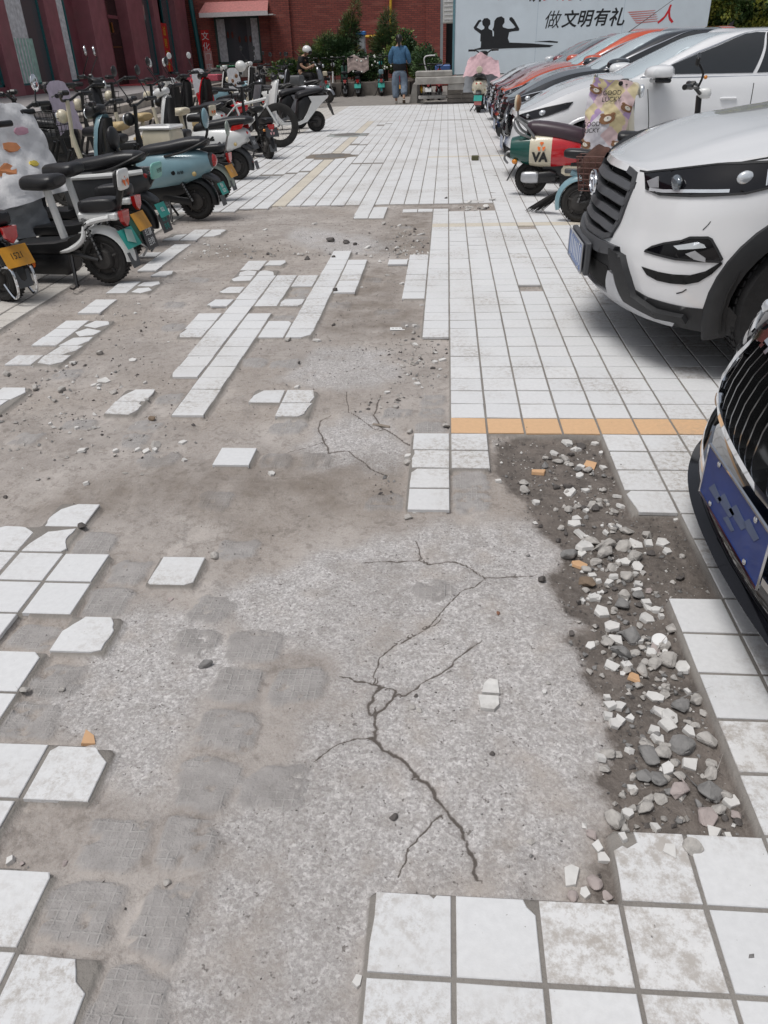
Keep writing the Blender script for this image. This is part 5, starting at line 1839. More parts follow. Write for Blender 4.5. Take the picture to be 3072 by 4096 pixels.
GB = [(0, .70), (bl(.30), .70), (bl(.37), .69), (bl(.43), .64), (bl(.445), .50), (bl(.42), .455), (bl(.36), .435), (0, .415)]
GB = [(0, .655), (bl(.34), .655), (bl(.41), .64), (bl(.455), .50), (bl(.44), .455), (bl(.38), .43), (0, .405)]
blk.build_body(holes=[[(u - .001 if u == 0 else u, z) for u, z in GB]])
blk.build_hood(1.2, .05)
blk.build_cabin()
blk.wheels()
blk.mirror(1.5, .93, M_carblack)
sf = [blk.surf(1), blk.surf(-1)]
mb = MB()
for f in sf: patch(mb, f, GB, -.05, .05, .05, .0)
gb_ = blk.add(mb, 'grille', M_under)
mb = MB()
for f in sf: band(mb, f, GB[1:], .030, .020, .05)
for f in sf: band(mb, f, [GB[0], GB[1]], .02, .02, .05)
blk.add(mb, 'grille_frame', M_chrome, gb_)
for i in range(1, 9):
    for f in sf:
        l0 = i * .052
        z0 = interp([(0, .42), (.36, .445), (.44, .50)], l0); z1 = interp([(0, .645), (.36, .645), (.44, .56)], l0)
        mb = MB()
        band(mb, f, [(bl(l0), z0), (bl(l0), (z0 * .85 + z1 * .15)), (bl(l0 * .985), z1)], .007, .012, .05)
        blk.add(mb, 'grille_slat', mat('slat_edge', (.16, .165, .17), .15, .9), gb_)
mb = MB()
for f in sf:
    for i in range(0, 8):
        l0 = i * .052 + .026
        mb = MB(); band(mb, f, [(bl(l0), .632), (bl(l0), .668)], .022, .018, .02); blk.add(mb, 'slat_cap', M_chrome, gb_)
eb_ = MB(); eb_.tube([(-.048, -.04 + math.cos(k * math.tau / 24) * .05, .60 + math.sin(k * math.tau / 24) * .045) for k in range(24)], .007, 8, closed=True); eb_.tube([(-.045, -.07, .60), (-.045, -.01, .60)], .008, 6); eb_.tube([(-.045, -.04, .565), (-.045, -.04, .635)], .008, 6)
blk.add(eb_, 'badge', M_chrome)
mb = MB()
for f in sf: band(mb, f, [(0, .255), (bl(.3), .258), (bl(.5), .27), (bl(.64), .295), (bl(.72), .325), (bl(.76), .36)], .018, .016, .02)
blk.add(mb, 'bumper_chrome', M_chrome)
mb = MB()
for f in sf: patch(mb, f, [(0, .155), (bl(.5), .157), (bl(.78), .165), (bs(.5), .19), (bs(.5), .205), (bl(.78), .195), (bl(.6), .185), (0, .18)], .03, .05, .03, .03)
blk.add(mb, 'bumper_lip', M_gloss, ang=50)
for sg, f in zip((1, -1), sf):
    mb = MB(); patch(mb, f, [(bl(.47), .66), (bl(.6), .69), (bl(.74), .72), (bs(.42), .745), (bs(.47), .73), (bl(.78), .655), (bl(.6), .61), (bl(.48), .60)], .005, .03, .03, .01)
    h = blk.add(mb, 'headlight', M_gloss)
    mb = MB(); band(mb, f, [(bl(.52), .625), (bl(.64), .64), (bl(.76), .67)], .012, .008, .008); mb.build('light_strip', M_lens, h)
    mb = MB(); mb.ball(f(bl(.62), .665, .0), (.02, .035, .026), 12, 8); mb.build('projector', M_lens, h)
    mb = MB(); patch(mb, f, [(bl(.50), .36), (bl(.66), .40), (bl(.74), .40), (bl(.70), .345), (bl(.55), .31)], .004, .03, .03, .01); blk.add(mb, 'bumper_slot', M_under)
    c = Vector(f(bl(.60), .375, .012)); R = Matrix.Rotation(.45 * sg, 3, 'Z')
    MB().lathe([(.0, .008), (.022, .008), (.026, .0)], c=tuple(c), axis='x', seg=16).build('parking_sensor', mat('tan_reflector', (.32, .2, .11), .3), blk.root)
number_plate(blk.root, (.018, .0, .335), .445, .145, M_bluep, None, None, rimm=M_chrome)
wash = MB()
for i, (y, z, w_, h_) in enumerate([(.12, .36, .10, .03), (.04, .345, .12, .035), (-.04, .33, .12, .035), (-.12, .318, .1, .03), (.0, .30, .08, .02)]):
    wash.prism([(-w_ / 2, -h_ / 2), (w_ * .3, -h_ / 2), (w_ / 2, h_ * .2), (-w_ * .2, h_ / 2)], .0008, ((.0205, y, z), (0, 1, 0), (0, 0, 1), (1, 0, 0)))
wash.build('plate_wash', mat('plate_grey_wash', (.085, .115, .20), .45), blk.root, smooth=False)
mb = MB()
for f in sf: band(mb, f, [(bs(1.45), .22), (bs(1.42), .85)], .006, .001, .004)
blk.add(mb, 'door_seam', M_seam)

# ---------- the row of cars beyond
M_carorange = mat('orange_car_paint', (.55, .075, .022), .2, coat=1.0, var=.03)
M_carmaroon = mat('maroon_car_paint', (.20, .035, .042), .2, coat=1.0, var=.04)
M_carblue = mat('dark_car_paint', (.018, .022, .028), .12, coat=1.0, var=.05)
M_sil = mat('silver_white_paint', (.60, .62, .64), .25, coat=1.0, var=.02)


def saloon(name, loc, label, paint, k=1.0, hk=1.0, plate=True, grille='v', hood=1.2, screen=None, group=None, hatch=False):
    Z = lambda t: [(a * k, b * hk) for a, b in t]
    S = dict(len=4.4 * k, wr=.31, ww=.2, axles=(.85 * k, 3.42 * k),
             outline=[(a * k, b) for a, b in [(0, 0), (.01, .2), (.045, .40), (.11, .58), (.21, .72), (.36, .82), (.55, .865), (.9, .885), (1.6, .89), (3.3, .88), (4.0, .83), (4.3, .66), (4.38, .4), (4.4, 0)]],
             ztop=Z([(0, .70), (.12, .715), (.3, .79), (.5, .865), (.75, .93), (1.0, .97), (1.3, .99), (2, .99), (3.2, .995), (4.0, 1.0), (4.4, .95)]),
             zbot=Z([(0, .19), (.4, .18), (1.2, .2), (3.2, .2), (4.2, .24), (4.4, .3)]),
             nose=[(.1, .12), (.2, .05), (.3, .0), (.45, .015), (.58, .03), (.7, .07), (.8, .14), (1.0, .2)],
             tail=[(.2, .1), (.5, 0), (.8, .04), (1.1, .12)],
             side=[(0, .93), (.25, .975), (.5, .995), (.68, 1.0), (.8, .985), (.92, .96), (1.0, .925)],
             cabin=[(.965 * hk, 1.10 * k, (4.3 if hatch else 3.95) * k, .80), (1.09 * hk, 1.38 * k, (4.25 if hatch else 3.75) * k, .76), (1.225 * hk, 1.68 * k, (4.15 if hatch else 3.5) * k, .70), (1.345 * hk, 1.97 * k, (4.0 if hatch else 3.2) * k, .62), (1.39 * hk, 2.22 * k, (3.9 if hatch else 3.0) * k, .54)],
             windows=[[(.325, .13), (.566, .11), (.570, .84), (.49, .87), (.43, .80), (.36, .45)], [(.575, .11), (.76, .13), (.74, .5), (.68, .84), (.58, .85)]],
             window_trim=[(.315, .07), (.55, .05), (.77, .07), (.75, .5), (.69, .9), (.56, .92), (.48, .94), (.42, .87), (.35, .5), (.315, .09)],
             side_at_mirror=.85, ridge=.006)
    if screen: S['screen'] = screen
    c = Car(name, loc, math.pi, label, S, paint, group)
    L_, Us = c.u_l, c.u_s
    zz = lambda z: z * hk
    if grille == 'v': G_ = [(0, zz(.655)), (L_(.26), zz(.655)), (L_(.36), zz(.64)), (L_(.385), zz(.59)), (L_(.33), zz(.46)), (L_(.22), zz(.44)), (0, zz(.435))]
    else: G_ = [(0, zz(.68)), (L_(.4), zz(.665)), (L_(.52), zz(.64)), (L_(.50), zz(.58)), (L_(.46), zz(.44)), (L_(.36), zz(.40)), (0, zz(.39))]
    c.build_body(holes=[[(u - .001 if u == 0 else u, z) for u, z in G_]])
    c.build_hood(hood * k, .055)
    c.build_cabin(); c.wheels(); c.mirror(1.5 * k, 1.04 * hk, paint, size=1.35)
    fs = [c.surf(1), c.surf(-1)]
    mb = MB()
    for f in fs: patch(mb, f, G_, -.03, .06, .06, 0)
    g_ = c.add(mb, 'grille', M_under)
    mb = MB()
    for f in fs: band(mb, f, G_[1:], .022, .012, .04)
    c.add(mb, 'grille_frame', M_gloss if grille == 'v' else M_chrome, g_)
    if grille == 'v':
        for i in range(0, 10):
            for f in fs:
                mb = MB()
                band(mb, f, [(L_(.018 + i * .036), zz(.46)), (L_(.018 + i * .036), zz(.635))], .008, .004, .04)
                c.add(mb, 'grille_slat', M_gloss, g_)
    else:
        for z in (.45, .51, .57, .63):
            mb = MB()
            for f in fs: band(mb, f, [(L_(.0), zz(z)), (L_(.2), zz(z)), (L_(.46), zz(z))], .022, .006, .03)
            c.add(mb, 'grille_slat', M_clad2 if grille == 'h' else M_chrome, g_)
    mb = MB(); mb.tube([(-.015, math.cos(a * math.tau / 16) * .03, zz(.61) + math.sin(a * math.tau / 16) * .045) for a in range(16)], .008, 6, closed=True); c.add(mb, 'badge', M_chrome)
    for sg, f in zip((1, -1), fs):
        H_ = [(L_(.50), zz(.665)), (L_(.66), zz(.70)), (Us(.30 * k), zz(.745)), (Us(.52 * k), zz(.79)), (Us(.60 * k), zz(.80)), (Us(.56 * k), zz(.745)), (Us(.36 * k), zz(.675)), (L_(.70), zz(.635)), (L_(.52), zz(.625))]
        mb = MB(); patch(mb, f, H_, .006, .03, .03, .012); h = c.add(mb, 'headlight', M_gloss)
        mb = MB(); band(mb, f, H_, .008, .009, .02, closed=True); mb.build('lamp_rim', M_chrome if grille != 'v' else M_clad, h)
        mb = MB(); mb.ball(f(Us(.30 * k), zz(.70), .002), (.04, .03, .03), 12, 8); mb.build('projector', M_lens, h)
        mb = MB(); mb.ball(f(L_(.66), zz(.665), .002), (.02, .04, .024), 12, 8); mb.build('projector', M_silver, h)
        mb = MB(); patch(mb, f, [(L_(.48), zz(.42)), (L_(.66), zz(.44)), (L_(.74), zz(.42)), (L_(.70), zz(.34)), (L_(.5), zz(.32))], .004, .04, .04, .01); fo = c.add(mb, 'fog_lamp', M_gloss)
        mb = MB(); mb.ball(f(L_(.62), zz(.385), .004), (.015, .03, .025), 10, 6); mb.build('lamp_lens', M_lens, fo)
        mb = MB(); band(mb, f, [(Us(1.5 * k), zz(.26)), (Us(1.47 * k), zz(.6)), (Us(1.42 * k), zz(.90))], .008, .001, .004); band(mb, f, [(Us(2.48 * k), zz(.26)), (Us(2.5 * k), zz(.93))], .008, .001, .004); c.add(mb, 'door_seam', M_seam)
        MB().box((-2.26 * k, sg * .885, zz(.80)), (.17, .03, .026), bev=.01).build('door_handle', paint, c.root)
    mb = MB()
    for f in fs: patch(mb, f, [(0, zz(.22)), (L_(.5), zz(.22)), (L_(.45), zz(.33)), (0, zz(.35))], .004, .05, .05, .01)
    c.add(mb, 'lower_intake', M_under)
    if plate:
        number_plate(c.root, (.025, 0, .36 * hk), .44, .14, M_bluep2, None, None)
        for y in (-.15, -.09, -.03, .03, .09, .15): MB().box((.0285, y, .36 * hk), (.0012, .014, .08)).build('plate_stroke', M_whiteink, c.root, smooth=False)
    for y0 in (.05, -.35):       # wipers parked at the foot of the screen
        z, s0 = .985 * hk, 1.12 * k
        MB().tube([(-s0 - .02, y0, z + .02), (-s0 - .09, y0 + .42, z + .035)], .008, 5).build('wiper', M_black, c.root)
    return c


M_paleglass = mat('painted_sky_glass', (.66, .76, .80), .04, spec=1.0, coat=1.0, var=.06, scale=2)  # pale base colour stands in for bright sky reflected in the windscreens
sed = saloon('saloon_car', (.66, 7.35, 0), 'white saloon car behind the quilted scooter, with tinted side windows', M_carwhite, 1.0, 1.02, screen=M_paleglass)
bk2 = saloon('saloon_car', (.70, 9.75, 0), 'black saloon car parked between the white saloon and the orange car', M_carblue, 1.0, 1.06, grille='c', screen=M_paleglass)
org = saloon('hatchback', (.78, 12.0, 0), 'orange red hatchback with a black aerial on its roof', M_carorange, .97, 1.09, grille='h', hatch=True, screen=mat('blueish_glass', (.52, .70, .74), .04, spec=1.0, coat=1.0, var=.05))  # screen's light blue imitates a sky reflection in its base colour
mar = saloon('hatchback', (.80, 14.1, 0), 'dark maroon hatchback parked beyond the orange one', M_carmaroon, .97, 1.07, grille='c', hatch=True)
frw = saloon('saloon_car', (.82, 16.2, 0), 'white saloon car at the far end of the row below the hoarding', M_sil, 1.0, 1.05, grille='h')
MB().tube([(-2.0, .25, 1.45), (-2.75, .35, 1.95)], [.008, .003], 5).build('aerial', M_black, org.root)
MB().add([(-3.6, -.02, 1.50), (-3.75, -.02, 1.50), (-3.78, 0, 1.62), (-3.6, .02, 1.50), (-3.75, .02, 1.50)], [(0, 1, 2), (4, 3, 2), (1, 4, 2), (0, 2, 3)]).build('aerial', M_black, org.root)
# ------------------------------------------------------------------ two-wheelers
M_seat = mat('black_leatherette', (.016, .016, .018), .38, var=.15, bump=.12, bscale=120)
M_blackp = mat('scooter_black', (.013, .013, .014), .35, var=.12, bump=.05)
M_greyp = mat('grey_plastic', (.09, .095, .10), .5, var=.12)
M_alloy = mat('dull_alloy', (.28, .28, .28), .42, .85, var=.15)
M_hub = mat('dusty_hub', (.055, .052, .05), .6, .4, var=.3, dirt=.4)
M_tyre2 = mat('scooter_tyre', (.020, .019, .018), .8, var=.35, bump=.3, dirt=.2)
M_wht = mat('scooter_white', (.72, .73, .72), .28, coat=.5, var=.03)
M_crm = mat('scooter_cream', (.66, .60, .46), .35, coat=.3, var=.05)
M_blu = mat('scooter_pale_blue', (.215, .36, .415), .30, coat=.5, var=.05)
M_mint = mat('scooter_mint', (.22, .52, .46), .4, var=.05)
M_grn = mat('fender_green', (.045, .15, .105), .35, coat=.3, var=.08)
M_sage = mat('sage_paint', (.27, .32, .28), .35, coat=.3, var=.05)
M_slv = mat('scooter_silver', (.30, .31, .33), .3, .7, coat=.5)
M_cyan = mat('plate_cyan', (.015, .33, .275), .4, dirt=.15)
M_yplate = mat('plate_yellow', (.64, .30, .025), .4, dirt=.3)
M_dgrey = mat('plate_dark', (.05, .052, .056), .45)
M_orange = mat('orange_print', (.80, .16, .02), .4)
M_lime = mat('lime_plastic', (.38, .62, .03), .4)
M_tanseat = mat('tan_seat', (.50, .38, .20), .5, var=.06)
M_redp = mat('scooter_red', (.50, .012, .02), .2, coat=.8)
M_dgreen = mat('scooter_dark_green', (.006, .08, .065), .25, coat=.6)
M_pinkc = mat('pink_quilt', (.62, .42, .45), .85, var=.08, bump=.5, bscale=40)
M_lilac = mat('lilac_quilt', (.60, .52, .62), .85, var=.08, bump=.5, bscale=40)
M_lining = mat('grey_lining', (.30, .32, .345), .6, var=.12, bump=.5, bscale=30)
M_wire = mat('basket_wire', (.03, .03, .03), .45, .5)
M_teal2 = mat('teal_paint', (.03, .36, .36), .35, coat=.4)


def loft(mb, secs, axis='x', n=16, ex=2.6, cap=True):
    """sections (x, zc, half-width, half-height[, exponent]) skinned along x; upright ones with axis 'z' give (z, xc, hw, hx)"""
    rings = []
    for s in secs:
        a, c, hw, hh = s[:4]
        e = s[4] if len(s) > 4 else ex
        ring = []
        for k in range(n):
            t = k * math.tau / n
            ct, st_ = math.cos(t), math.sin(t)
            y = hw * math.copysign(abs(ct) ** (2 / e), ct)
            h = hh * math.copysign(abs(st_) ** (2 / e), st_)
            ring.append((a, y, c + h) if axis == 'x' else (c + h, y, a))
        rings.append(ring)
    return mb.rings(rings, closed=True, cap=cap)


def bwheel(root, x, r, w=.085, hubm=None, rear=True, spokes=False, y=0.0, lod=1):
    t = MB().lathe([(r * .66, -w * .42), (r * .80, -w * .5), (r * .93, -w * .42), (r, -w * .15), (r, w * .15), (r * .93, w * .42), (r * .80, w * .5), (r * .66, w * .42)], c=(x, y, r), axis='y', seg=32).build('wheel', M_tyre2, root)
    if lod and w > .05:
        tr = MB()
        for k in range(36):
            a = k * math.tau / 36
            R = Matrix.Rotation(-a, 3, 'Y')
            for sg in (-1, 1): tr.box(Vector((x, y, r)) + R @ Vector((r - .001, sg * w * .22, 0)), (.005, w * .28, r * .07), R @ Matrix.Rotation(.5 * sg, 3, 'X'))
        tr.build('tread', M_tyre2, t, smooth=False)
    if spokes:
        mb = MB()
        for k in range(18):
            a = k * math.tau / 18
            mb.tube([(x + math.cos(a) * .02, y + (.02 if k % 2 else -.02), r + math.sin(a) * .02), (x + math.cos(a + .25) * r * .92, y, r + math.sin(a + .25) * r * .92)], .0016, 3, cap=False)
        mb.build('spokes', M_alloy, t)
        MB().lathe([(r * .93, -w * .4), (r * .90, 0), (r * .93, w * .4)], c=(x, y, r), axis='y', seg=32).build('rim', M_blackp, t)
        MB().lathe([(0, -.035), (.02, -.035), (.02, .035), (0, .035)], c=(x, y, r), axis='y', seg=10).build('hub', M_alloy, t)
    else:
        m = hubm or M_hub
        MB().lathe([(r * .67, -w * .40), (r * .64, -w * .46), (r * .60, -w * .30), (r * .3, -w * .36), (0, -w * .5), ], c=(x, y, r), axis='y', seg=28).build('rim', m, t)
        MB().lathe([(r * .67, w * .40), (r * .64, w * .46), (r * .60, w * .30), (r * .3, w * .36), (0, w * .5), ], c=(x, y, r), axis='y', seg=28).build('rim', m, t)
        if lod:
            mb = MB()
            for k in range(5):
                a = k * math.tau / 5 + .3
                for sg in (-1, 1): mb.tube([(x + math.cos(a) * r * .2, y + sg * w * .38, r + math.sin(a) * r * .2), (x + math.cos(a) * r * .62, y + sg * w * .36, r + math.sin(a) * r * .62)], .011, 5)
            mb.build('rim_spokes', m, t)
    return t


def fender(root, x, r, w, a0, a1, m, off=.03, name='fender', drop=.03, kid=None):
    """a mudguard curved round the wheel from angle a0 to a1 (degrees, 0 = forward, 90 = up)"""
    rg = []
    for k in range(15):
        a = math.radians(a0 + (a1 - a0) * k / 14)
        ca, sa = math.cos(a), math.sin(a)
        R = r + off
        tp = 1 - .25 * abs(k / 14 - .4)
        P = lambda rad, yy: (x + ca * rad, yy, r + sa * rad)
        rg.append([P(R - drop, -w * tp), P(R - .004, -w * .85 * tp), P(R + .012, -w * .4 * tp), P(R + .015, 0), P(R + .012, w * .4 * tp), P(R - .004, w * .85 * tp), P(R - drop, w * tp), P(R - drop + .004, w * .9 * tp), P(R - .004, 0), P(R - drop + .004, -w * .9 * tp)])
    return MB().rings(rg).build(name, m, root, ang=50)


def bars(root, x, z, w=.31, m=None, grip=M_blackp, mirrors=None, rise=.05, levers=True, stem=None, back=.10, lod=1, mm=None):
    m = m or M_blackp
    pts = smooth_pts([(x - back, -w, z + rise), (x - back * .5, -w * .6, z + rise), (x, -w * .25, z), (x, 0, z), (x, w * .25, z), (x - back * .5, w * .6, z + rise), (x - back, w, z + rise)], 4)
    h = MB().tube(pts, .013, 8).build('handlebar', m, root)
    for sg in (-1, 1):
        a, b = Vector((x - back * .72, sg * w * .72, z + rise)), Vector((x - back * 1.05, sg * w * 1.05, z + rise))
        MB().tube([a, b], .020, 8).build('grip', grip, h)
        MB().box(a + (a - b) * .25, (.05, .05, .045), bev=.012).build('switch', M_blackp, h)
        if levers and lod: MB().tube(smooth_pts([a + Vector((.03, 0, 0)), a + Vector((.06, sg * .03, -.005)), b + Vector((.05, 0, -.01))], 3), .006, 5).build('brake_lever', M_alloy, h)
        if mirrors:
            c = Vector((x + .02, sg * w * .85, z + rise + .26))
            MB().tube(smooth_pts([a, a + Vector((.04, sg * .02, .08)), c + Vector((.02, 0, -.06))], 3), .006, 5).build('mirror_stalk', M_blackp, h)
            mk = MB().ball(tuple(c), (.014, .058, .05), 14, 8).build('mirror', mirrors, h)
            MB().ball(tuple(c + Vector((-.009, 0, 0))), (.008, .050, .043), 14, 8).build('mirror_glass', mm or M_chrome, mk) if False else None
    return h


def plate(root, c, w, h, m, text=None, mt=M_whiteink, tilt=.35, ry=0.0, ts=.42):
    """a plate that faces backwards (local -x), its top leaning forward by tilt"""
    R = Matrix.Rotation(tilt, 3, 'Y')
    o = MB().box(c, (.004, w, h), R, bev=.0018).build('number_plate', m, root)
    if text:
        rows = text.split('\n')
        for i, t in enumerate(rows):
            zz = (len(rows) - 1) / 2 - i
            text_mesh('lettering', t, h * ts, mt, o, (tuple(Vector(c) + R @ Vector((-.0032, 0, zz * h * .42))), (0, -1, 0), tuple(R @ Vector((0, 0, 1))), (-1, 0, 0)), squeeze=.85)
    return o


def shock(root, a, b, m=M_blackp, r=.02):
    a, b = Vector(a), Vector(b)
    ax = (b - a).normalized(); o = ax.orthogonal().normalized(); p = ax.cross(o)
    n = 60
    s = MB().tube([a + (b - a) * (k / n) + (o * math.cos(k * math.tau / 8) + p * math.sin(k * math.tau / 8)) * r for k in range(n + 1)], .0048, 4).build('shock_spring', m, root)
    MB().tube([a - ax * .03, b + ax * .03], .009, 6).build('shock_rod', M_alloy, s)
    return s


def saddle(root, c, L, w, h, m=M_seat, tail=.0, name='saddle'):
    x, z = c
    secs = [(x + L * .5, z - h * .15, w * .28, h * .30), (x + L * .42, z, w * .42, h * .46), (x + L * .15, z + h * .02, w * .62, h * .5), (x - L * .15, z + h * .03, w * .92, h * .52), (x - L * .38, z + h * .12 + tail, w, h * .5), (x - L * .5, z + h * .18 + tail, w * .8, h * .3)]
    return loft(MB(), secs, n=18, ex=2.5).build(name, m, root, sub=1)


def emblem(root, c, r, m, frame):
    """three curved blades in a triangle"""
    o, ax, ay, nz = (Vector(q_) for q_ in frame)
    mb = MB()
    for k in range(3):
        a0 = k * math.tau / 3 + math.pi / 2
        pl_ = []
        for t, rad in ((-.62, .95), (-.3, 1.05), (0, 1.0), (.3, 1.05), (.62, .95), (.38, .5), (0, .16), (-.38, .5)):
            pl_.append((math.cos(a0 + t) * rad * r * .9, math.sin(a0 + t) * rad * r))
        mb.prism(pl_, .0012, (o, ax, ay, nz))
    return mb.build('emblem', m, root, smooth=False)


def quilt(mb, P, nu, nv, amp=.012, thick=.012, cell=(6, 8), diamond=False, flip=False):
    """padded cloth: P(u,v)->point; puffs between the stitch lines"""
    rows, back = [], []
    for j in range(nv + 1):
        rw_, bk = [], []
        for i in range(nu + 1):
            u, v = i / nu, j / nv
            p = Vector(P(u, v)); e = .01
            n_ = (Vector(P(min(u + e, 1), v)) - Vector(P(max(u - e, 0), v))).cross(Vector(P(u, min(v + e, 1))) - Vector(P(u, max(v - e, 0))))
            if n_.length > 0: n_.normalize()
            if flip: n_ = -n_
            a, b = u * cell[0], v * cell[1]
            if diamond: a, b = a + b, a - b
            puff = (abs(math.sin(a * math.pi)) * abs(math.sin(b * math.pi))) ** .4
            rw_.append(tuple(p + n_ * (amp * puff + .004 * mnoise.noise(Vector((u * 5, v * 5, nu)))))); bk.append(tuple(p - n_ * thick))
        rows.append(rw_); back.append(bk)
    mb.rings(rows, closed=False, cap=False)
    return mb, rows, back


def moped(loc, rz, label, fr=M_wht, sd=M_seat, fn=None, pl_=None, back=None, lod=1, tail=True, group='two-wheelers parked in the yard', basket=None, hb=1.0, lamp=None, box=None, mirrors=None, emb=False, wheel_r=.165, floor=M_blackp, boxm=M_seat, name='electric_moped', apron=None, cat='electric moped'):
    t = thing(name, loc, rz, label, cat, group)
    r = wheel_r
    bwheel(t, 0, r, .10, lod=lod); bwheel(t, 1.0, r, .09, rear=False, lod=lod)
    fnm = fn or fr
    fender(t, 0, r, .055, 60, 185, fnm, .035, 'rear_fender'); fender(t, 1.0, r, .045, 20, 150, fnm, .03, 'front_fender')
    # tubes
    mb = MB()
    mb.tube(smooth_pts([(.80, 0, .70), (.76, 0, .48), (.70, 0, .30), (.60, 0, .215), (.45, 0, .20)], 4), .026, 8)
    for sg in (-1, 1):
        mb.tube(smooth_pts([(.62, sg * .09, .235), (.40, sg * .10, .235), (.22, sg * .10, .235), (.10, sg * .09, .30), (.05, sg * .08, .40), (-.12, sg * .075, .44)], 4), .017, 8)
    mb.tube([(.27, 0, .22), (.33, 0, .60)], .026, 8)
    mb.build('frame', fr, t)
    for sg in (-1, 1): MB().tube([(.02, sg * .07, r), (.26, sg * .07, .22)], .016, 6).build('swing_arm', M_blackp, t)
    MB().lathe([(0, -.075), (.06, -.07), (.075, -.045), (.075, .045), (.06, .07), (0, .075)], c=(0, 0, r), axis='y', seg=18).build('hub_motor', M_hub, t)
    loft(MB(), [(.66, .225, .10, .03), (.62, .24, .125, .035), (.30, .25, .125, .042), (.20, .265, .11, .045)], ex=6).build('floor_mat', floor, t, ang=30)
    bt_ = loft(MB(), [(.63, .14, .085, .06), (.6, .14, .095, .075), (.27, .14, .095, .08), (.24, .15, .08, .06)], ex=7).build('battery_box', M_blackp, t, ang=30)
    if emb: emblem(bt_, None, .035, M_orange, ((.52, .0965, .145), (-1, 0, 0), (0, 0, 1), (0, 1, 0)))
    MB().tube([(.81, 0, .58), (.795, 0, .72), (.77, 0, .93 * hb)], .021, 8).build('steering_tube', fr if lod else M_blackp, t)
    for sg in (-1, 1): MB().tube([(.83, sg * .045, .56), (.90, sg * .055, .42), (1.0, sg * .055, r)], .017, 7).build('fork_leg', M_blackp if fr is not M_wht else M_alloy, t)
    bars(t, .78, .93 * hb, .30, mirrors=mirrors, lod=lod)
    lp = MB().ball((.86, 0, .80 * hb), (.06, .065, .065), 16, 10).build('headlight', lamp or fr, t)
    MB().ball((.90, 0, .80 * hb), (.03, .05, .05), 14, 8).build('lamp_lens', M_lens, lp)
    MB().box((.79, 0, .99 * hb), (.07, .12, .045), bev=.015).build('display', M_blackp, t)
    saddle(t, (.36, .645), .30, .115, .10, sd)
    loft(MB(), [(.10, .50, .07, .03), (.08, .505, .085, .045), (-.10, .515, .085, .048), (-.17, .515, .07, .04)], ex=5).build('rear_seat', boxm, t, sub=1)
    MB().box((-.03, 0, .445), (.28, .14, .05), bev=.012).build('rear_rack', fr, t)
    if back is not None:
        MB().tube([(-.15, 0, .48), (-.20, 0, .60)], .022, 6).build('backrest_post', M_blackp, t)
        b = MB().box((-.205, 0, .665), (.05, .15, .13), Matrix.Rotation(-.12, 3, 'Y'), bev=.022).build('backrest', M_seat, t, sub=1)
        c_ = MB().box((-.232, 0, .665), (.03, .152, .132), Matrix.Rotation(-.12, 3, 'Y'), bev=.012).build('backrest_shell', back, b, sub=1)
        if emb: emblem(b, None, .045, M_orange, ((-.2485, 0, .665), (0, -1, 0), (.12, 0, 1), (-1, 0, .12)))
    if tail:
        MB().prism([(-.05, .045), (.05, .045), (.04, -.02), (0, -.055), (-.04, -.02)], .03, ((-.175, 0, .43), (0, 1, 0), (0, 0, 1), (-1, 0, 0))).build('tail_light', M_redlens, t, smooth=False)
    for sg in (-1, 1): shock(t, (.06, sg * .085, .41), (.0, sg * .085, .20), r=.018) if lod else None
    if pl_:
        plate(t, (-.20, 0, .30), .20, .13, pl_[0], pl_[1], pl_[2] if len(pl_) > 2 else M_whiteink, tilt=.45)
        MB().tube([(-.12, 0, .36), (-.19, 0, .31)], .01, 5).build('plate_bracket', M_blackp, t)
    MB().prism([(-.06, 0), (.06, 0), (.05, -.10), (-.05, -.10)], .008, ((-.19, 0, .21), (0, 1, 0), (.25, 0, 1), (-1, 0, 0))).build('mud_flap', M_greyp, t, smooth=False)
    MB().tube([(.20, .10, .20), (.15, .20, .012)], .012, 6).tube([(.15, .17, .02), (.15, .25, .012), (.19, .22, .012)], .007, 5).build('kick_stand', M_blackp, t)
    if basket:
        mb = MB()
        x0, x1, y_, z0, z1 = .88, 1.12, .14, .62 * hb, .84 * hb
        for zz in np.linspace(z0, z1, 5):
            k = (zz - z0) / (z1 - z0) * .03
            mb.tube([(x0 - k * .3, -y_ - k, zz), (x1 + k, -y_ - k, zz), (x1 + k, y_ + k, zz), (x0 - k * .3, y_ + k, zz)], .004, 4, closed=True)
        for i in range(6):
            yy = -y_ + 2 * y_ * i / 5
            mb.tube([(x1, yy, z0), (x1 + .03, yy * 1.2, z1)], .003, 3); mb.tube([(x0, yy, z0), (x0, yy * 1.2, z1)], .003, 3); mb.tube([(x0, yy, z0), (x1, yy, z0)], .003, 3)
        for i in range(5):
            xx = x0 + (x1 - x0) * i / 4
            for sg in (-1, 1): mb.tube([(xx, sg * y_, z0), (xx, sg * (y_ + .03), z1)], .003, 3)
        mb.build('basket', basket, t)
    if box:
        loft(MB(), [(-.36, .62, .13, .10), (-.34, .62, .15, .12), (-.06, .62, .15, .12), (-.04, .62, .13, .10)], ex=6).build('top_box', box, t, ang=40)
        MB().box((-.20, 0, .755), (.34, .32, .035), bev=.015).build('box_lid', M_wht, t)
        for yy in (-.06, .06): MB().box((-.362, yy, .60), (.006, .05, .014)).build('reflector', M_redlens, t, smooth=False)
    return t


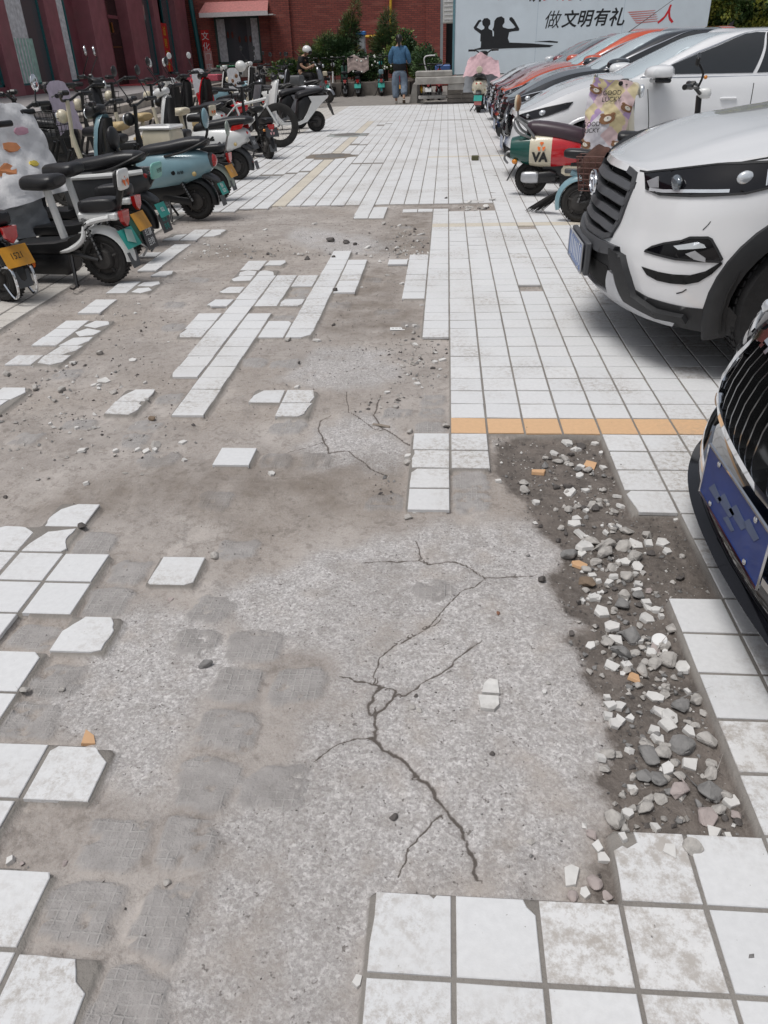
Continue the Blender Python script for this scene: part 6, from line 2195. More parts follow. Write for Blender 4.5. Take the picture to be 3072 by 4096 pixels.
def scooter(loc, rz, label, body=M_blu, inner=M_blackp, seat=M_seat, pl_=None, group='two-wheelers parked in the yard', tailstyle='round', rack=True, mirrors=None, lod=1, name='electric_scooter', shield=None, hb=1.0, backrest=None, seat_l=.62, bars_m=None, r=.165):
    """step-through scooter with a bodied rear"""
    t = thing(name, loc, rz, label, 'electric scooter', group)
    shield = shield or body
    bwheel(t, 0, r, .095, lod=lod); bwheel(t, 1.06, r, .085, rear=False, lod=lod)
    fender(t, 0, r, .06, 75, 190, M_blackp, .04, 'rear_fender'); fender(t, 1.06, r, .055, 10, 165, shield, .03, 'front_fender')
    # hub motor, arms
    MB().lathe([(0, .05), (.05, .062), (.075, .055), (.085, .03), (.105, .02), (.11, -.02), (0, -.06)], c=(0, 0, r), axis='y', seg=24).build('hub_motor', M_hub, t)
    for sg in (-1, 1): loft(MB(), [(.02, r, .014, .035), (.16, r + .02, .016, .032), (.30, .21, .02, .04)], ex=4).build('swing_arm', M_blackp, t).location.y = sg * .075
    for sg in (-1, 1): shock(t, (.10, sg * .09, .36), (.02, sg * .09, .20), r=.02) if lod else None
    # rear body
    secs = [(.54, .40, .085, .15, 3), (.48, .42, .12, .175, 3), (.34, .44, .155, .175, 2.6), (.16, .455, .170, .160, 2.4), (.0, .475, .16, .14, 2.2), (-.10, .49, .13, .115, 2.0), (-.18, .50, .09, .08, 2.0), (-.22, .50, .05, .045, 2)]
    b = loft(MB(), secs, n=20).build('rear_body', body, t, sub=1)
    if lod:
        for sg in (-1, 1):
            mk = MB().ball((-.06, sg * .125, .415), (.022, .014, .022), 12, 8).build('turn_signal', mat('clear_amber', (.55, .42, .18), .15, coat=.6), b)
            MB().lathe([(0, .003 * sg), (.02, .003 * sg), (.021, 0)], c=(.13, sg * .159, .43), axis='y', seg=16).build('badge', M_blackp, b)
            text_mesh('lettering', '爱玛'[:0] + '台铃', .034, M_blackink, b, ((.06 if sg > 0 else .06, sg * .1595, .43), (-sg, 0, 0), (0, 0, 1), (0, sg, 0)), extrude=.002)
    # lower dark engine cover, floor
    loft(MB(), [(.52, .25, .085, .09), (.34, .26, .10, .10), (.18, .27, .09, .09), (.08, .28, .06, .05)], ex=4).build('under_cover', M_blackp, t, ang=40)
    loft(MB(), [(.90, .26, .06, .03), (.84, .25, .12, .03), (.50, .25, .13, .035), (.44, .27, .11, .04)], ex=6).build('floor_board', inner, t, ang=35)
    loft(MB(), [(.86, .17, .05, .03), (.8, .16, .10, .055), (.36, .15, .10, .06), (.3, .17, .07, .04)], ex=5).build('battery_box', M_blackp, t, ang=35)
    # leg shield: curved sheet, coloured in front, dark behind
    def sh(zz, th, m, nm, dx):
        rg = []
        for z, x, hw in zz:
            row = []
            for k in range(11):
                f = (k / 5 - 1)
                row.append((x + dx - .055 * f * f, f * hw, z))
            rg.append(row + [(p[0] - th, p[1] * .96, p[2]) for p in row[::-1]])
        return MB().rings(rg).build(nm, m, t, ang=50)
    prof = [(.24, .93, .09), (.32, .955, .13), (.48, .945, .155), (.66, .915, .15), (.80, .885, .13), (.88 * hb, .86, .09), (.91 * hb, .85, .05)]
    sh(prof, .03, shield, 'leg_shield', 0)
    sh([(z, x, w_ * .9) for z, x, w_ in prof[:-1]], .03, inner, 'inner_shield', -.034)
    MB().tube([(.87, 0, .60), (.845, 0, .9 * hb)], .045, 10).build('steering_column', M_blackp, t)
    for sg in (-1, 1): MB().tube([(.93, sg * .05, .5), (1.06, sg * .055, r)], .018, 7).build('fork_leg', M_alloy, t)
    bars(t, .83, .955 * hb, .30, mirrors=mirrors, lod=lod, m=bars_m)
    hd = loft(MB(), [(.76, .955 * hb, .06, .035), (.82, .95 * hb, .10, .05), (.90, .93 * hb, .09, .06), (.95, .92 * hb, .05, .045)], ex=2.6).build('handlebar_cowl', M_blackp if body is not M_wht else body, t, sub=1)
    MB().ball((.945, 0, .92 * hb), (.02, .05, .045), 14, 8).build('headlight', M_lens, hd)
    # seat
    L0 = .44
    ss = [(L0 + .06, .55, .07, .045, 2.6), (L0 + .02, .59, .11, .06, 2.8), (L0 - .12, .612, .135, .055, 2.8), (L0 - .30, .630, .135, .058, 2.8), (L0 - .45, .66, .125, .062, 2.8), (L0 - seat_l + .02, .672, .10, .048, 2.4), (L0 - seat_l - .02, .67, .05, .02, 2)]
    loft(MB(), ss, n=20).build('seat', seat, t, sub=1)
    if rack:
        for sg in (-1, 1):
            MB().tube(smooth_pts([(.20, sg * .14, .565), (.02, sg * .145, .60), (-.14, sg * .12, .66), (-.22, sg * .05, .70)], 4), .011, 7).build('grab_rail', M_blackp, t)
    if backrest is not None:
        MB().tube(smooth_pts([(-.08, 0, .62), (-.17, 0, .70), (-.20, 0, .78)], 3), .012, 6).build('backrest_post', M_blackp, t)
        bq = MB().ball((-.19, 0, .86), (.022, .07, .085), 16, 10).build('backrest', backrest, t)
        MB().ball((-.175, 0, .86), (.022, .07, .083), 16, 10).build('backrest_pad', M_seat, bq)
    if tailstyle == 'round':
        MB().lathe([(.062, .0), (.066, -.03), (.05, -.045)], c=(-.175, 0, .515), axis='x', seg=20).build('tail_housing', M_dgrey, t)
        MB().ball((-.215, 0, .515), (.035, .05, .055), 16, 10).build('tail_light', M_redlens, t)
    else:
        MB().box((-.195, 0, .53), (.03, .12, .045), bev=.012).build('tail_light', M_redlens, t)
    loft(MB(), [(-.08, .40, .07, .03), (-.18, .38, .06, .03), (-.26, .33, .05, .018)], ex=3).build('tail_fender', M_dgrey, t, sub=1)
    if pl_:
        plate(t, (-.275, 0, .275), .17, .11, pl_[0], pl_[1], pl_[2] if len(pl_) > 2 else M_whiteink, tilt=.4)
    MB().prism([(-.055, 0), (.055, 0), (.05, -.09), (-.05, -.09)], .008, ((-.25, 0, .215), (0, 1, 0), (.25, 0, 1), (-1, 0, 0))).build('mud_flap', M_greyp, t, smooth=False)
    MB().tube([(.24, .09, .17), (.20, .20, .01)], .011, 6).build('kick_stand', M_blackp, t)
    MB().tube([(.30, -.06, .12), (.27, -.13, .01)], .011, 6).tube([(.30, .06, .12), (.27, .11, .01)], .011, 6).build('centre_stand', M_blackp, t)
    return t


def bubble_scooter(loc, rz, label, body, group='two-wheelers parked in the yard'):
    """the smooth white one: one ribbon of body colour runs from shield through floor to tail"""
    t = thing('electric_scooter', loc, rz, label, 'electric scooter', group)
    r = .185
    bwheel(t, 0, r, .10); bwheel(t, 1.12, r, .10, rear=False)
    fender(t, 1.12, r, .06, 20, 150, M_blackp, .03, 'front_fender')
    MB().lathe([(0, .06), (.06, .07), (.10, .05), (.115, -.05), (0, -.07)], c=(0, 0, r), axis='y', seg=24).build('hub_motor', M_hub, t)
    for sg in (-1, 1): MB().tube([(.0, sg * .085, r), (.3, sg * .09, .2)], .02, 7).build('swing_arm', M_blackp, t)
    prof = [(.95, .84, .06), (.93, .85, .11), (.86, .875, .135), (.70, .92, .15), (.5, .965, .15), (.38, .96, .145), (.27, .90, .14), (.2, .82, .135)]
    rg = []
    for z, x, hw in prof:
        row = [(x - .05 * (k / 5 - 1) ** 2, (k / 5 - 1) * hw, z) for k in range(11)]
        rg.append(row + [(p[0] - .05, p[1] * .9, p[2] + (.02 if z < .3 else 0)) for p in row[::-1]])
    sh_ = MB().rings(rg).build('leg_shield', body, t, ang=55)
    MB().lathe([(0, .006), (.016, .006), (.018, 0)], c=(.852, 0, .90), axis='x', seg=14).build('badge', M_blackp, sh_)
    sh2 = [(z, x - .052, hw * .86) for z, x, hw in prof[1:]]
    rg = []
    for z, x, hw in sh2:
        row = [(x - .05 * (k / 5 - 1) ** 2, (k / 5 - 1) * hw, z) for k in range(11)]
        rg.append(row + [(p[0] - .012, p[1] * .95, p[2]) for p in row[::-1]])
    MB().rings(rg).build('inner_shield', M_blackp, t, ang=55)
    MB().box((.80, 0, .62), (.06, .20, .16), bev=.03).build('glove_box', M_gloss, t)
    for sg in (-1, 1):      # side ribbon: low under the floor, sweeping up to the tail
        pts = [(.93, .30), (.86, .20), (.74, .155), (.40, .15), (.24, .20), (.10, .34), (-.10, .52), (-.22, .60), (-.24, .64), (.18, .64), (.12, .54), (.22, .36), (.32, .235), (.42, .205), (.72, .21), (.82, .27), (.87, .36)]
        MB().prism(pts, .035 * sg, ((0, sg * .115, 0), (1, 0, 0), (0, 0, 1), (0, 1, 0))).build('side_ribbon', body, t, smooth=False)
    loft(MB(), [(.82, .20, .09, .025), (.74, .185, .115, .03), (.40, .19, .115, .035), (.34, .22, .11, .05)], ex=6).build('floor_board', M_blackp, t, ang=35)
    loft(MB(), [(.40, .30, .09, .10, 4), (.36, .38, .105, .20, 4), (.24, .46, .11, .20, 4), (.06, .52, .11, .14, 4), (-.14, .58, .10, .08, 3), (-.22, .61, .07, .04, 3)], n=18).build('rear_body', M_blackp, t, ang=45)
    loft(MB(), [(.40, .62, .08, .05), (.36, .67, .12, .06), (.16, .70, .135, .055), (-.06, .725, .13, .05), (-.20, .73, .09, .035)], n=18).build('seat', M_seat, t, sub=1)
    MB().tube(smooth_pts([(-.06, .13, .68), (-.20, .12, .70), (-.27, .05, .72), (-.27, -.05, .72), (-.20, -.12, .70), (-.06, -.13, .68)], 3), .012, 7).build('grab_rail', M_blackp, t)
    MB().box((-.235, 0, .60), (.03, .14, .05), bev=.012).build('tail_light', M_redlens, t)
    MB().prism([(-.06, .0), (.06, 0), (.05, -.30), (-.05, -.30)], .012, ((-.25, 0, .58), (0, 1, 0), (.42, 0, 1), (-1, 0, .2))).build('tail_fender', M_blackp, t, smooth=False)
    MB().box((-.32, 0, .42), (.008, .18, .13), Matrix.Rotation(.4, 3, 'Y'), bev=.003).build('number_plate', M_dgrey, t)
    bars(t, .82, .99, .30, mirrors=None)
    loft(MB(), [(.74, .99, .05, .03), (.82, .985, .10, .05), (.88, .97, .08, .05)], ex=2.6).build('handlebar_cowl', M_blackp, t, sub=1)
    for sg in (-1, 1): MB().tube([(.93, sg * .05, .45), (1.12, sg * .06, r)], .018, 7).build('fork_leg', M_blackp, t)
    MB().tube([(.42, .09, .15), (.42, .13, .012), (.46, .13, .012)], .011, 6).build('kick_stand', M_blackp, t)
    return t


G_ROW = 'two-wheelers parked in the yard'
A30 = math.pi - .13
# ---- S1, cut by the left edge
o = moped((-2.88, 1.98, 0), math.pi - .45, 'dark moped cut by the left edge, with a yellow plate ending in 152', fr=M_blackp, fn=M_blackp, pl_=(M_yplate, '1521', M_blackink))
for sg in (-1, 1): MB().tube(smooth_pts([(-.06, sg * .06, .20), (-.14, sg * .07, .24), (-.21, sg * .07, .22), (-.22, sg * .07, .10), (-.17, sg * .07, .05), (-.1, sg * .07, .13)], 4), .009, 6).build('tail_guard', M_chrome, o)
# ---- S2, white with orange triangle
s2 = moped((-2.36, 2.42, 0), A30 + .03, 'white moped with black saddle and an orange triangle on its white backrest', fr=M_wht, pl_=(M_cyan, None), back=M_wht, emb=True)
MB().prism([(-.06, -.02), (.03, -.05), (.06, .03), (-.02, .05)], .0012, ((-.2045, 0, .31), (0, -1, 0), (.45, 0, 1), (-1, 0, .45))).build('plate_wash', mat('plate_wash_pale', (.35, .52, .47), .5), s2, smooth=False)
# ---- S3, green fender, yellow plate, advertising plate, white quilt
s3 = moped((-2.50, 3.04, 0), A30 + .02, 'green fendered moped wearing a white printed quilt over its handlebar', fr=M_wht, fn=M_grn, pl_=(M_yplate, None), hb=1.04)
pa = plate(s3, (-.235, -.02, .18), .17, .17, M_dgrey, '红旗\n台铃', M_whiteink, tilt=.2, ts=.36)
for sg in (-1, 1): MB().tube(smooth_pts([(-.04, sg * .05, .12), (-.14, sg * .06, .16), (-.24, sg * .07, .12), (-.20, sg * .07, .06)], 4), .008, 6).build('tail_guard', M_alloy, s3)


def quilt_cloak(root, m_out, m_in, seed, prints=True):
    M_orange, M_yel = mat('soft_orange_print', (.66, .27, .12), .85, var=.1), mat('soft_yellow_print', (.70, .55, .10), .85)
    """a padded wind apron: over the bars, hanging down behind the leg space and flaring to the sides"""
    def P(u, v):
        sway = .02 * math.sin(v * 7 + u * 8 + seed)
        z = 1.06 - .60 * v + .025 * math.sin(u * 8)
        if u < .35:
            f = u / .35
            return (.74 - .26 * v + sway, -.30 + .60 * f, z)
        f = (u - .35) / .65
        g = min(f * 5, 1)
        return (.74 - .26 * v + .72 * f * (1 - .05 * v), .30 + .05 * g + .16 * v + sway + .05 * math.sin(f * 5), z - .10 * f * f)
    mb, rows, bk = quilt(MB(), P, 48, 36, .016, .012, (7, 4), True)
    q_ = mb.build('quilt', m_out, root, ang=80)
    MB().rings(bk, closed=False, cap=False).build('quilt_lining', m_in, q_, ang=80)
    if prints:
        rr_ = random.Random(seed)
        for (u, v, s_, m) in [(a_, b_, c_ * .95, m_) for a_, b_, c_, m_ in [(.30, .20, .035, M_yel), (.42, .36, .075, M_orange), (.25, .45, .06, M_orange), (.55, .30, .03, M_yel), (.66, .44, .055, mat('pink_print', (.68, .38, .47), .85)), (.36, .62, .06, M_orange), (.18, .66, .035, M_yel),
                              (.60, .62, .03, M_yel), (.72, .66, .06, M_orange), (.82, .30, .055, M_orange), (.5, .80, .05, M_orange), (.14, .30, .05, mat('pink_print', (.68, .38, .47), .85)), (.86, .6, .035, M_yel), (.62, .12, .03, M_yel)]]:
            n_ = 9
            pts = []
            for k in range(n_):
                a = k * math.tau / n_
                rad = s_ * (1 + .28 * math.sin(2 * a + u * 9) + rr_.uniform(-.1, .1))
                pts.append((min(max(u + math.cos(a) * rad * .75, .01), .99), min(max(v + math.sin(a) * rad * 1.15, .01), .99)))
            c = Vector(P(u, v)); e = .01
            nrm = (Vector(P(u + e, v)) - Vector(P(u - e, v))).cross(Vector(P(u, v + e)) - Vector(P(u, v - e))).normalized()
            mb = MB(); ring = [Vector(P(*p)) + nrm * .018 for p in pts]
            mb.add([c + nrm * .020] + ring, [(0, 1 + k, 1 + (k + 1) % n_) for k in range(n_)])
            mb.add([Vector(P(*p)) + nrm * .0 for p in pts] + ring, [(k, (k + 1) % n_, n_ + (k + 1) % n_, n_ + k) for k in range(n_)])
            mb.build('print', m, q_, smooth=False)
    return q_


M_quiltw = mat('white_quilt', (.80, .80, .81), .85, var=.05, bump=.4, bscale=40, dirt=.08)
quilt_cloak(s3, M_quiltw, M_lining, 3)
sk = MB()
def Psk(u, v):
    f = 2 * u - 1
    return (.60 + .25 * abs(f) - .05 * v, f * (.28 + .05 * v), .50 - .30 * v)
mb, rows, bk = quilt(sk, Psk, 24, 16, .012, .01, (4, 3), True)
mb.build('apron_skirt', M_lining, s3, ang=80)
# ---- S4, pale blue column, black headrest, mint backrest, cyan plate
s4 = scooter((-2.62, 3.66, 0), A30 + .02, 'blue grey scooter with a mint backrest and a round stickered mirror', body=M_dgrey, shield=M_blu, pl_=(M_cyan, '052'), rack=True, hb=1.04, tailstyle='bar')
plate(s4, (-.27, -.03, .17), .17, .15, M_dgrey, '维修\n充电', M_cyan, tilt=.2, ts=.36)
MB().box((-.28, .0, .57), (.03, .20, .125), Matrix.Rotation(-.15, 3, 'Y'), bev=.012).build('backrest', M_mint, s4, sub=1)
text_mesh('lettering', '台铃', .045, M_blackink, s4, ((-.297, -.02, .57), (0, -1, 0), (.15, 0, 1), (-1, 0, 0)))
MB().tube([(-.18, 0, .45), (-.26, 0, .54)], .02, 6).build('backrest_post', M_blackp, s4)
MB().ball((.04, 0, .80), (.035, .085, .09), 16, 10).build('headrest', M_seat, s4)
for sg in (-1, 1): MB().tube(smooth_pts([(.42, sg * .12, .53), (.2, sg * .165, .545), (-.05, sg * .16, .56), (-.20, sg * .08, .57)], 4), .020, 8).build('side_trim', M_wht, s4)
MB().tube([(.0, 0, .66), (.03, 0, .74)], .016, 6).build('headrest_post', M_blackp, s4)
c = Vector((.80, .27, 1.27)); MB().lathe([(0, -.012), (.07, -.01), (.075, 0), (.07, .01), (0, .012)], c=tuple(c), axis='x', seg=22).build('mirror', M_blackp, s4)
k_ = MB().lathe([(0, -.016), (.066, -.0135)], c=tuple(c), axis='x', seg=22).build('mirror_glass', mat('pale_mirror', (.45, .58, .50), .15, .3), s4)
for a, b, s_ in ((-.03, -.01, .028), (.03, .005, .03), (.02, -.04, .018)): MB().ball((c.x - .0155, c.y + a, c.z + b), (.003, s_, s_ * .7), 8, 5).build('sticker', mat('blue_sticker', (.03, .16, .5), .4), k_)
MB().tube([(.80, .27, 1.20), (.79, .25, 1.02)], .007, 6).build('mirror_stalk', M_chrome, s4)
c = Vector((.80, -.30, 1.19)); MB().ball(tuple(c), (.012, .055, .065), 14, 8).build('mirror', M_chrome, s4); MB().tube([tuple(c), (.80, -.24, 1.02)], .007, 5).build('mirror_stalk', M_blackp, s4)
# ---- S5, the pale blue retro scooter
s5 = scooter((-2.40, 4.76, 0), A30 + .05, 'pale blue retro scooter with long black seat and round red tail light', body=M_blu, pl_=(M_cyan, '皖A\n5S52'), backrest=M_blu, hb=1.0)
# ---- S5b, behind: cream top box and lime carrier
s5b = moped((-3.05, 5.42, 0), A30, 'cream moped with a cream top box and lime green trim', fr=M_crm, box=M_crm, lamp=M_crm, back=None, hb=1.08, basket=M_wire)
MB().box((.52, 0, .47), (.22, .16, .016), bev=.007).build('carrier', M_lime, s5b)
MB().ball((-.38, 0, .48), (.05, .06, .04), 10, 8).build('tail_cover', M_lime, s5b)
# ---- S7, sage fender, yellow plate
s7 = moped((-2.50, 5.80, 0), A30 + .02, 'small moped with a sage green fender and little yellow plate', fr=M_blackp, fn=M_sage, pl_=(M_yplate, '1'), mirrors=M_blackp)
MB().ball((-.21, 0, .70), (.016, .055, .075), 14, 8).build('backrest', M_sage, s7)
MB().tube([(-.16, 0, .50), (-.205, 0, .64)], .010, 6).build('backrest_post', M_alloy, s7)
MB().box((-.02, .088, .455), (.30, .012, .02)).build('reflector_bar', M_alloy, s7, smooth=False)
# ---- S6, white sporty body, long black seat, dark plate
s6 = scooter((-2.66, 7.42, 0), A30 + .02, 'white bodied sporty scooter with a dark plate and upswept red tail', body=M_wht, pl_=None, tailstyle='bar', rack=False, hb=1.05, seat_l=.70, mirrors=M_blackp)
MB().prism([(-.10, .0), (.06, .03), (.09, .08), (-.06, .06)], .012, ((-.10, .105, .555), (-1, 0, 0), (0, 0, 1), (0, 1, 0))).build('tail_light', M_redlens, s6, smooth=False)
MB().prism([(-.09, .0), (.10, .02), (.09, .07), (-.05, .06)], .012, ((-.08, -.105, .555), (-1, 0, 0), (0, 0, 1), (0, -1, 0))).build('tail_light', M_redlens, s6, smooth=False)
MB().box((.22, .157, .47), (.07, .012, .03), bev=.004).build('side_vent', M_blackp, s6)
pq = plate(s6, (-.26, .0, .42), .20, .15, M_dgrey, '九号', M_whiteink, tilt=.35, ts=.36)
fender(s6, 0, .165, .06, 60, 195, M_dgrey, .05, 'rear_hugger')
MB().box((-.215, 0, .20), (.02, .05, .035), bev=.006).build('tail_reflector', M_redlens, s6)
# ---- black seated ones between
s6b = moped((-3.0, 8.35, 0), A30 + .1, 'black moped with a glossy black rear seat beside the bicycle', fr=M_blackp, mirrors=M_wht, hb=1.06)
s8 = moped((-2.72, 9.62, 0), math.pi - .95, 'black moped with a dark plate bearing a pink triangle', fr=M_blackp, fn=M_blackp, pl_=None, hb=1.0, mirrors=None)
p8 = plate(s8, (-.215, 0, .37), .20, .13, M_dgrey, None, tilt=.3)
emblem(p8, None, .04, mat('pale_pink_print', (.6, .33, .34), .5), ((-.2195, 0, .37), (0, -1, 0), (.3, 0, 1), (-1, 0, .3)))
for sg in (-1, 1): MB().ball((-.17, sg * .10, .40), (.02, .025, .018), 10, 6).build('turn_signal', M_amber, s8)


# ---- white bicycle, its big wheel towards the aisle
def bicycle(loc, rz, label):
    t = thing('bicycle', loc, rz, label, 'bicycle', G_ROW)
    r = .335
    bwheel(t, 0, r, .045, spokes=True); bwheel(t, 1.02, r, .045, spokes=True)
    hd, bb_, st_ = (.12, 0, .70), (.58, 0, .29), (.70, 0, .64)
    mb = MB()
    for a, b, rad in (((.15, 0, .74), st_, .022), ((.165, 0, .66), bb_, .026), (st_, bb_, .018), ((st_[0] + .03, 0, .74), bb_, .017)):
        mb.tube([a, b], rad, 8)
    for sg in (-1, 1): mb.tube([(1.02, sg * .06, r), (bb_[0], sg * .03, bb_[2])], .012, 6); mb.tube([(1.02, sg * .06, r), (st_[0], sg * .02, st_[2])], .010, 6)
    mb.tube([(.145, 0, .78), (.17, 0, .64)], .026, 8)
    mb.build('frame', M_wht, t)
    for sg in (-1, 1): MB().tube([(.165, sg * .05, .62), (.0, sg * .055, r)], .018, 7).build('fork_leg', M_wht, t)
    MB().tube([(.135, 0, .80), (.125, 0, .86), (.09, 0, .88)], .016, 7).build('stem', M_blackp, t)
    MB().tube([(.13, -.32, .90), (.09, -.1, .885), (.09, .1, .885), (.13, .32, .90)], .014, 7).build('handlebar', M_blackp, t)
    MB().tube([(.725, 0, .70), (.745, 0, .84)], .014, 7).build('seat_post', M_blackp, t)
    loft(MB(), [(.62, .865, .02, .015), (.72, .87, .04, .022), (.84, .88, .075, .028), (.88, .885, .06, .02)], n=12).build('saddle', M_seat, t, sub=1)
    MB().lathe([(.06, -.012), (.085, -.008), (.085, .008), (.06, .012)], c=(.58, -.06, .29), axis='y', seg=20).build('chainring', M_blackp, t)
    for sg in (-1, 1): MB().tube([(.58, sg * .06, .29), (.58 + sg * .12, sg * .09, .29 - sg * .12)], .011, 6).box((.58 + sg * .12, sg * .14, .29 - sg * .12), (.09, .08, .02)).build('crank', M_blackp, t)
    text_mesh('lettering', 'GT', .07, M_blackink, t, ((.38, .0275, .47), (-.75, 0, .66), (.66, 0, .75), (0, 1, 0))) if False else None
    return t


bicycle((-2.84, 11.2, 0), math.pi, 'white framed bicycle with a thin black wheel standing before the white scooter')
bubble_scooter((-2.66, 14.15, 0), math.pi + .52, 'white smooth scooter with a black side, nearest the open yard', M_wht)
bubble_scooter((-3.15, 14.95, 0), math.pi + .50, 'silver grey scooter standing just behind the smooth white one', M_slv)

# ---- right side: red, white and green scooter with its bear quilt
va = thing('electric_scooter', (.86, 5.84, 0), -.22, 'scooter in green, cream and red bands lettered VA, under a patchwork quilt', 'electric scooter', G_ROW)
r = .165
bwheel(va, 0, r, .11, hubm=M_hub); bwheel(va, 1.1, r, .09)
mfl = loft(MB(), [(-.10, r + .02, .03, .045), (-.06, r + .02, .045, .06), (.08, r + .02, .045, .06), (.09, r + .02, .04, .05)], n=18).build('muffler', M_silver, va, sub=1); mfl.location.y = -.105
loft(MB(), [(.09, r + .02, .045, .06), (.20, r + .03, .05, .06), (.26, r + .03, .03, .04)], n=14).build('muffler_cap', M_blackp, va).location.y = -.105
MB().tube([(.0, -.07, r), (.3, -.06, .2)], .02, 6).build('swing_arm', M_blackp, va)
loft(MB(), [(.60, .26, .09, .11), (.34, .28, .11, .11), (.12, .30, .10, .07)], ex=4).build('under_cover', M_blackp, va)
bands = [(M_dgreen, -.22, -.02), (M_crm, -.02, .20), (M_redp, .20, .48)]
def vsec(x):
    t_ = (x + .22) / .70
    zc = .415 + .03 * (1 - t_); hw = .165 * math.sin(math.pi * min(max(.18 + t_ * .62, 0), 1)) ** .55; hh = .06 + .105 * math.sin(math.pi * min(max(.08 + t_ * .72, 0), 1)) ** .7
    return (x, zc, hw, hh, 2.5)
for m, xa, xb in bands:
    loft(MB(), [vsec(xa + (xb - xa) * k / 6) for k in range(7)], n=24).build('body_panel', m, va, ang=60)
for sg in (-1, 1):
    text_mesh('lettering', 'VA', .115, M_blackink, va, ((.09, sg * .164, .375), (-sg, 0, 0), (0, 0, 1), (0, sg, 0)), extrude=.003, bold=.006)
    emblem(va, None, .042, M_orange, ((.10, sg * .168, .475), (1, 0, 0), (0, sg * -.35, 1), (0, sg, .35)))
M_plum = mat('plum_seat', (.055, .035, .045), .4, var=.1)
loft(MB(), [(-.08, .62, .05, .05), (-.04, .63, .11, .075), (.12, .62, .135, .08), (.34, .58, .14, .085), (.50, .545, .13, .08), (.55, .53, .09, .05)], n=20).build('seat', M_plum, va, sub=1)
for sg in (-1, 1): MB().tube(smooth_pts([(-.02, sg * .12, .55), (-.14, sg * .13, .60), (-.20, sg * .12, .69), (-.18, sg * .08, .72), (-.08, sg * .11, .66), (.02, sg * .13, .56)], 4), .014, 7).build('grab_rail', M_alloy, va)
bkr = MB().ball((-.18, 0, .855), (.03, .06, .075), 16, 10).build('backrest', mat('tan_pad', (.30, .16, .08), .5), va)
MB().ball((-.195, 0, .855), (.022, .06, .075), 16, 10).build('backrest_shell', M_crm, bkr)
MB().tube([(-.17, 0, .70), (-.18, 0, .80)], .010, 6).build('backrest_post', M_alloy, va)
MB().ball((-.17, -.10, .33), (.03, .025, .025), 12, 8).build('turn_signal', M_amber, va); MB().ball((-.17, .10, .33), (.03, .025, .025), 12, 8).build('turn_signal', M_amber, va)
MB().tube(smooth_pts([(-.12, -.08, .40), (-.24, -.08, .42), (-.28, -.08, .36), (-.24, -.08, .31)], 4), .012, 6).build('tail_guard', M_alloy, va)
MB().box((-.215, 0, .43), (.03, .10, .05), bev=.012).build('tail_light', M_redlens, va)
MB().prism([(-.07, 0), (.07, 0), (.06, -.16), (-.06, -.16)], .01, ((-.16, 0, .30), (0, 1, 0), (.5, 0, 1), (-1, 0, .3))).build('mud_flap', M_blackp, va, smooth=False)
fl_ = loft(MB(), [(1.0, .24, .06, .035), (.9, .245, .11, .05), (.36, .25, .12, .055), (.24, .28, .09, .05)], ex=6).build('floor_skirt', M_crm, va, ang=35)
for sg in (-1, 1): MB().box((.42, sg * .122, .25), (.15, .02, .045), bev=.01).build('foot_peg', M_greyp, fl_)
loft(MB(), [(.98, .31, .06, .015), (.9, .31, .11, .02), (.40, .31, .12, .02)], ex=6).build('floor_mat', M_blackp, va)
loft(MB(), [(.9, .15, .08, .06), (.3, .15, .09, .06)], ex=5).build('battery_box', M_blackp, va)
MB().rings([[(x - .05 * (k / 4 - 1) ** 2, (k / 4 - 1) * hw, z) for k in range(9)] + [(x - .03 - .05 * (k / 4 - 1) ** 2, (k / 4 - 1) * hw, z) for k in range(8, -1, -1)] for z, x, hw in ((.28, .98, .14), (.5, .99, .17), (.75, .95, .16), (.9, .92, .10))]).build('leg_shield', M_crm, va, ang=50)
fender(va, 1.1, r, .055, 10, 165, M_dgreen, .03, 'front_fender')
MB().tube([(.93, 0, .5), (.90, 0, .97)], .035, 8).build('steering_column', M_blackp, va)
for sg in (-1, 1): MB().tube([(.97, sg * .05, .5), (1.1, sg * .055, r)], .018, 6).build('fork_leg', M_alloy, va)
bars(va, .90, .97, .30, m=M_blackp)
loft(MB(), [(.84, .97, .06, .03), (.9, .97, .11, .06), (.98, .95, .09, .06)], n=14).build('handlebar_cowl', M_crm, va, sub=1)
MB().ball((.99, 0, .94), (.03, .06, .06), 14, 8).build('headlight', M_lens, va)
# low black back pad seen on edge behind the seat front
MB().ball((.56, -.02, .60), (.04, .07, .085), 14, 10).build('knee_pad', M_seat, va)
# patchwork quilt material: diamonds of yellow, lilac, pink and white
mq = bpy.data.materials.new('patchwork_quilt'); mq.use_nodes = True
n, l = mq.node_tree.nodes, mq.node_tree.links
tc = n.new('ShaderNodeTexCoord'); mp = n.new('ShaderNodeMapping'); mp.inputs['Rotation'].default_value = (0, math.radians(45), 0); mp.inputs['Scale'].default_value = (7.5, 7.5, 7.5)
l.new(tc.outputs['Object'], mp.inputs[0])
vo = n.new('ShaderNodeTexVoronoi'); vo.inputs['Scale'].default_value = 1.0; vo.inputs['Randomness'].default_value = .25; vo.distance = 'CHEBYCHEV'; l.new(mp.outputs[0], vo.inputs['Vector'])
sp = n.new('ShaderNodeSeparateColor'); l.new(vo.outputs['Color'], sp.inputs[0])
cr = n.new('ShaderNodeValToRGB'); cr.color_ramp.interpolation = 'CONSTANT'
els = cr.color_ramp.elements
els[0].position = 0; els[0].color = (.66, .56, .33, 1); els[1].position = .28; els[1].color = (.45, .32, .52, 1)
for p_, c_ in ((.5, (.66, .50, .50, 1)), (.68, (.62, .60, .64, 1)), (.84, (.66, .57, .36, 1))): e_ = els.new(p_); e_.color = c_
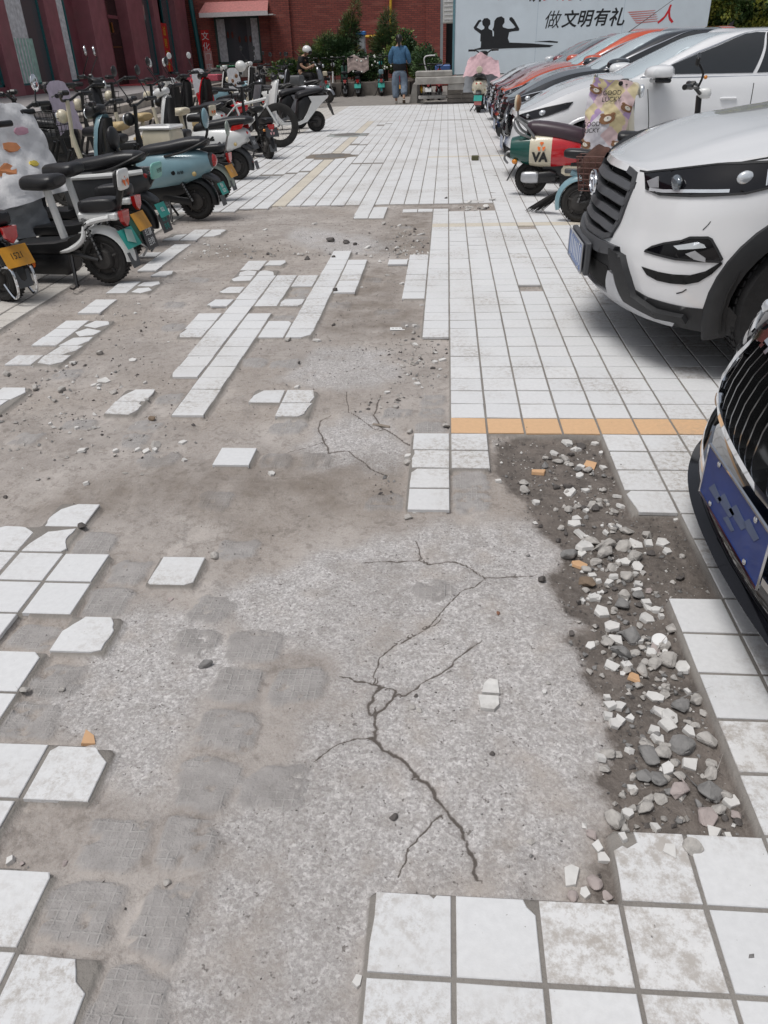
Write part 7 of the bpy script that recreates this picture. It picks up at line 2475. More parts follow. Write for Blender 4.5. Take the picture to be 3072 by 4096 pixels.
l.new(sp.outputs[0], cr.inputs[0]); l.new(cr.outputs[0], n['Principled BSDF'].inputs['Base Color']); n['Principled BSDF'].inputs['Roughness'].default_value = .85


def Pv(u, v):       # over the handlebar, across the back and round the near side
    sway = .018 * math.sin(v * 7 + u * 6)
    z = 1.08 - .64 * v + .02 * math.sin(u * 9)
    if u < .32:
        f = u / .32
        return (.54 - .04 * v + sway, .22 - .47 * f, z)
    f = (u - .32) / .68
    g = min(f * 6, 1)
    return (.54 - .04 * v + .42 * f * (1 - .15 * v), -.25 - .035 * g - .05 * v - sway - .03 * f * (1 - f) * 4, z - .10 * f * f * (1 - v))


mb, rows, bk = quilt(MB(), Pv, 44, 44, .011, .012, (4, 6), True, True)
qv = mb.build('quilt', mq, va, ang=80)
MB().rings(bk, closed=False, cap=False).build('quilt_lining', M_lining, qv, ang=80)


def on_quilt(u, v, d=.016):
    p = Vector(Pv(u, v)); e = .01
    n_ = (Vector(Pv(u + e, v)) - Vector(Pv(u - e, v))).cross(Vector(Pv(u, v + e)) - Vector(Pv(u, v - e))).normalized()
    if n_.x + n_.y > 0: n_ = -n_
    return p + n_ * d, n_


def blob(u, v, ru, rv, m, d, nm='print'):
    mb = MB(); pts = []
    c_, n_ = on_quilt(u, v, d)
    N_ = 14
    for k in range(N_): pts.append(on_quilt(min(max(u + math.cos(k * math.tau / N_) * ru, .01), .99), min(max(v + math.sin(k * math.tau / N_) * rv, .01), .99), d)[0])
    mb.add([c_ + n_ * .002] + pts, [(0, 1 + k, 1 + (k + 1) % N_) for k in range(N_)])
    mb.add(pts + [p - n_ * (d + .002) for p in pts], [(k, N_ + k, N_ + (k + 1) % N_, (k + 1) % N_) for k in range(N_)])
    return mb.build(nm, m, qv, ang=60)


M_bear = mat('brown_print', (.24, .125, .065), .85); M_cream2 = mat('cream_print', (.7, .66, .58), .85)
for (u, v, s_) in ((.66, .52, .8), (.92, .36, .6), (.40, .16, .55), (.38, .88, .55), (.9, .9, .5)):
    blob(u, v, .15 * s_, .085 * s_, M_bear, .016); blob(u - .10 * s_, v - .075 * s_, .045 * s_, .026 * s_, M_bear, .017); blob(u + .10 * s_, v - .075 * s_, .045 * s_, .026 * s_, M_bear, .017)
    blob(u + .01, v - .005, .07 * s_, .045 * s_, M_cream2, .019); blob(u + .01, v - .015, .014 * s_, .009 * s_, M_blackink, .022)
for (u, v, tx) in ((.66, .22, 'GOOD\nLUCKY'), (.44, .64, 'GOOD\nLUCKY')):
    p, n_ = on_quilt(u, v, .022)
    ax = Vector((1, 0, 0)); ay = n_.cross(ax).normalized()
    if ay.z < 0: ay = -ay
    ax = ay.cross(n_).normalized()
    text_mesh('lettering', tx, .055, M_blackink, qv, (tuple(p), tuple(ax), tuple(ay), tuple(n_)), extrude=.002)

# ---- light blue bike in front of the crossover: basket, brown cloth, broom
lb_ = thing('electric_moped', (1.14, 4.34, 0), -.30, 'light blue moped with a brown cloth stuffed in its rear basket beside the crossover', 'electric moped', G_ROW)
r = .165
bwheel(lb_, 0, r, .09); bwheel(lb_, 1.1, r, .085)
fender(lb_, 0, r, .055, 40, 200, M_blu, .04, 'rear_fender'); fender(lb_, 1.1, r, .05, 20, 150, M_blu, .03, 'front_fender')
MB().tube(smooth_pts([(.86, 0, .7), (.80, 0, .45), (.66, 0, .24), (.4, 0, .22), (.1, 0, .33), (-.1, 0, .40)], 4), .025, 8).build('frame', M_blu, lb_)
for sg in (-1, 1): MB().tube([(0, sg * .07, r), (.3, sg * .07, .22)], .015, 6).build('swing_arm', M_blackp, lb_); MB().tube([(.89, sg * .05, .56), (1.1, sg * .055, r)], .017, 6).build('fork_leg', M_blackp, lb_)
MB().lathe([(0, -.07), (.07, -.05), (.07, .05), (0, .07)], c=(0, 0, r), axis='y', seg=16).build('hub_motor', M_hub, lb_)
for sg in (-1, 1): shock(lb_, (.05, sg * .085, .40), (0, sg * .085, .20))
loft(MB(), [(.66, .25, .10, .03), (.3, .26, .12, .04)], ex=6).build('floor_mat', M_blackp, lb_)
loft(MB(), [(.62, .15, .09, .07), (.27, .15, .09, .07)], ex=6).build('battery_box', M_blackp, lb_)
saddle(lb_, (.40, .665), .30, .12, .10)
MB().tube([(.30, 0, .3), (.37, 0, .62)], .02, 7).build('seat_post', M_blackp, lb_)
MB().tube([(.86, 0, .6), (.83, 0, .97)], .022, 8).build('steering_tube', M_blackp, lb_)
hbq = bars(lb_, .83, .99, .31, mirrors=None)
lw = loft(MB(), [(.81, .985, .035, .03), (.87, .985, .05, .045), (.92, .98, .038, .036)], n=16).build('headlight', M_wht, lb_, sub=1)
MB().tube(smooth_pts([(.82, -.25, 1.04), (.84, -.27, 1.12), (.80, -.30, 1.19)], 3), .009, 6).build('mirror_stalk', M_blackp, lb_)
MB().box((.79, -.31, 1.215), (.03, .11, .065), Matrix.Rotation(.3, 3, 'X'), bev=.012).build('mirror', M_blackp, lb_)
MB().ball((.86, -.26, 1.10), (.014, .014, .014), 8, 6).build('turn_signal', M_amber, lb_)
loft(MB(), [(.10, .53, .06, .03), (.06, .54, .08, .04), (-.12, .55, .08, .04), (-.18, .55, .06, .03)], ex=4).build('rear_seat', M_seat, lb_, sub=1)
mb = MB()
for zz in np.linspace(.30, .56, 7):
    k = (zz - .30) * .15
    mb.tube([(.02 - k, -.10 - k, zz), (.30 + k, -.10 - k, zz), (.30 + k, -.30 - k, zz), (.02 - k, -.30 - k, zz)], .004, 4, closed=True)
for i in range(8):
    xx = .02 + .28 * i / 7
    for yy, s_ in ((-.10, 1), (-.30, -1)): mb.tube([(xx, yy, .30), (xx + (xx - .16) * .2, yy + s_ * .04, .56)], .003, 3)
for i in range(5):
    yy = -.10 - .20 * i / 4
    for xx, s_ in ((.02, -1), (.30, 1)): mb.tube([(xx, yy, .30), (xx + s_ * .04, yy + (yy + .2) * .2, .56)], .003, 3)
bsk = mb.build('basket', mat('brown_basket', (.10, .035, .025), .6), lb_)
cl = MB()
rr = random.Random(5)
cl.ball((.16, -.20, .47), (.16, .12, .15), 22, 14)
cl.v = [(x + .02 * mnoise.noise(Vector((x * 14, y * 14, z * 14))), y + .02 * mnoise.noise(Vector((x * 13 + 5, y * 13, z * 13))), z + .05 * mnoise.noise(Vector((x * 11, y * 11 + 3, z * 11)))) for x, y, z in cl.v]
clo = cl.build('cloth', mat('brown_cloth', (.075, .035, .026), .9, var=.3, bump=.5), None)
clo.matrix_world = Matrix.Translation((1.14, 4.34, 0)) @ Matrix.Rotation(-.30, 4, 'Z')
tag(clo, 'dark brown cloth bundled into the basket of the light blue moped', 'cloth')
br = thing('broom', (1.0, 4.72, 0), 0, 'old black broom leaning beside the light blue moped', 'broom')
MB().tube([(.42, -.55, .62), (.0, -.06, .20)], .012, 7).build('handle', mat('grey_stick', (.25, .25, .22), .6), br)
mb = MB(); rr = random.Random(3)
a, b = Vector((.02, -.08, .22)), Vector((-.20, .12, .01))
for k in range(46):
    q_ = Vector((rr.uniform(-1, 1), rr.uniform(-1, 1), rr.uniform(-.4, .4)))
    e_ = b + q_ * .075; e_.z = max(e_.z, .004)
    mb.tube([a + q_ * .014, a.lerp(e_, .5) + q_ * .012, e_], [.006, .005, .002], 4)
mb.build('bristles', mat('black_bristle', (.022, .02, .02), .9), br)

# ---- the pink one before the ledge
pk_ = scooter((.76, 18.5, 0), math.pi / 2 - .12, 'cream scooter with a pink quilted apron parked in front of the hoarding', body=M_crm, pl_=(M_cyan, None), tailstyle='bar', hb=1.12)
pk_.scale = (1.18, 1.18, 1.18)
MB().box((-.285, 0, .20), (.006, .15, .10), bev=.003).build('sticker_plate', mat('red_sticker', (.45, .16, .15), .5), pk_)
MB().lathe([(0, -.02), (.06, -.015), (.065, 0), (.06, .015), (0, .02)], c=(-.10, 0, .78), axis='x', seg=18).build('backrest', M_crm, pk_)
MB().tube([(-.1, 0, .66), (-.1, 0, .72)], .01, 6).build('backrest_post', M_alloy, pk_)
def Pp(u, v):
    f = 2 * u - 1
    return (.74 - .1 * v - .1 * abs(f) * v + .10 * (1 - v) * abs(f), f * (.32 + .08 * v), 1.00 - .30 * v + .07 * math.sin(f * 3 + 1) * (1 - v) - .08 * abs(f) * v + .015 * math.sin(f * 9))
mb, rows, bk = quilt(MB(), Pp, 30, 16, .016, .012, (6, 3), True)
mb.build('quilt', M_pinkc, pk_, ang=80)
def Pp2(u, v):
    f = 2 * u - 1
    return (.70 + .1 * abs(f), f * (.36 + .06 * v), .74 - .40 * v)
mb, rows, bk = quilt(MB(), Pp2, 20, 12, .010, .010, (4, 3), True)
mb.build('apron_skirt', M_lining, pk_, ang=80)

# ---- the mid crowd: a second row, and the pack before the brick wall
R2 = random.Random(21)
crowd = [
    # x, y, heading, frame, seat, kind words, options
    (-3.65, 7.0, math.pi - .3, M_blackp, M_tanseat, 'black moped with a tan saddle in the second row', dict(back=None, lamp=M_crm, hb=1.1, basket=M_wire, boxm=M_tanseat)),
    (-3.75, 8.0, math.pi - .5, M_crm, M_tanseat, 'cream moped with a round tan saddle on a tall post', dict(basket=M_wire, boxm=M_tanseat, hb=1.1)),
    (-3.55, 9.1, math.pi - .4, M_crm, M_crm, 'cream moped whose cream backrest shows an orange mark', dict(back=M_crm, emb=True, hb=1.05, boxm=M_tanseat)),
    (-3.7, 10.4, math.pi - .5, M_wht, M_seat, 'white moped with a wide black saddle behind the bicycle', dict(hb=1.05)),
    (-3.9, 11.9, math.pi - .4, M_blackp, M_seat, 'black moped with white mirrors in the middle of the row', dict(mirrors=M_wht, hb=1.1)),
    (-4.0, 13.2, math.pi - .6, M_redp, M_seat, 'red framed moped half hidden behind the silver scooter', dict(hb=1.05)),
    (-5.35, 7.7, .2, M_blackp, M_seat, 'black moped facing the aisle beside the stone steps', dict(mirrors=M_chrome, hb=1.1)),
    (-5.3, 5.6, .3, M_teal2, M_seat, 'teal moped at the left edge beyond the quilted one', dict(hb=1.05)),
    (-3.5, 6.15, math.pi - .1, M_blackp, M_seat, 'black moped with a pale pink apron near the left edge', dict(hb=1.1)),
    (-5.1, 16.4, math.pi - .5, M_redp, M_seat, 'red moped with a white wind apron near the pink block', dict(hb=1.1)),
    (-4.6, 17.6, math.pi - .5, M_crm, M_seat, 'cream moped with a brown and white apron', dict(hb=1.1)),
    (-4.9, 19.2, -.6, M_teal2, M_seat, 'turquoise moped whose round white headlamp faces the yard', dict(lamp=M_wht, hb=1.1, mirrors=M_blackp)),
    (-4.2, 18.6, math.pi - .4, M_wht, M_seat, 'white moped with tall mirrors behind the silver scooter', dict(mirrors=M_blackp, hb=1.2)),
    (-4.3, 20.4, math.pi - .3, M_dgrey, M_seat, 'dark grey moped with a grey pannier bag', dict(mirrors=M_blackp, hb=1.15, box=M_greyp)),
    (-5.6, 21.3, math.pi - .5, M_wht, M_seat, 'white moped with a blue cover in the pack near the rider', dict(hb=1.1)),
    (-6.3, 19.4, .4, M_blu, M_seat, 'blue moped facing the yard at the back of the pack', dict(hb=1.05)),
    (-3.9, 22.2, math.pi - .2, M_slv, M_seat, 'silver moped parked at the right end of the pack', dict(hb=1.1, mirrors=M_blackp)),
]
for (x, y, a, fr, sd_, lab, kw) in crowd:
    if any(w_ in lab for w_ in ('wide black saddle', 'middle of the row', 'silver scooter', 'pannier', 'blue cover', 'right end', 'facing the aisle', 'back of the pack')):
        o = scooter((x, y, 0), a, lab.replace('red framed', 'red bodied').replace('moped', 'scooter'), body=fr, mirrors=kw.get('mirrors'), lod=0, hb=kw.get('hb', 1), tailstyle='bar')
        if kw.get('box'): loft(MB(), [(-.40, .76, .13, .10), (-.38, .76, .15, .12), (-.12, .76, .15, .12), (-.10, .76, .13, .10)], ex=5).build('top_box', kw['box'], o, ang=40)
    else: o = moped((x, y, 0), a, lab, fr=fr, sd=sd_, lod=0, **kw)
    k = R2.uniform(1.0, 1.08)
    o.scale = (k, k, k)
    if 'pink apron' in lab or 'white wind apron' in lab or 'brown and white apron' in lab:
        m = M_lilac if 'pink apron' in lab else M_quiltw
        def Pa(u, v):
            f = 2 * u - 1
            return (.70 - .06 * v, f * (.20 + .04 * v), 1.12 - .45 * v - .05 * abs(f) ** 3)
        mb, rows, bk = quilt(MB(), Pa, 20, 16, .014, .012, (4, 4), True)
        mb.build('quilt', m, o, ang=80)
        if 'brown' in lab:
            for yy, zz in ((-.08, .95), (.07, .85), (.0, .75)): MB().ball((.655, yy, zz), (.022, .05, .045), 10, 6).build('print', M_bear, o)
    if 'blue cover' in lab: MB().ball((.1, 0, .62), (.25, .16, .10), 16, 10).build('seat_cover', M_blu, o)
# spare helmet on the pack
hm = MB().ball((0, 0, 0), (.13, .115, .12), 18, 12).build('helmet', M_wht, None)
hm.location = (-4.95, 17.75, 1.15)
tag(hm, 'white helmet hung on a handlebar in the pack', 'helmet')

# ---- along the planter
row = [(-4.35, 28.25, M_wht, M_cyan, 'white moped with a cyan plate at the left end of the planter row'), (-3.72, 28.3, M_blackp, None, 'black moped with a green shield in the planter row'), (-3.25, 28.3, M_dgrey, M_cyan, 'grey moped draped with a beige cloth in the planter row'),
       (-2.40, 28.3, M_teal2, M_cyan, 'small turquoise moped alone before the planter'), (-5.1, 28.2, M_crm, None, 'cream moped partly hidden by the pack at the planter')]
for i, (x, y, fr, plm, lab) in enumerate(row):
    o = moped((x, y, 0), math.pi / 2 + R2.uniform(-.12, .12), lab, fr=fr, lod=0, pl_=(plm, None) if plm else None, hb=1.1, back=M_blu if fr is M_teal2 else (M_crm if i == 0 else None))
    o.scale = (1.15, 1.15, 1.15)
    if i == 0: MB().box((-.235, 0, .16), (.006, .14, .10)).build('sticker_plate', mat('green_sticker', (.05, .42, .12), .5), o, smooth=False)
    if 'green shield' in lab: MB().box((.84, 0, .6), (.04, .2, .5), bev=.015).build('leg_shield', M_grn, o)
    if 'beige cloth' in lab:
        def Pb(u, v):
            f = 2 * u - 1
            return (.72 - .05 * v, f * .34, 1.08 - .40 * v + .05 * math.sin(f * 4))
        mb, rows, bk = quilt(MB(), Pb, 20, 12, .01, .01, (4, 3)); mb.build('quilt', mat('beige_cloth', (.45, .36, .33), .9, bump=.4), o, ang=80)
ro = scooter((-1.62, 27.6, 0), math.pi / 2, 'red scooter with a yellow plate, half hidden by the walking person', body=M_redp, pl_=(M_yplate, None), tailstyle='bar', lod=0)
ro.scale = (1.12, 1.12, 1.12)
bx_ = moped((-.92, 26.2, 0), math.pi / 2 + .2, 'black and yellow moped behind the walking person', fr=M_blackp, fn=M_yel, lod=0)
for x, lab in ((-.62, 'dark moped glimpsed under the ledge, with a white tag'), (-.28, 'dark moped glimpsed under the ledge, with red trim')):
    o = moped((x, 24.6, 0), math.pi / 2, lab, fr=M_blackp if 'white' in lab else M_redp, fn=M_blackp, lod=0, pl_=(M_wht, None) if 'white' in lab else None)
# ------------------------------------------------------------------ people
M_skin = mat('skin', (.42, .25, .17), .55, var=.06)
M_hair = mat('black_hair', (.012, .010, .010), .45, var=.3, scale=60)
M_denim = mat('denim_jacket', (.055, .14, .25), .85, var=.2, scale=25, bump=.3)
M_jean = mat('washed_jeans', (.155, .20, .26), .85, var=.28, scale=9, bump=.4)
M_blackt = mat('black_cotton', (.010, .010, .011), .85, var=.2, bump=.2)
M_shoe = mat('pale_shoe', (.50, .49, .45), .6, dirt=.3)


def skin(name, m, chains, parent, levels=2, root=0):
    """chains: list of lists of (x, y, z, rx, ry); first points of later chains may be indices of earlier vertices"""
    vs_, es, rad = [], [], []
    for ch in chains:
        prev = None
        for p in ch:
            if isinstance(p, int): prev = p; continue
            vs_.append(p[:3]); rad.append((p[3], p[4] if len(p) > 4 else p[3]))
            if prev is not None: es.append((prev, len(vs_) - 1))
            prev = len(vs_) - 1
    me_ = bpy.data.meshes.new(name); me_.from_pydata(vs_, es, [])
    o = link(name, me_, parent)
    me_.materials.append(m)
    md = o.modifiers.new('skin', 'SKIN'); md.use_smooth_shade = True
    for i, (a, b) in enumerate(rad):
        me_.skin_vertices[0].data[i].radius = (a, b)
        me_.skin_vertices[0].data[i].use_root = (i == root)
    sb = o.modifiers.new('sub', 'SUBSURF'); sb.levels = sb.render_levels = levels
    return o


def hand(root_pt, d, side, parent_chains, start):
    """chains for five short fingers starting at vertex index start (a palm vertex)"""
    d = Vector(d).normalized(); s = Vector(side).normalized()
    out = []
    for k, (off, ln) in enumerate(((-.030, .062), (-.010, .070), (.010, .066), (.028, .052))):
        a = Vector(root_pt) + s * off + d * .035
        b = a + d * ln * .55; c = b + d * ln * .4 + s.cross(d) * .012
        out.append([start, (*a, .010), (*b, .009), (*c, .007)])
    a = Vector(root_pt) - s * .035; out.append([start, (*a, .011), (*(a - s * .018 + d * .03), .009), (*(a - s * .016 + d * .055), .007)])
    return out


# walking woman, seen from behind, right foot kicked back
w = thing('person', (-1.45, 23.15, 0), 0, 'person walking away in a blue denim jacket and loose jeans', 'person')
W = 1.05
S_ = lambda ch: [[q_ if isinstance(q_, int) else (q_[0] * W, q_[1] * W, q_[2] * W) + tuple(r_ * W for r_ in q_[3:]) for q_ in c] for c in ch]
body = [[(0, 0, .95, .13, .10), (0, 0, 1.10, .13, .09), (0, 0, 1.25, .14, .095), (0, -.01, 1.36, .12, .085), (0, -.01, 1.43, .055, .055), (0, .005, 1.50, .055, .06), (0, .02, 1.56, .078, .092), (0, .02, 1.63, .076, .09), (0, .01, 1.675, .045, .055)],
        [3, (-.16, 0, 1.35, .055), (-.24, .02, 1.18, .047), (-.245, .10, 1.02, .042), (-.17, .24, 1.03, .035), (-.12, .30, 1.05, .032, .02)], [3, (.16, 0, 1.35, .055), (.235, .0, 1.18, .047), (.26, .07, 1.02, .042), (.20, .22, 1.03, .035), (.15, .28, 1.05, .032, .02)],
        [0, (-.095, 0, .86, .085), (-.11, .04, .50, .058), (-.11, .03, .12, .040), (-.11, .05, .05, .035)], [0, (.095, 0, .86, .085), (.11, .05, .52, .058), (.125, -.16, .20, .040), (.13, -.20, .13, .035)]]
n0 = 9
hands = []
hands += hand((-.115, .32, 1.05), (.5, .8, .1), (0, .1, 1), None, 13)
hands += hand((.145, .30, 1.05), (-.5, .8, .1), (0, .1, 1), None, 18)
skin('body', M_skin, S_(body + hands), w)
jk = [[(0, 0, .93, .205, .15), (0, 0, 1.08, .215, .145), (0, -.005, 1.20, .19, .13), (0, -.01, 1.32, .175, .115), (0, -.01, 1.40, .09, .075), (0, -.005, 1.445, .066, .066)],
      [3, (-.165, -.005, 1.355, .085, .08), (-.25, .0, 1.20, .078), (-.265, .09, 1.04, .062), (-.20, .20, 1.03, .05)], [3, (.165, -.005, 1.355, .085, .08), (.25, -.02, 1.20, .078), (.28, .06, 1.04, .062), (.225, .18, 1.03, .05)]]
j = skin('jacket', M_denim, S_(jk), w)
skin('jacket_collar', M_denim, S_([[(0, -.01, 1.425, .085, .075), (0, -.005, 1.465, .07, .068)]]), j)
loft(MB(), [(.83 * W, 0, .11 * W, .165 * W), (.86 * W, 0, .125 * W, .185 * W), (1.0 * W, 0, .12 * W, .18 * W), (1.05 * W, 0, .06 * W, .12 * W)], axis='z', n=20, ex=2.3).build('shirt_hem', M_blackt, w)
skin('trousers', M_jean, S_([[(0, 0, .86, .16, .115), (0, 0, .91, .155, .10)], [0, (-.105, .0, .80, .135, .125), (-.125, .03, .48, .118), (-.115, .025, .20, .105), (-.11, .03, .14, .098)], [0, (.105, .0, .80, .135, .125), (.125, .04, .52, .118), (.13, -.11, .28, .102), (.132, -.15, .22, .095)]]), w)
for sx, ch in ((-1, [[(-.11, -.02, .045, .045, .04), (-.11, .08, .035, .042, .03), (-.11, .17, .028, .035, .022)]]), (1, [[(.13, -.25, .115, .042, .045), (.13, -.20, .06, .042, .035), (.13, -.15, .02, .036, .02)]])):
    s_ = skin('shoe', M_shoe, S_(ch), w)
    if sx > 0: MB().box((.13 * W, -.255 * W, .065 * W), (.085, .012, .13), Matrix.Rotation(.75, 3, 'X'), bev=.005).build('shoe_sole', mat('brown_sole', (.12, .085, .06), .7), s_)
hr = MB().ball((0, .008 * W, 1.60 * W), (.092 * W, .108 * W, .108 * W), 20, 14)
hr.v = [(x, min(y, .07 * W + .25 * max(0, z - 1.62 * W)), z) for x, y, z in hr.v]
ho = hr.build('hair', M_hair, w)
pt = MB()
pt.tube([(0, -.08 * W, 1.66 * W), (0, -.115 * W, 1.61 * W), (0, -.12 * W, 1.52 * W), (0, -.11 * W, 1.43 * W), (0, -.105 * W, 1.38 * W)], [.03, .042, .044, .03, .006], 12)
pt.build('ponytail', M_hair, ho)
MB().tube([(.088 * W, .03 * W, 1.585 * W), (.094 * W, .02 * W, 1.565 * W)], .016, 8).build('ear', M_skin, w); MB().tube([(-.088 * W, .03 * W, 1.585 * W), (-.094 * W, .02 * W, 1.565 * W)], .016, 8).build('ear', M_skin, w)
for sx in (-1, 1): MB().ball((sx * .033 * W, .108 * W, 1.585 * W), (.013, .008, .008), 8, 6).build('eye', M_blackt, w)
MB().ball((0, .118 * W, 1.555 * W), (.014, .016, .022), 8, 6).build('nose', M_skin, w); MB().ball((0, .110 * W, 1.515 * W), (.024, .006, .006), 8, 5).build('mouth', mat('lips', (.3, .1, .09), .5), w)

# rider in white helmet, sitting on a scooter and reading a phone, turned to the right
rd = thing('person', (-4.75, 25.0, 0), -.30, 'rider in a black T-shirt and white helmet bent over a phone', 'person')
bd_ = [[(0, 0, .84, .14, .12), (.03, 0, 1.0, .13, .10), (.08, 0, 1.15, .14, .105), (.14, 0, 1.27, .12, .09), (.19, 0, 1.33, .055, .055), (.235, 0, 1.38, .055, .055), (.28, 0, 1.40, .08, .085), (.31, 0, 1.45, .08, .085)],
       [3, (.14, -.17, 1.25, .055), (.16, -.23, 1.05, .046), (.30, -.18, .97, .040), (.42, -.08, 1.02, .034), (.46, -.05, 1.05, .030, .02)], [3, (.14, .17, 1.25, .055), (.16, .23, 1.05, .046), (.30, .18, .97, .040), (.42, .07, 1.02, .034), (.46, .04, 1.05, .030, .02)],
       [0, (.08, -.10, .80, .085), (.42, -.15, .80, .07), (.46, -.14, .45, .05), (.46, -.14, .36, .045)], [0, (.08, .10, .80, .085), (.42, .15, .80, .07), (.46, .14, .45, .05), (.46, .14, .36, .045)]]
hs = hand((.46, -.05, 1.05), (.8, .3, .5), (0, .3, .8), None, 12) + hand((.46, .04, 1.05), (.8, -.3, .5), (0, -.3, .8), None, 17)
skin('body', M_skin, bd_ + hs, rd)
skin('t_shirt', M_blackt, [[(-.01, 0, .84, .165, .145), (.03, 0, 1.0, .165, .135), (.08, 0, 1.15, .165, .13), (.14, 0, 1.26, .14, .11), (.185, 0, 1.32, .07, .07)], [3, (.14, -.17, 1.25, .08), (.155, -.225, 1.11, .068)], [3, (.14, .17, 1.25, .08), (.155, .225, 1.11, .068)]], rd)
skin('trousers', M_blackt, [[(-.02, 0, .78, .16, .14), (0, 0, .86, .155, .135)], [0, (.08, -.10, .79, .10), (.42, -.15, .80, .085), (.455, -.14, .5, .065), (.46, -.14, .38, .058)], [0, (.08, .10, .79, .10), (.42, .15, .80, .085), (.455, .14, .5, .065), (.46, .14, .38, .058)]], rd)
for sg in (-1, 1): skin('shoe', M_blackt, [[(.44, sg * .14, .33, .045, .04), (.52, sg * .14, .315, .042, .03), (.60, sg * .14, .31, .035, .022)]], rd)
for sx in (-1, 1): MB().ball((.385, sx * .035, 1.425), (.008, .013, .008), 8, 6).build('eye', M_blackt, rd)
MB().ball((.40, 0, 1.40), (.02, .014, .02), 8, 6).build('nose', M_skin, rd)
he = MB().ball((0, 0, 0), (.155, .128, .135), 20, 14)
he.v = [(x, y, max(z, -.045 + .25 * max(0, -x) * -1)) for x, y, z in he.v]
heo = he.build('helmet', M_wht, None)
heo.matrix_world = Matrix.Translation((-4.75, 25.0, 0)) @ Matrix.Rotation(-.30, 4, 'Z') @ Matrix.Translation((.29, 0, 1.47)) @ Matrix.Rotation(.35, 4, 'Y')
tag(heo, 'white helmet with black trim on the seated rider', 'helmet')
MB().ball((.115, 0, -.02), (.05, .10, .07), 14, 8).build('visor', M_gloss, heo)
MB().tube(smooth_pts([(0, -.12, -.04), (.02, -.08, -.16), (.03, 0, -.19), (.02, .08, -.16), (0, .12, -.04)], 3), .008, 5).build('chin_strap', M_blackp, heo)
ph = MB().box((0, 0, 0), (.012, .075, .15), bev=.004).build('phone', M_wht, None)
ph.matrix_world = Matrix.Translation((-4.75, 25.0, 0)) @ Matrix.Rotation(-.30, 4, 'Z') @ Matrix.Translation((.535, -.01, 1.10)) @ Matrix.Rotation(-.6, 4, 'Y')
tag(ph, 'pale phone held in the hands of the seated rider', 'phone')
rs = scooter((-4.85, 25.03, 0), -.30, 'grey scooter carrying the rider in the white helmet', body=M_slv, lod=0)
rs.scale = (1.12, 1.12, 1.12)
rs.location.x -= .12
# ------------------------------------------------------------------ rubble
M_st = {'w': mat('tile_shard_white', (.64, .63, .61), .7, var=.12, scale=40, dirt=.6), 'l': mat('stone_pale', (.43, .41, .385), .85, var=.22, scale=30, bump=.6, bscale=90, dirt=.6), 'g': mat('stone_grey', (.22, .215, .21), .85, var=.2, scale=30, bump=.5, bscale=90),
        'd': mat('stone_dark', (.10, .09, .085), .85, var=.2, bump=.5), 'p': mat('shard_peach', (.66, .41, .23), .7, var=.08, dirt=.3), 'k': mat('stone_pinkish', (.40, .345, .33), .85, var=.15, bump=.5), 'b': mat('stone_brown', (.21, .155, .11), .85, var=.2, bump=.5), 'r': mat('stone_rust', (.24, .12, .075), .85)}


def ground_z(x, y):
    """height of the torn sheet"""
    if not (X0 < x < X1 and Y0 < y < Y1): return -.006
    i = int((x - X0) / .0095); j = int(np.searchsorted(ys, y)) - 1
    return float(H[max(min(j, nr - 1), 0), min(i, ncg - 1)])


def rock_mesh(rr_, sx_, sy_, sz_, m, shard):
    bm_2 = bmesh.new()
    if shard:
        n_ = rr_.choice((4, 4, 5, 5, 6))
        a0 = rr_.uniform(0, 6)
        ring = []
        for k in range(n_):
            a = a0 + (k + rr_.uniform(-.3, .3)) * math.tau / n_
            ring.append((math.cos(a) * sx_ * rr_.uniform(.75, 1.1) / 2, math.sin(a) * sy_ * rr_.uniform(.75, 1.1) / 2))
        for x, y in ring:
            bm_2.verts.new((x, y, 0)); bm_2.verts.new((x * .99, y * .99, sz_ * .85)); bm_2.verts.new((x * .95, y * .95, sz_))
    else:
        for _ in range(16):
            d = Vector((rr_.gauss(0, 1), rr_.gauss(0, 1), rr_.gauss(0, 1))).normalized()
            bm_2.verts.new((d.x * sx_ / 2, d.y * sy_ / 2, sz_ * .45 + d.z * sz_ * .55))
    bmesh.ops.convex_hull(bm_2, input=bm_2.verts)
    bmesh.ops.delete(bm_2, geom=[v for v in bm_2.verts if not v.link_faces], context='VERTS')
    if not shard: bmesh.ops.bevel(bm_2, geom=bm_2.edges[:], offset=min(sx_, sz_) * .07, segments=1, affect='EDGES')
    me_ = bpy.data.meshes.new('stone'); bm_2.to_mesh(me_); bm_2.free()
    me_.materials.append(m)
    return me_


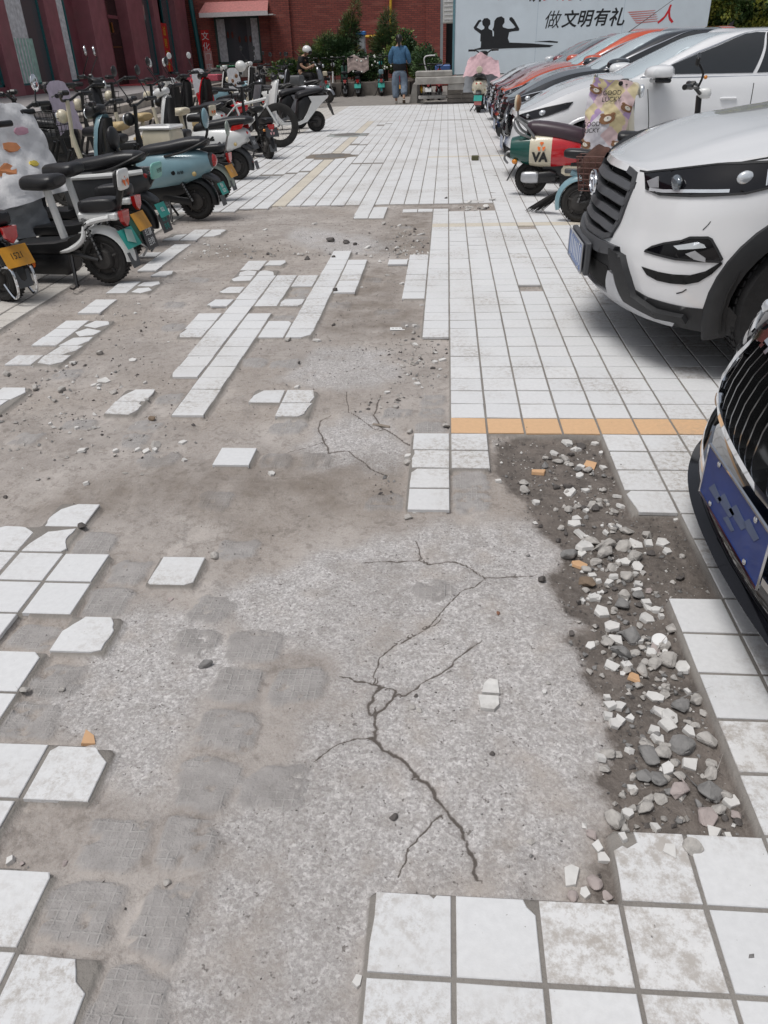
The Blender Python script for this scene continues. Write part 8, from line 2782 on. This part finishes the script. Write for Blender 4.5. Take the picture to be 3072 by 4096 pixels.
KW = {'w': ('tile_shard', 'tile shard', 'white broken tile chip'), 'l': ('stone', 'stone', 'pale grey mortar lump'), 'g': ('stone', 'stone', 'grey rounded cobble'), 'd': ('stone', 'stone', 'small dark lump'), 'p': ('tile_shard', 'tile shard', 'peach coloured tile chip'),
      'k': ('stone', 'stone', 'pinkish grey mortar lump'), 'b': ('stone', 'stone', 'brown stone'), 'r': ('stone', 'stone', 'rust coloured stone')}
OFFS = {'b': (1024, 700), 'c': (0, 1400), 'd': (1024, 1400), 'e': (2048, 1400), 'f': (0, 2000), 'g': (0, 3000), 'h': (1024, 2400), 'i': (2048, 2300), 't': (1324, 3250)}
STONES = {
    'i': '535,130,80w 460,155,35w 710,180,100g 875,160,70w 880,195,55w 585,235,85w 660,230,40l 875,265,90w 965,210,40l 965,255,40w 650,325,90w 775,385,125g 1040,340,90l 665,415,85w 560,430,45l 695,505,140g 795,500,60l 985,450,100l 1025,550,120l 1115,580,120w 640,585,90w 743,585,70w 860,610,110l 795,655,105p 995,710,60l 935,775,85w 985,765,70l 1145,740,45w 1205,800,90l 1105,845,110g 615,790,40w 635,845,80w 700,840,75w 960,870,85w 620,920,70w 700,930,75w 1010,950,110w 1150,1000,80w 920,995,75w 940,1045,85w 1115,1095,150g 1265,1070,125l 890,1175,140g 960,1150,110l 1155,1200,105w 1060,1195,60l 1010,1240,90w 1300,1200,70l 625,1155,95l 690,1150,50l 570,1190,60w 945,1310,110g 1090,1285,70l 1085,1390,130k 1280,1390,140g 795,1285,60l 780,1370,60w 885,1430,75l 965,1430,80l 860,1500,110l 750,1530,75w 1430,1445,95w 1265,1555,130k 1350,1505,80l 1440,1540,80k 655,1590,130l 600,1250,70l 815,90,60w 1150,930,50l 1190,960,60l 1245,880,55l',
    'e': '360,595,65w 540,590,45w 175,780,85p 515,735,100p 590,745,55w 335,695,65l 215,690,45l 75,855,60l 80,900,60l 380,910,90w 480,905,55w 155,975,45w 685,945,45w 705,1000,50w 415,1080,70w 405,1115,70w 440,1180,80w 645,1140,50w 690,1145,45w 760,1175,90l 880,1200,85l 605,1180,35w 465,1270,135w 520,1235,80l 610,1265,110l 725,1260,95l 800,1250,80w 885,1245,65w 975,1240,80w 1005,1290,55w 370,1330,100g 450,1315,60w 440,1380,80p 610,1305,100l 790,1325,120l 735,1360,70w 815,1390,75w 480,1420,70l 520,1450,55w 650,1395,60l 665,1455,60w 745,1465,95l 485,1500,95b 630,1490,55w 540,1590,80w 815,1505,60w 290,885,45d 370,880,80d 300,1230,35d 195,1500,60d 440,800,55w 405,635,50w 450,610,55d 580,655,30w 380,665,45d 430,1000,45l 470,1020,50d 545,1020,55d 570,1000,40l 285,1025,35l 1065,1095,35w 1100,1465,55d 905,1300,50d',
    't': '1035,170,65w 1010,130,45w 910,240,95w 965,305,45w 915,320,55k 1000,265,60k 1105,120,40w 1230,50,45w 1110,85,40l 995,90,50k 1450,62,65w 100,650,45w 1050,310,45k',
    'h': '890,1410,60d 1570,90,40r 1010,700,45l 1060,720,40l 1035,625,35d 1530,1000,45d',
    'f': '1345,1065,105g 570,1560,125p 1385,375,75l 540,205,60d 175,1265,65l 410,1250,50l 1110,640,45k',
    'g': '75,725,75w 150,745,45k 425,740,45k 1080,870,55l',
    'c': '475,92,55w 535,665,80w 750,660,40w 670,210,85w 735,275,55l 1185,605,60w 900,650,50w 1010,630,90l 985,455,45b 1195,725,35w 560,870,45w 405,265,65l 345,330,45l 45,165,60l 235,255,65l 210,115,45w 660,30,65l 860,75,55w 610,230,45w 645,240,40w 950,660,55w 1005,660,40w 500,525,35w 330,485,30w 950,345,40w 390,515,40l',
    'd': '850,280,40w 910,375,42l 1000,540,55l 1230,515,60l 985,695,50w 980,740,65l 990,1085,60l 1020,1060,35w 100,805,50w 1210,65,55w 1160,80,40w 1045,225,50w 1025,195,25w 280,95,25d 270,250,40w 1560,620,28l 1570,855,45w',
    'b': '160,215,40w 375,320,40w 485,430,60d 330,545,50d 505,550,28d 520,770,45d 500,980,30d 720,475,55w 1070,385,55w 1230,165,25d 210,1075,50l 400,1080,60w 1075,848,35w 60,360,35w 850,655,35l 945,710,40w 685,730,25w 1025,995,35w 975,992,25w 590,445,60d 640,455,35d 780,440,22w 930,332,30w 830,325,35l 1030,1100,45w 1375,190,50w 1410,188,40w 1450,185,60w 1530,175,55w 1390,208,40w 1490,203,45w',
}
REG = {'i': 'in the dark mud strip', 'e': 'in the dark mud strip', 't': 'by the front tiles', 'h': 'on the bare front concrete', 'f': 'among stray tiles on the left', 'g': 'at the front left corner', 'c': 'in grit at mid left', 'd': 'near the middle cracks', 'b': 'in the far torn ground'}
RR = random.Random(77)
n_st = 0
found = []
for key, txt in STONES.items():
    ox, oy = OFFS[key]
    sc_ = .949 if key == 't' else 1.62
    cnt = {}
    for tok in txt.split():
        kd = tok[-1]; cnt[kd] = cnt.get(kd, 0) + 1
    for tok in txt.split():
        px, py, sp_ = tok[:-1].split(','); kd = tok[-1]
        p = at_z(ox + float(px) / sc_, oy + float(py) / sc_, -.02)
        z = (p - CAM) @ AX_F
        size = float(sp_) / sc_ * z / F_PX * (1.28 if key in 'ie' else 1.1)
        gz = ground_z(p[0], p[1])
        shard = kd in 'wp' and (size < .07 or RR.random() < .7)
        hgt = RR.uniform(.009, .013) if shard else size * RR.uniform(.42, .62)
        me_ = rock_mesh(RR, size * RR.uniform(.95, 1.15), size * RR.uniform(.75, 1.05), hgt, M_st[kd], shard)
        nm, cat, ds = KW[kd]
        o = link(nm, me_, None, (p[0], p[1], gz - (.001 if shard else .12 * hgt)))
        o.rotation_euler = (RR.gauss(0, .16), RR.gauss(0, .16), RR.uniform(0, 6.28))
        found.append((o, key, kd, size, p[0] / T, p[1] / T))
        n_st += 1
for k in range(50):
    c, r = RR.uniform(2.3, 3.9), RR.uniform(-12.6, -3.2)
    if k % 4 == 0: c, r = RR.uniform(2.2, 3.8), RR.uniform(-3.2, -.4)
    kd = RR.choice('wwlllgkd'); size = RR.uniform(.022, .05)
    shard = kd == 'w'; hgt = .011 if shard else size * .5
    x, y = c * T, r * T
    o = link(KW[kd][0], rock_mesh(RR, size, size * .85, hgt, M_st[kd], shard), None, (x, y, ground_z(x, y) - .1 * hgt)); o.rotation_euler = (RR.gauss(0, .15), RR.gauss(0, .15), RR.uniform(0, 6))
    found.append((o, 'i', kd, size, c, r))
NUM = ['first', 'first', 'second', 'third', 'fourth', 'fifth', 'sixth', 'seventh', 'eighth', 'ninth', 'tenth', 'eleventh', 'twelfth', 'thirteenth', 'fourteenth', 'fifteenth']
labs = []
for o, key, kd, size, c, r in found:
    nm, cat, ds = KW[kd]
    mates = sorted(f[3] for f in found if (f[1] in 'ie') == (key in 'ie') and (f[1] == key or key in 'ie') and f[2] == kd)
    rk = mates.index(size) / max(1, len(mates) - 1) if len(mates) > 1 else .5
    sz = 'small ' if rk < .34 else ('large ' if rk > .67 else '')
    ds = ds.replace('small ', '')
    if key in 'ie':
        lo, hi = (2.0, 4.0) if r < -4 else (1.6, 3.9)
        side = 'left edge' if c < lo + .62 else ('right edge' if c > hi - .45 else 'middle')
        lab = f'{sz}{ds}, {side} of mud strip, {NUM[min(max(1, math.ceil(-r)), 15)]} row below peach'
    else:
        grp = [f for f in found if f[1] == key]
        cs, rs = sorted(f[4] for f in grp), sorted(f[5] for f in grp)
        qc, qr = cs.index(c) / max(1, len(cs) - 1), rs.index(r) / max(1, len(rs) - 1)
        lab = f"{sz}{ds} {REG[key]}, {'nearer' if qr < .34 else ('farther' if qr > .67 else 'mid')} {'left' if qc < .34 else ('right' if qc > .67 else 'centre')} part"
    labs.append(lab)
from collections import Counter
tally = Counter(labs)
ORD = {2: ['leftmost', 'rightmost'], 3: ['leftmost', 'central', 'rightmost'], 4: ['leftmost', 'second', 'third', 'rightmost']}
for i, ((o, key, kd, size, c, r), lab) in enumerate(zip(found, labs)):
    k = tally[lab]
    if k in ORD: lab = ORD[k][sorted(f[4] for f, l_ in zip(found, labs) if l_ == lab).index(c)] + ' ' + lab
    tag(o, lab, KW[kd][1], f"{KW[kd][2]}s {'in the dark mud strip' if key in 'ie' else REG[key]}")
# the shard broken in two right of the long crack
for i, (a, b, poly) in enumerate((((1515, 590), 'upper', [(-.02, -.014), (.022, -.016), (.02, .03), (.0, .034), (-.014, .016)]), ((1505, 665), 'lower', [(-.024, .016), (.024, .014), (.025, -.012), (.012, -.03), (-.019, -.026)]))):
    p = at_z(1024 + a[0] / 1.62, 2400 + a[1] / 1.62, -.02)
    mb = MB(); mb.prism(poly, .011, ((0, 0, 0), (1, 0, 0), (0, 1, 0), (0, 0, 1)))
    o = mb.build('tile_shard', M_st['w'], None, smooth=False); o.location = (p[0], p[1], ground_z(p[0], p[1]) + .0)
    tag(o, f'{b} half of the white shard snapped in two right of the long crack', 'tile shard')
p = at_z(2048 + 960 / 1.62, 2300 + 410 / 1.62, -.01)
o = MB().lathe([(0, .016), (.019, .016), (.0205, .013), (.0205, 0), (0, 0)], axis='z', seg=22).build('bottle_cap', M_white, None)
o.location = (p[0], p[1], ground_z(p[0], p[1]) + .008); o.rotation_euler = (.25, -.15, 0)
tag(o, 'white plastic bottle cap lying on the stones in the mud strip', 'bottle cap')
p = at_z(1024 + 920 / 1.62, 700 + 993 / 1.62, -.015)
o = mbox((-.045, -.025, 0), (.045, .025, .0015)).build('card', M_white, None, smooth=False)
o.location = (p[0], p[1], ground_z(p[0], p[1]) + .003); o.rotation_euler = (0, 0, .06)
tag(o, 'small white printed card lying on the brown ground', 'card')
for k in range(3): mbox((-.035 + k * .02, .004, .0016), (-.022 + k * .02, .008, .0022)).build('print_mark', M_blackink, o, smooth=False)
p = at_z(1024 + 810 / 1.62, 1400 + 492 / 1.62, -.018)
o = MB().tube([(-.035, .012, .006), (0, 0, .008), (.038, -.014, .006)], .006, 6).build('twig', mat('twig', (.28, .24, .2), .9), None)
o.location = (p[0], p[1], ground_z(p[0], p[1])); tag(o, 'short grey twig lying near the middle cracks', 'twig')
p = at_z(1700 + 415 / 2.074, 600 + 85 / 2.074, 0)
o = mbox((-.05, -.05, 0), (.05, .05, .06), .008).build('brick_piece', mat('mossy_brick', (.10, .095, .05), .9, bump=.5), None); o.location = tuple(p); tag(o, 'dark mossy lump of brick on the far white tiles', 'brick')

# ---- grit too small to pick apart
gv = {k: MB() for k in 'wlgd'}
oct_f = [(0, 2, 4), (2, 1, 4), (1, 3, 4), (3, 0, 4), (2, 0, 5), (1, 2, 5), (3, 1, 5), (0, 3, 5)]


def grit(x, y, s, kd):
    z = ground_z(x, y)
    if z > -.0075 and RR.random() < .93: return
    mb = gv[kd]; b_ = len(mb.v)
    a = RR.uniform(0, 6.28); ca, sa = math.cos(a), math.sin(a)
    sx_, sy_, sz_ = s * RR.uniform(.6, 1.2), s * RR.uniform(.5, 1.0), s * RR.uniform(.35, .8)
    for dx, dy, dz in ((-1, .1, 0), (1, -.2, .1), (.1, -1, 0), (-.1, 1, .1), (.15, .1, 1), (0, 0, -.6)):
        mb.v.append((x + (dx * sx_ * ca - dy * sy_ * sa) / 2, y + (dx * sx_ * sa + dy * sy_ * ca) / 2, z + dz * sz_ * .6 + s * .1))
    mb.f += [tuple(i + b_ for i in f) for f in oct_f]


mp_ = [(XC(c), YC(r, c)) for c, r in MUD]
def rnd_in(poly, n_):
    xs_, ys_ = [p[0] for p in poly], [p[1] for p in poly]
    k = 0
    while k < n_:
        x, y = RR.uniform(min(xs_), max(xs_)), RR.uniform(min(ys_), max(ys_))
        if inside(poly, np.array([x]), np.array([y]))[0]:
            k += 1; yield x, y
for x, y in rnd_in(mp_, 2600): grit(x, y, abs(RR.gauss(0, .004)) + .003, RR.choice('wlggdddddd'))
for x, y in rnd_in(mp_, 110): grit(x, y, RR.uniform(.012, .022), RR.choice('wllggd'))
def patch_c(pts, n_, s0, s1, kinds):
    for x, y in rnd_in([(XC(c), YC(r, c)) for c, r in pts], n_): grit(x, y, s0 + (s1 - s0) * RR.random() ** 2.5, RR.choice(kinds))
def blob_c(c, r, sc, sr, n_, s0, s1, kinds, lean=0.0):
    for _ in range(n_):
        a, b_ = RR.gauss(0, sc), RR.gauss(0, sr)
        cc, rr_ = c + a + lean * b_, r + b_
        if (math.floor(cc), math.floor(rr_)) in TILES: continue
        grit(XC(cc), YC(rr_, cc), s0 + (s1 - s0) * RR.random() ** 3, RR.choice(kinds))
patch_c([(-18, -2), (-1.2, 1), (-1.2, 34), (-17, 33)], 4200, .003, .012, 'llggdddd')
patch_c([(-8, -17), (1.5, -13), (2, -4), (-2, -1), (-9, -1)], 1500, .002, .007, 'llggdd')
for t in ((-2.3, 24, .8, 2.4, 190, .008, .045, 'wllgd'), (-2.2, 21.8, 1.0, .5, 60, .01, .05, 'wwlg'), (-.9, 5.5, .5, 1.5, 150, .006, .035, 'wllggd'), (-1.5, 7.2, .8, .5, 70, .006, .03, 'llgd'), (-3.2, 7.3, 1, .4, 60, .005, .02, 'lggd'), (2.5, 34.3, 2, .6, 90, .012, .06, 'wwlgd'),
          (-11, .2, 1.6, 1.1, 170, .005, .03, 'wllggd'), (-8, -.8, 1, 1, 60, .005, .025, 'llgd'), (-13.4, 12, .8, 3, 90, .008, .03, 'wwllgd'), (-12.5, 22.5, .9, 1.2, 40, .012, .05, 'wwl'), (-12, 4.5, 1.2, 2, 110, .005, .03, 'wllgd'), (2.9, -12.3, .8, .4, 80, .006, .03, 'wllgd'), (-8.5, 22, 1.5, .5, 40, .01, .05, 'wlgd'), (-8.6, 24.5, 3, 1.6, 70, .006, .03, 'llgd'), (-2.0, 2.2, .5, .6, 40, .005, .03, 'llgd'), (-1.5, -2.6, .3, .5, 30, .006, .03, 'lgd')): blob_c(*t)
tmpl = {k: [rock_mesh(RR, 1, .85, .45 if k == 'w' else .55, M_st[k], k == 'w') for _ in range(5)] for k in 'wlgd'}
tm_ = {k: [([tuple(v.co) for v in m_.vertices], [tuple(p.vertices) for p in m_.polygons]) for m_ in ms] for k, ms in tmpl.items()}
for k in range(330):
    c, r = RR.gauss(3.1, .42), RR.triangular(-12.8, -.6, -8.5)
    if k > 250: c, r = RR.gauss(-13, 2.0), RR.gauss(3, 4)
    if (math.floor(c), math.floor(r)) in TILES: continue
    kd = RR.choice('wlllggd'); vs_, fs_ = RR.choice(tm_[kd]); s_ = RR.uniform(.010, .026)
    R = rot3(RR.gauss(0, .2), RR.gauss(0, .2), RR.uniform(0, 6.3)); x, y = XC(c), YC(r, c)
    o_ = Vector((x, y, ground_z(x, y) - .05 * s_))
    gv[kd].add([R @ Vector(v) * s_ + o_ for v in vs_], fs_)
for kd, nm in (('w', 'white_grit'), ('l', 'pale_gravel'), ('g', 'grey_gravel'), ('d', 'dark_crumbs')):
    me_ = bpy.data.meshes.new(nm); me_.from_pydata(gv[kd].v, [], gv[kd].f); me_.materials.append(M_st[kd])
    o = link(nm, me_, None, kind='stuff'); o['label'] = {'w': 'white tile crumbs strewn over the torn ground', 'l': 'pale gravel strewn over the torn ground', 'g': 'grey gravel strewn over the torn ground', 'd': 'dark crumbs of earth strewn over the torn ground'}[kd]
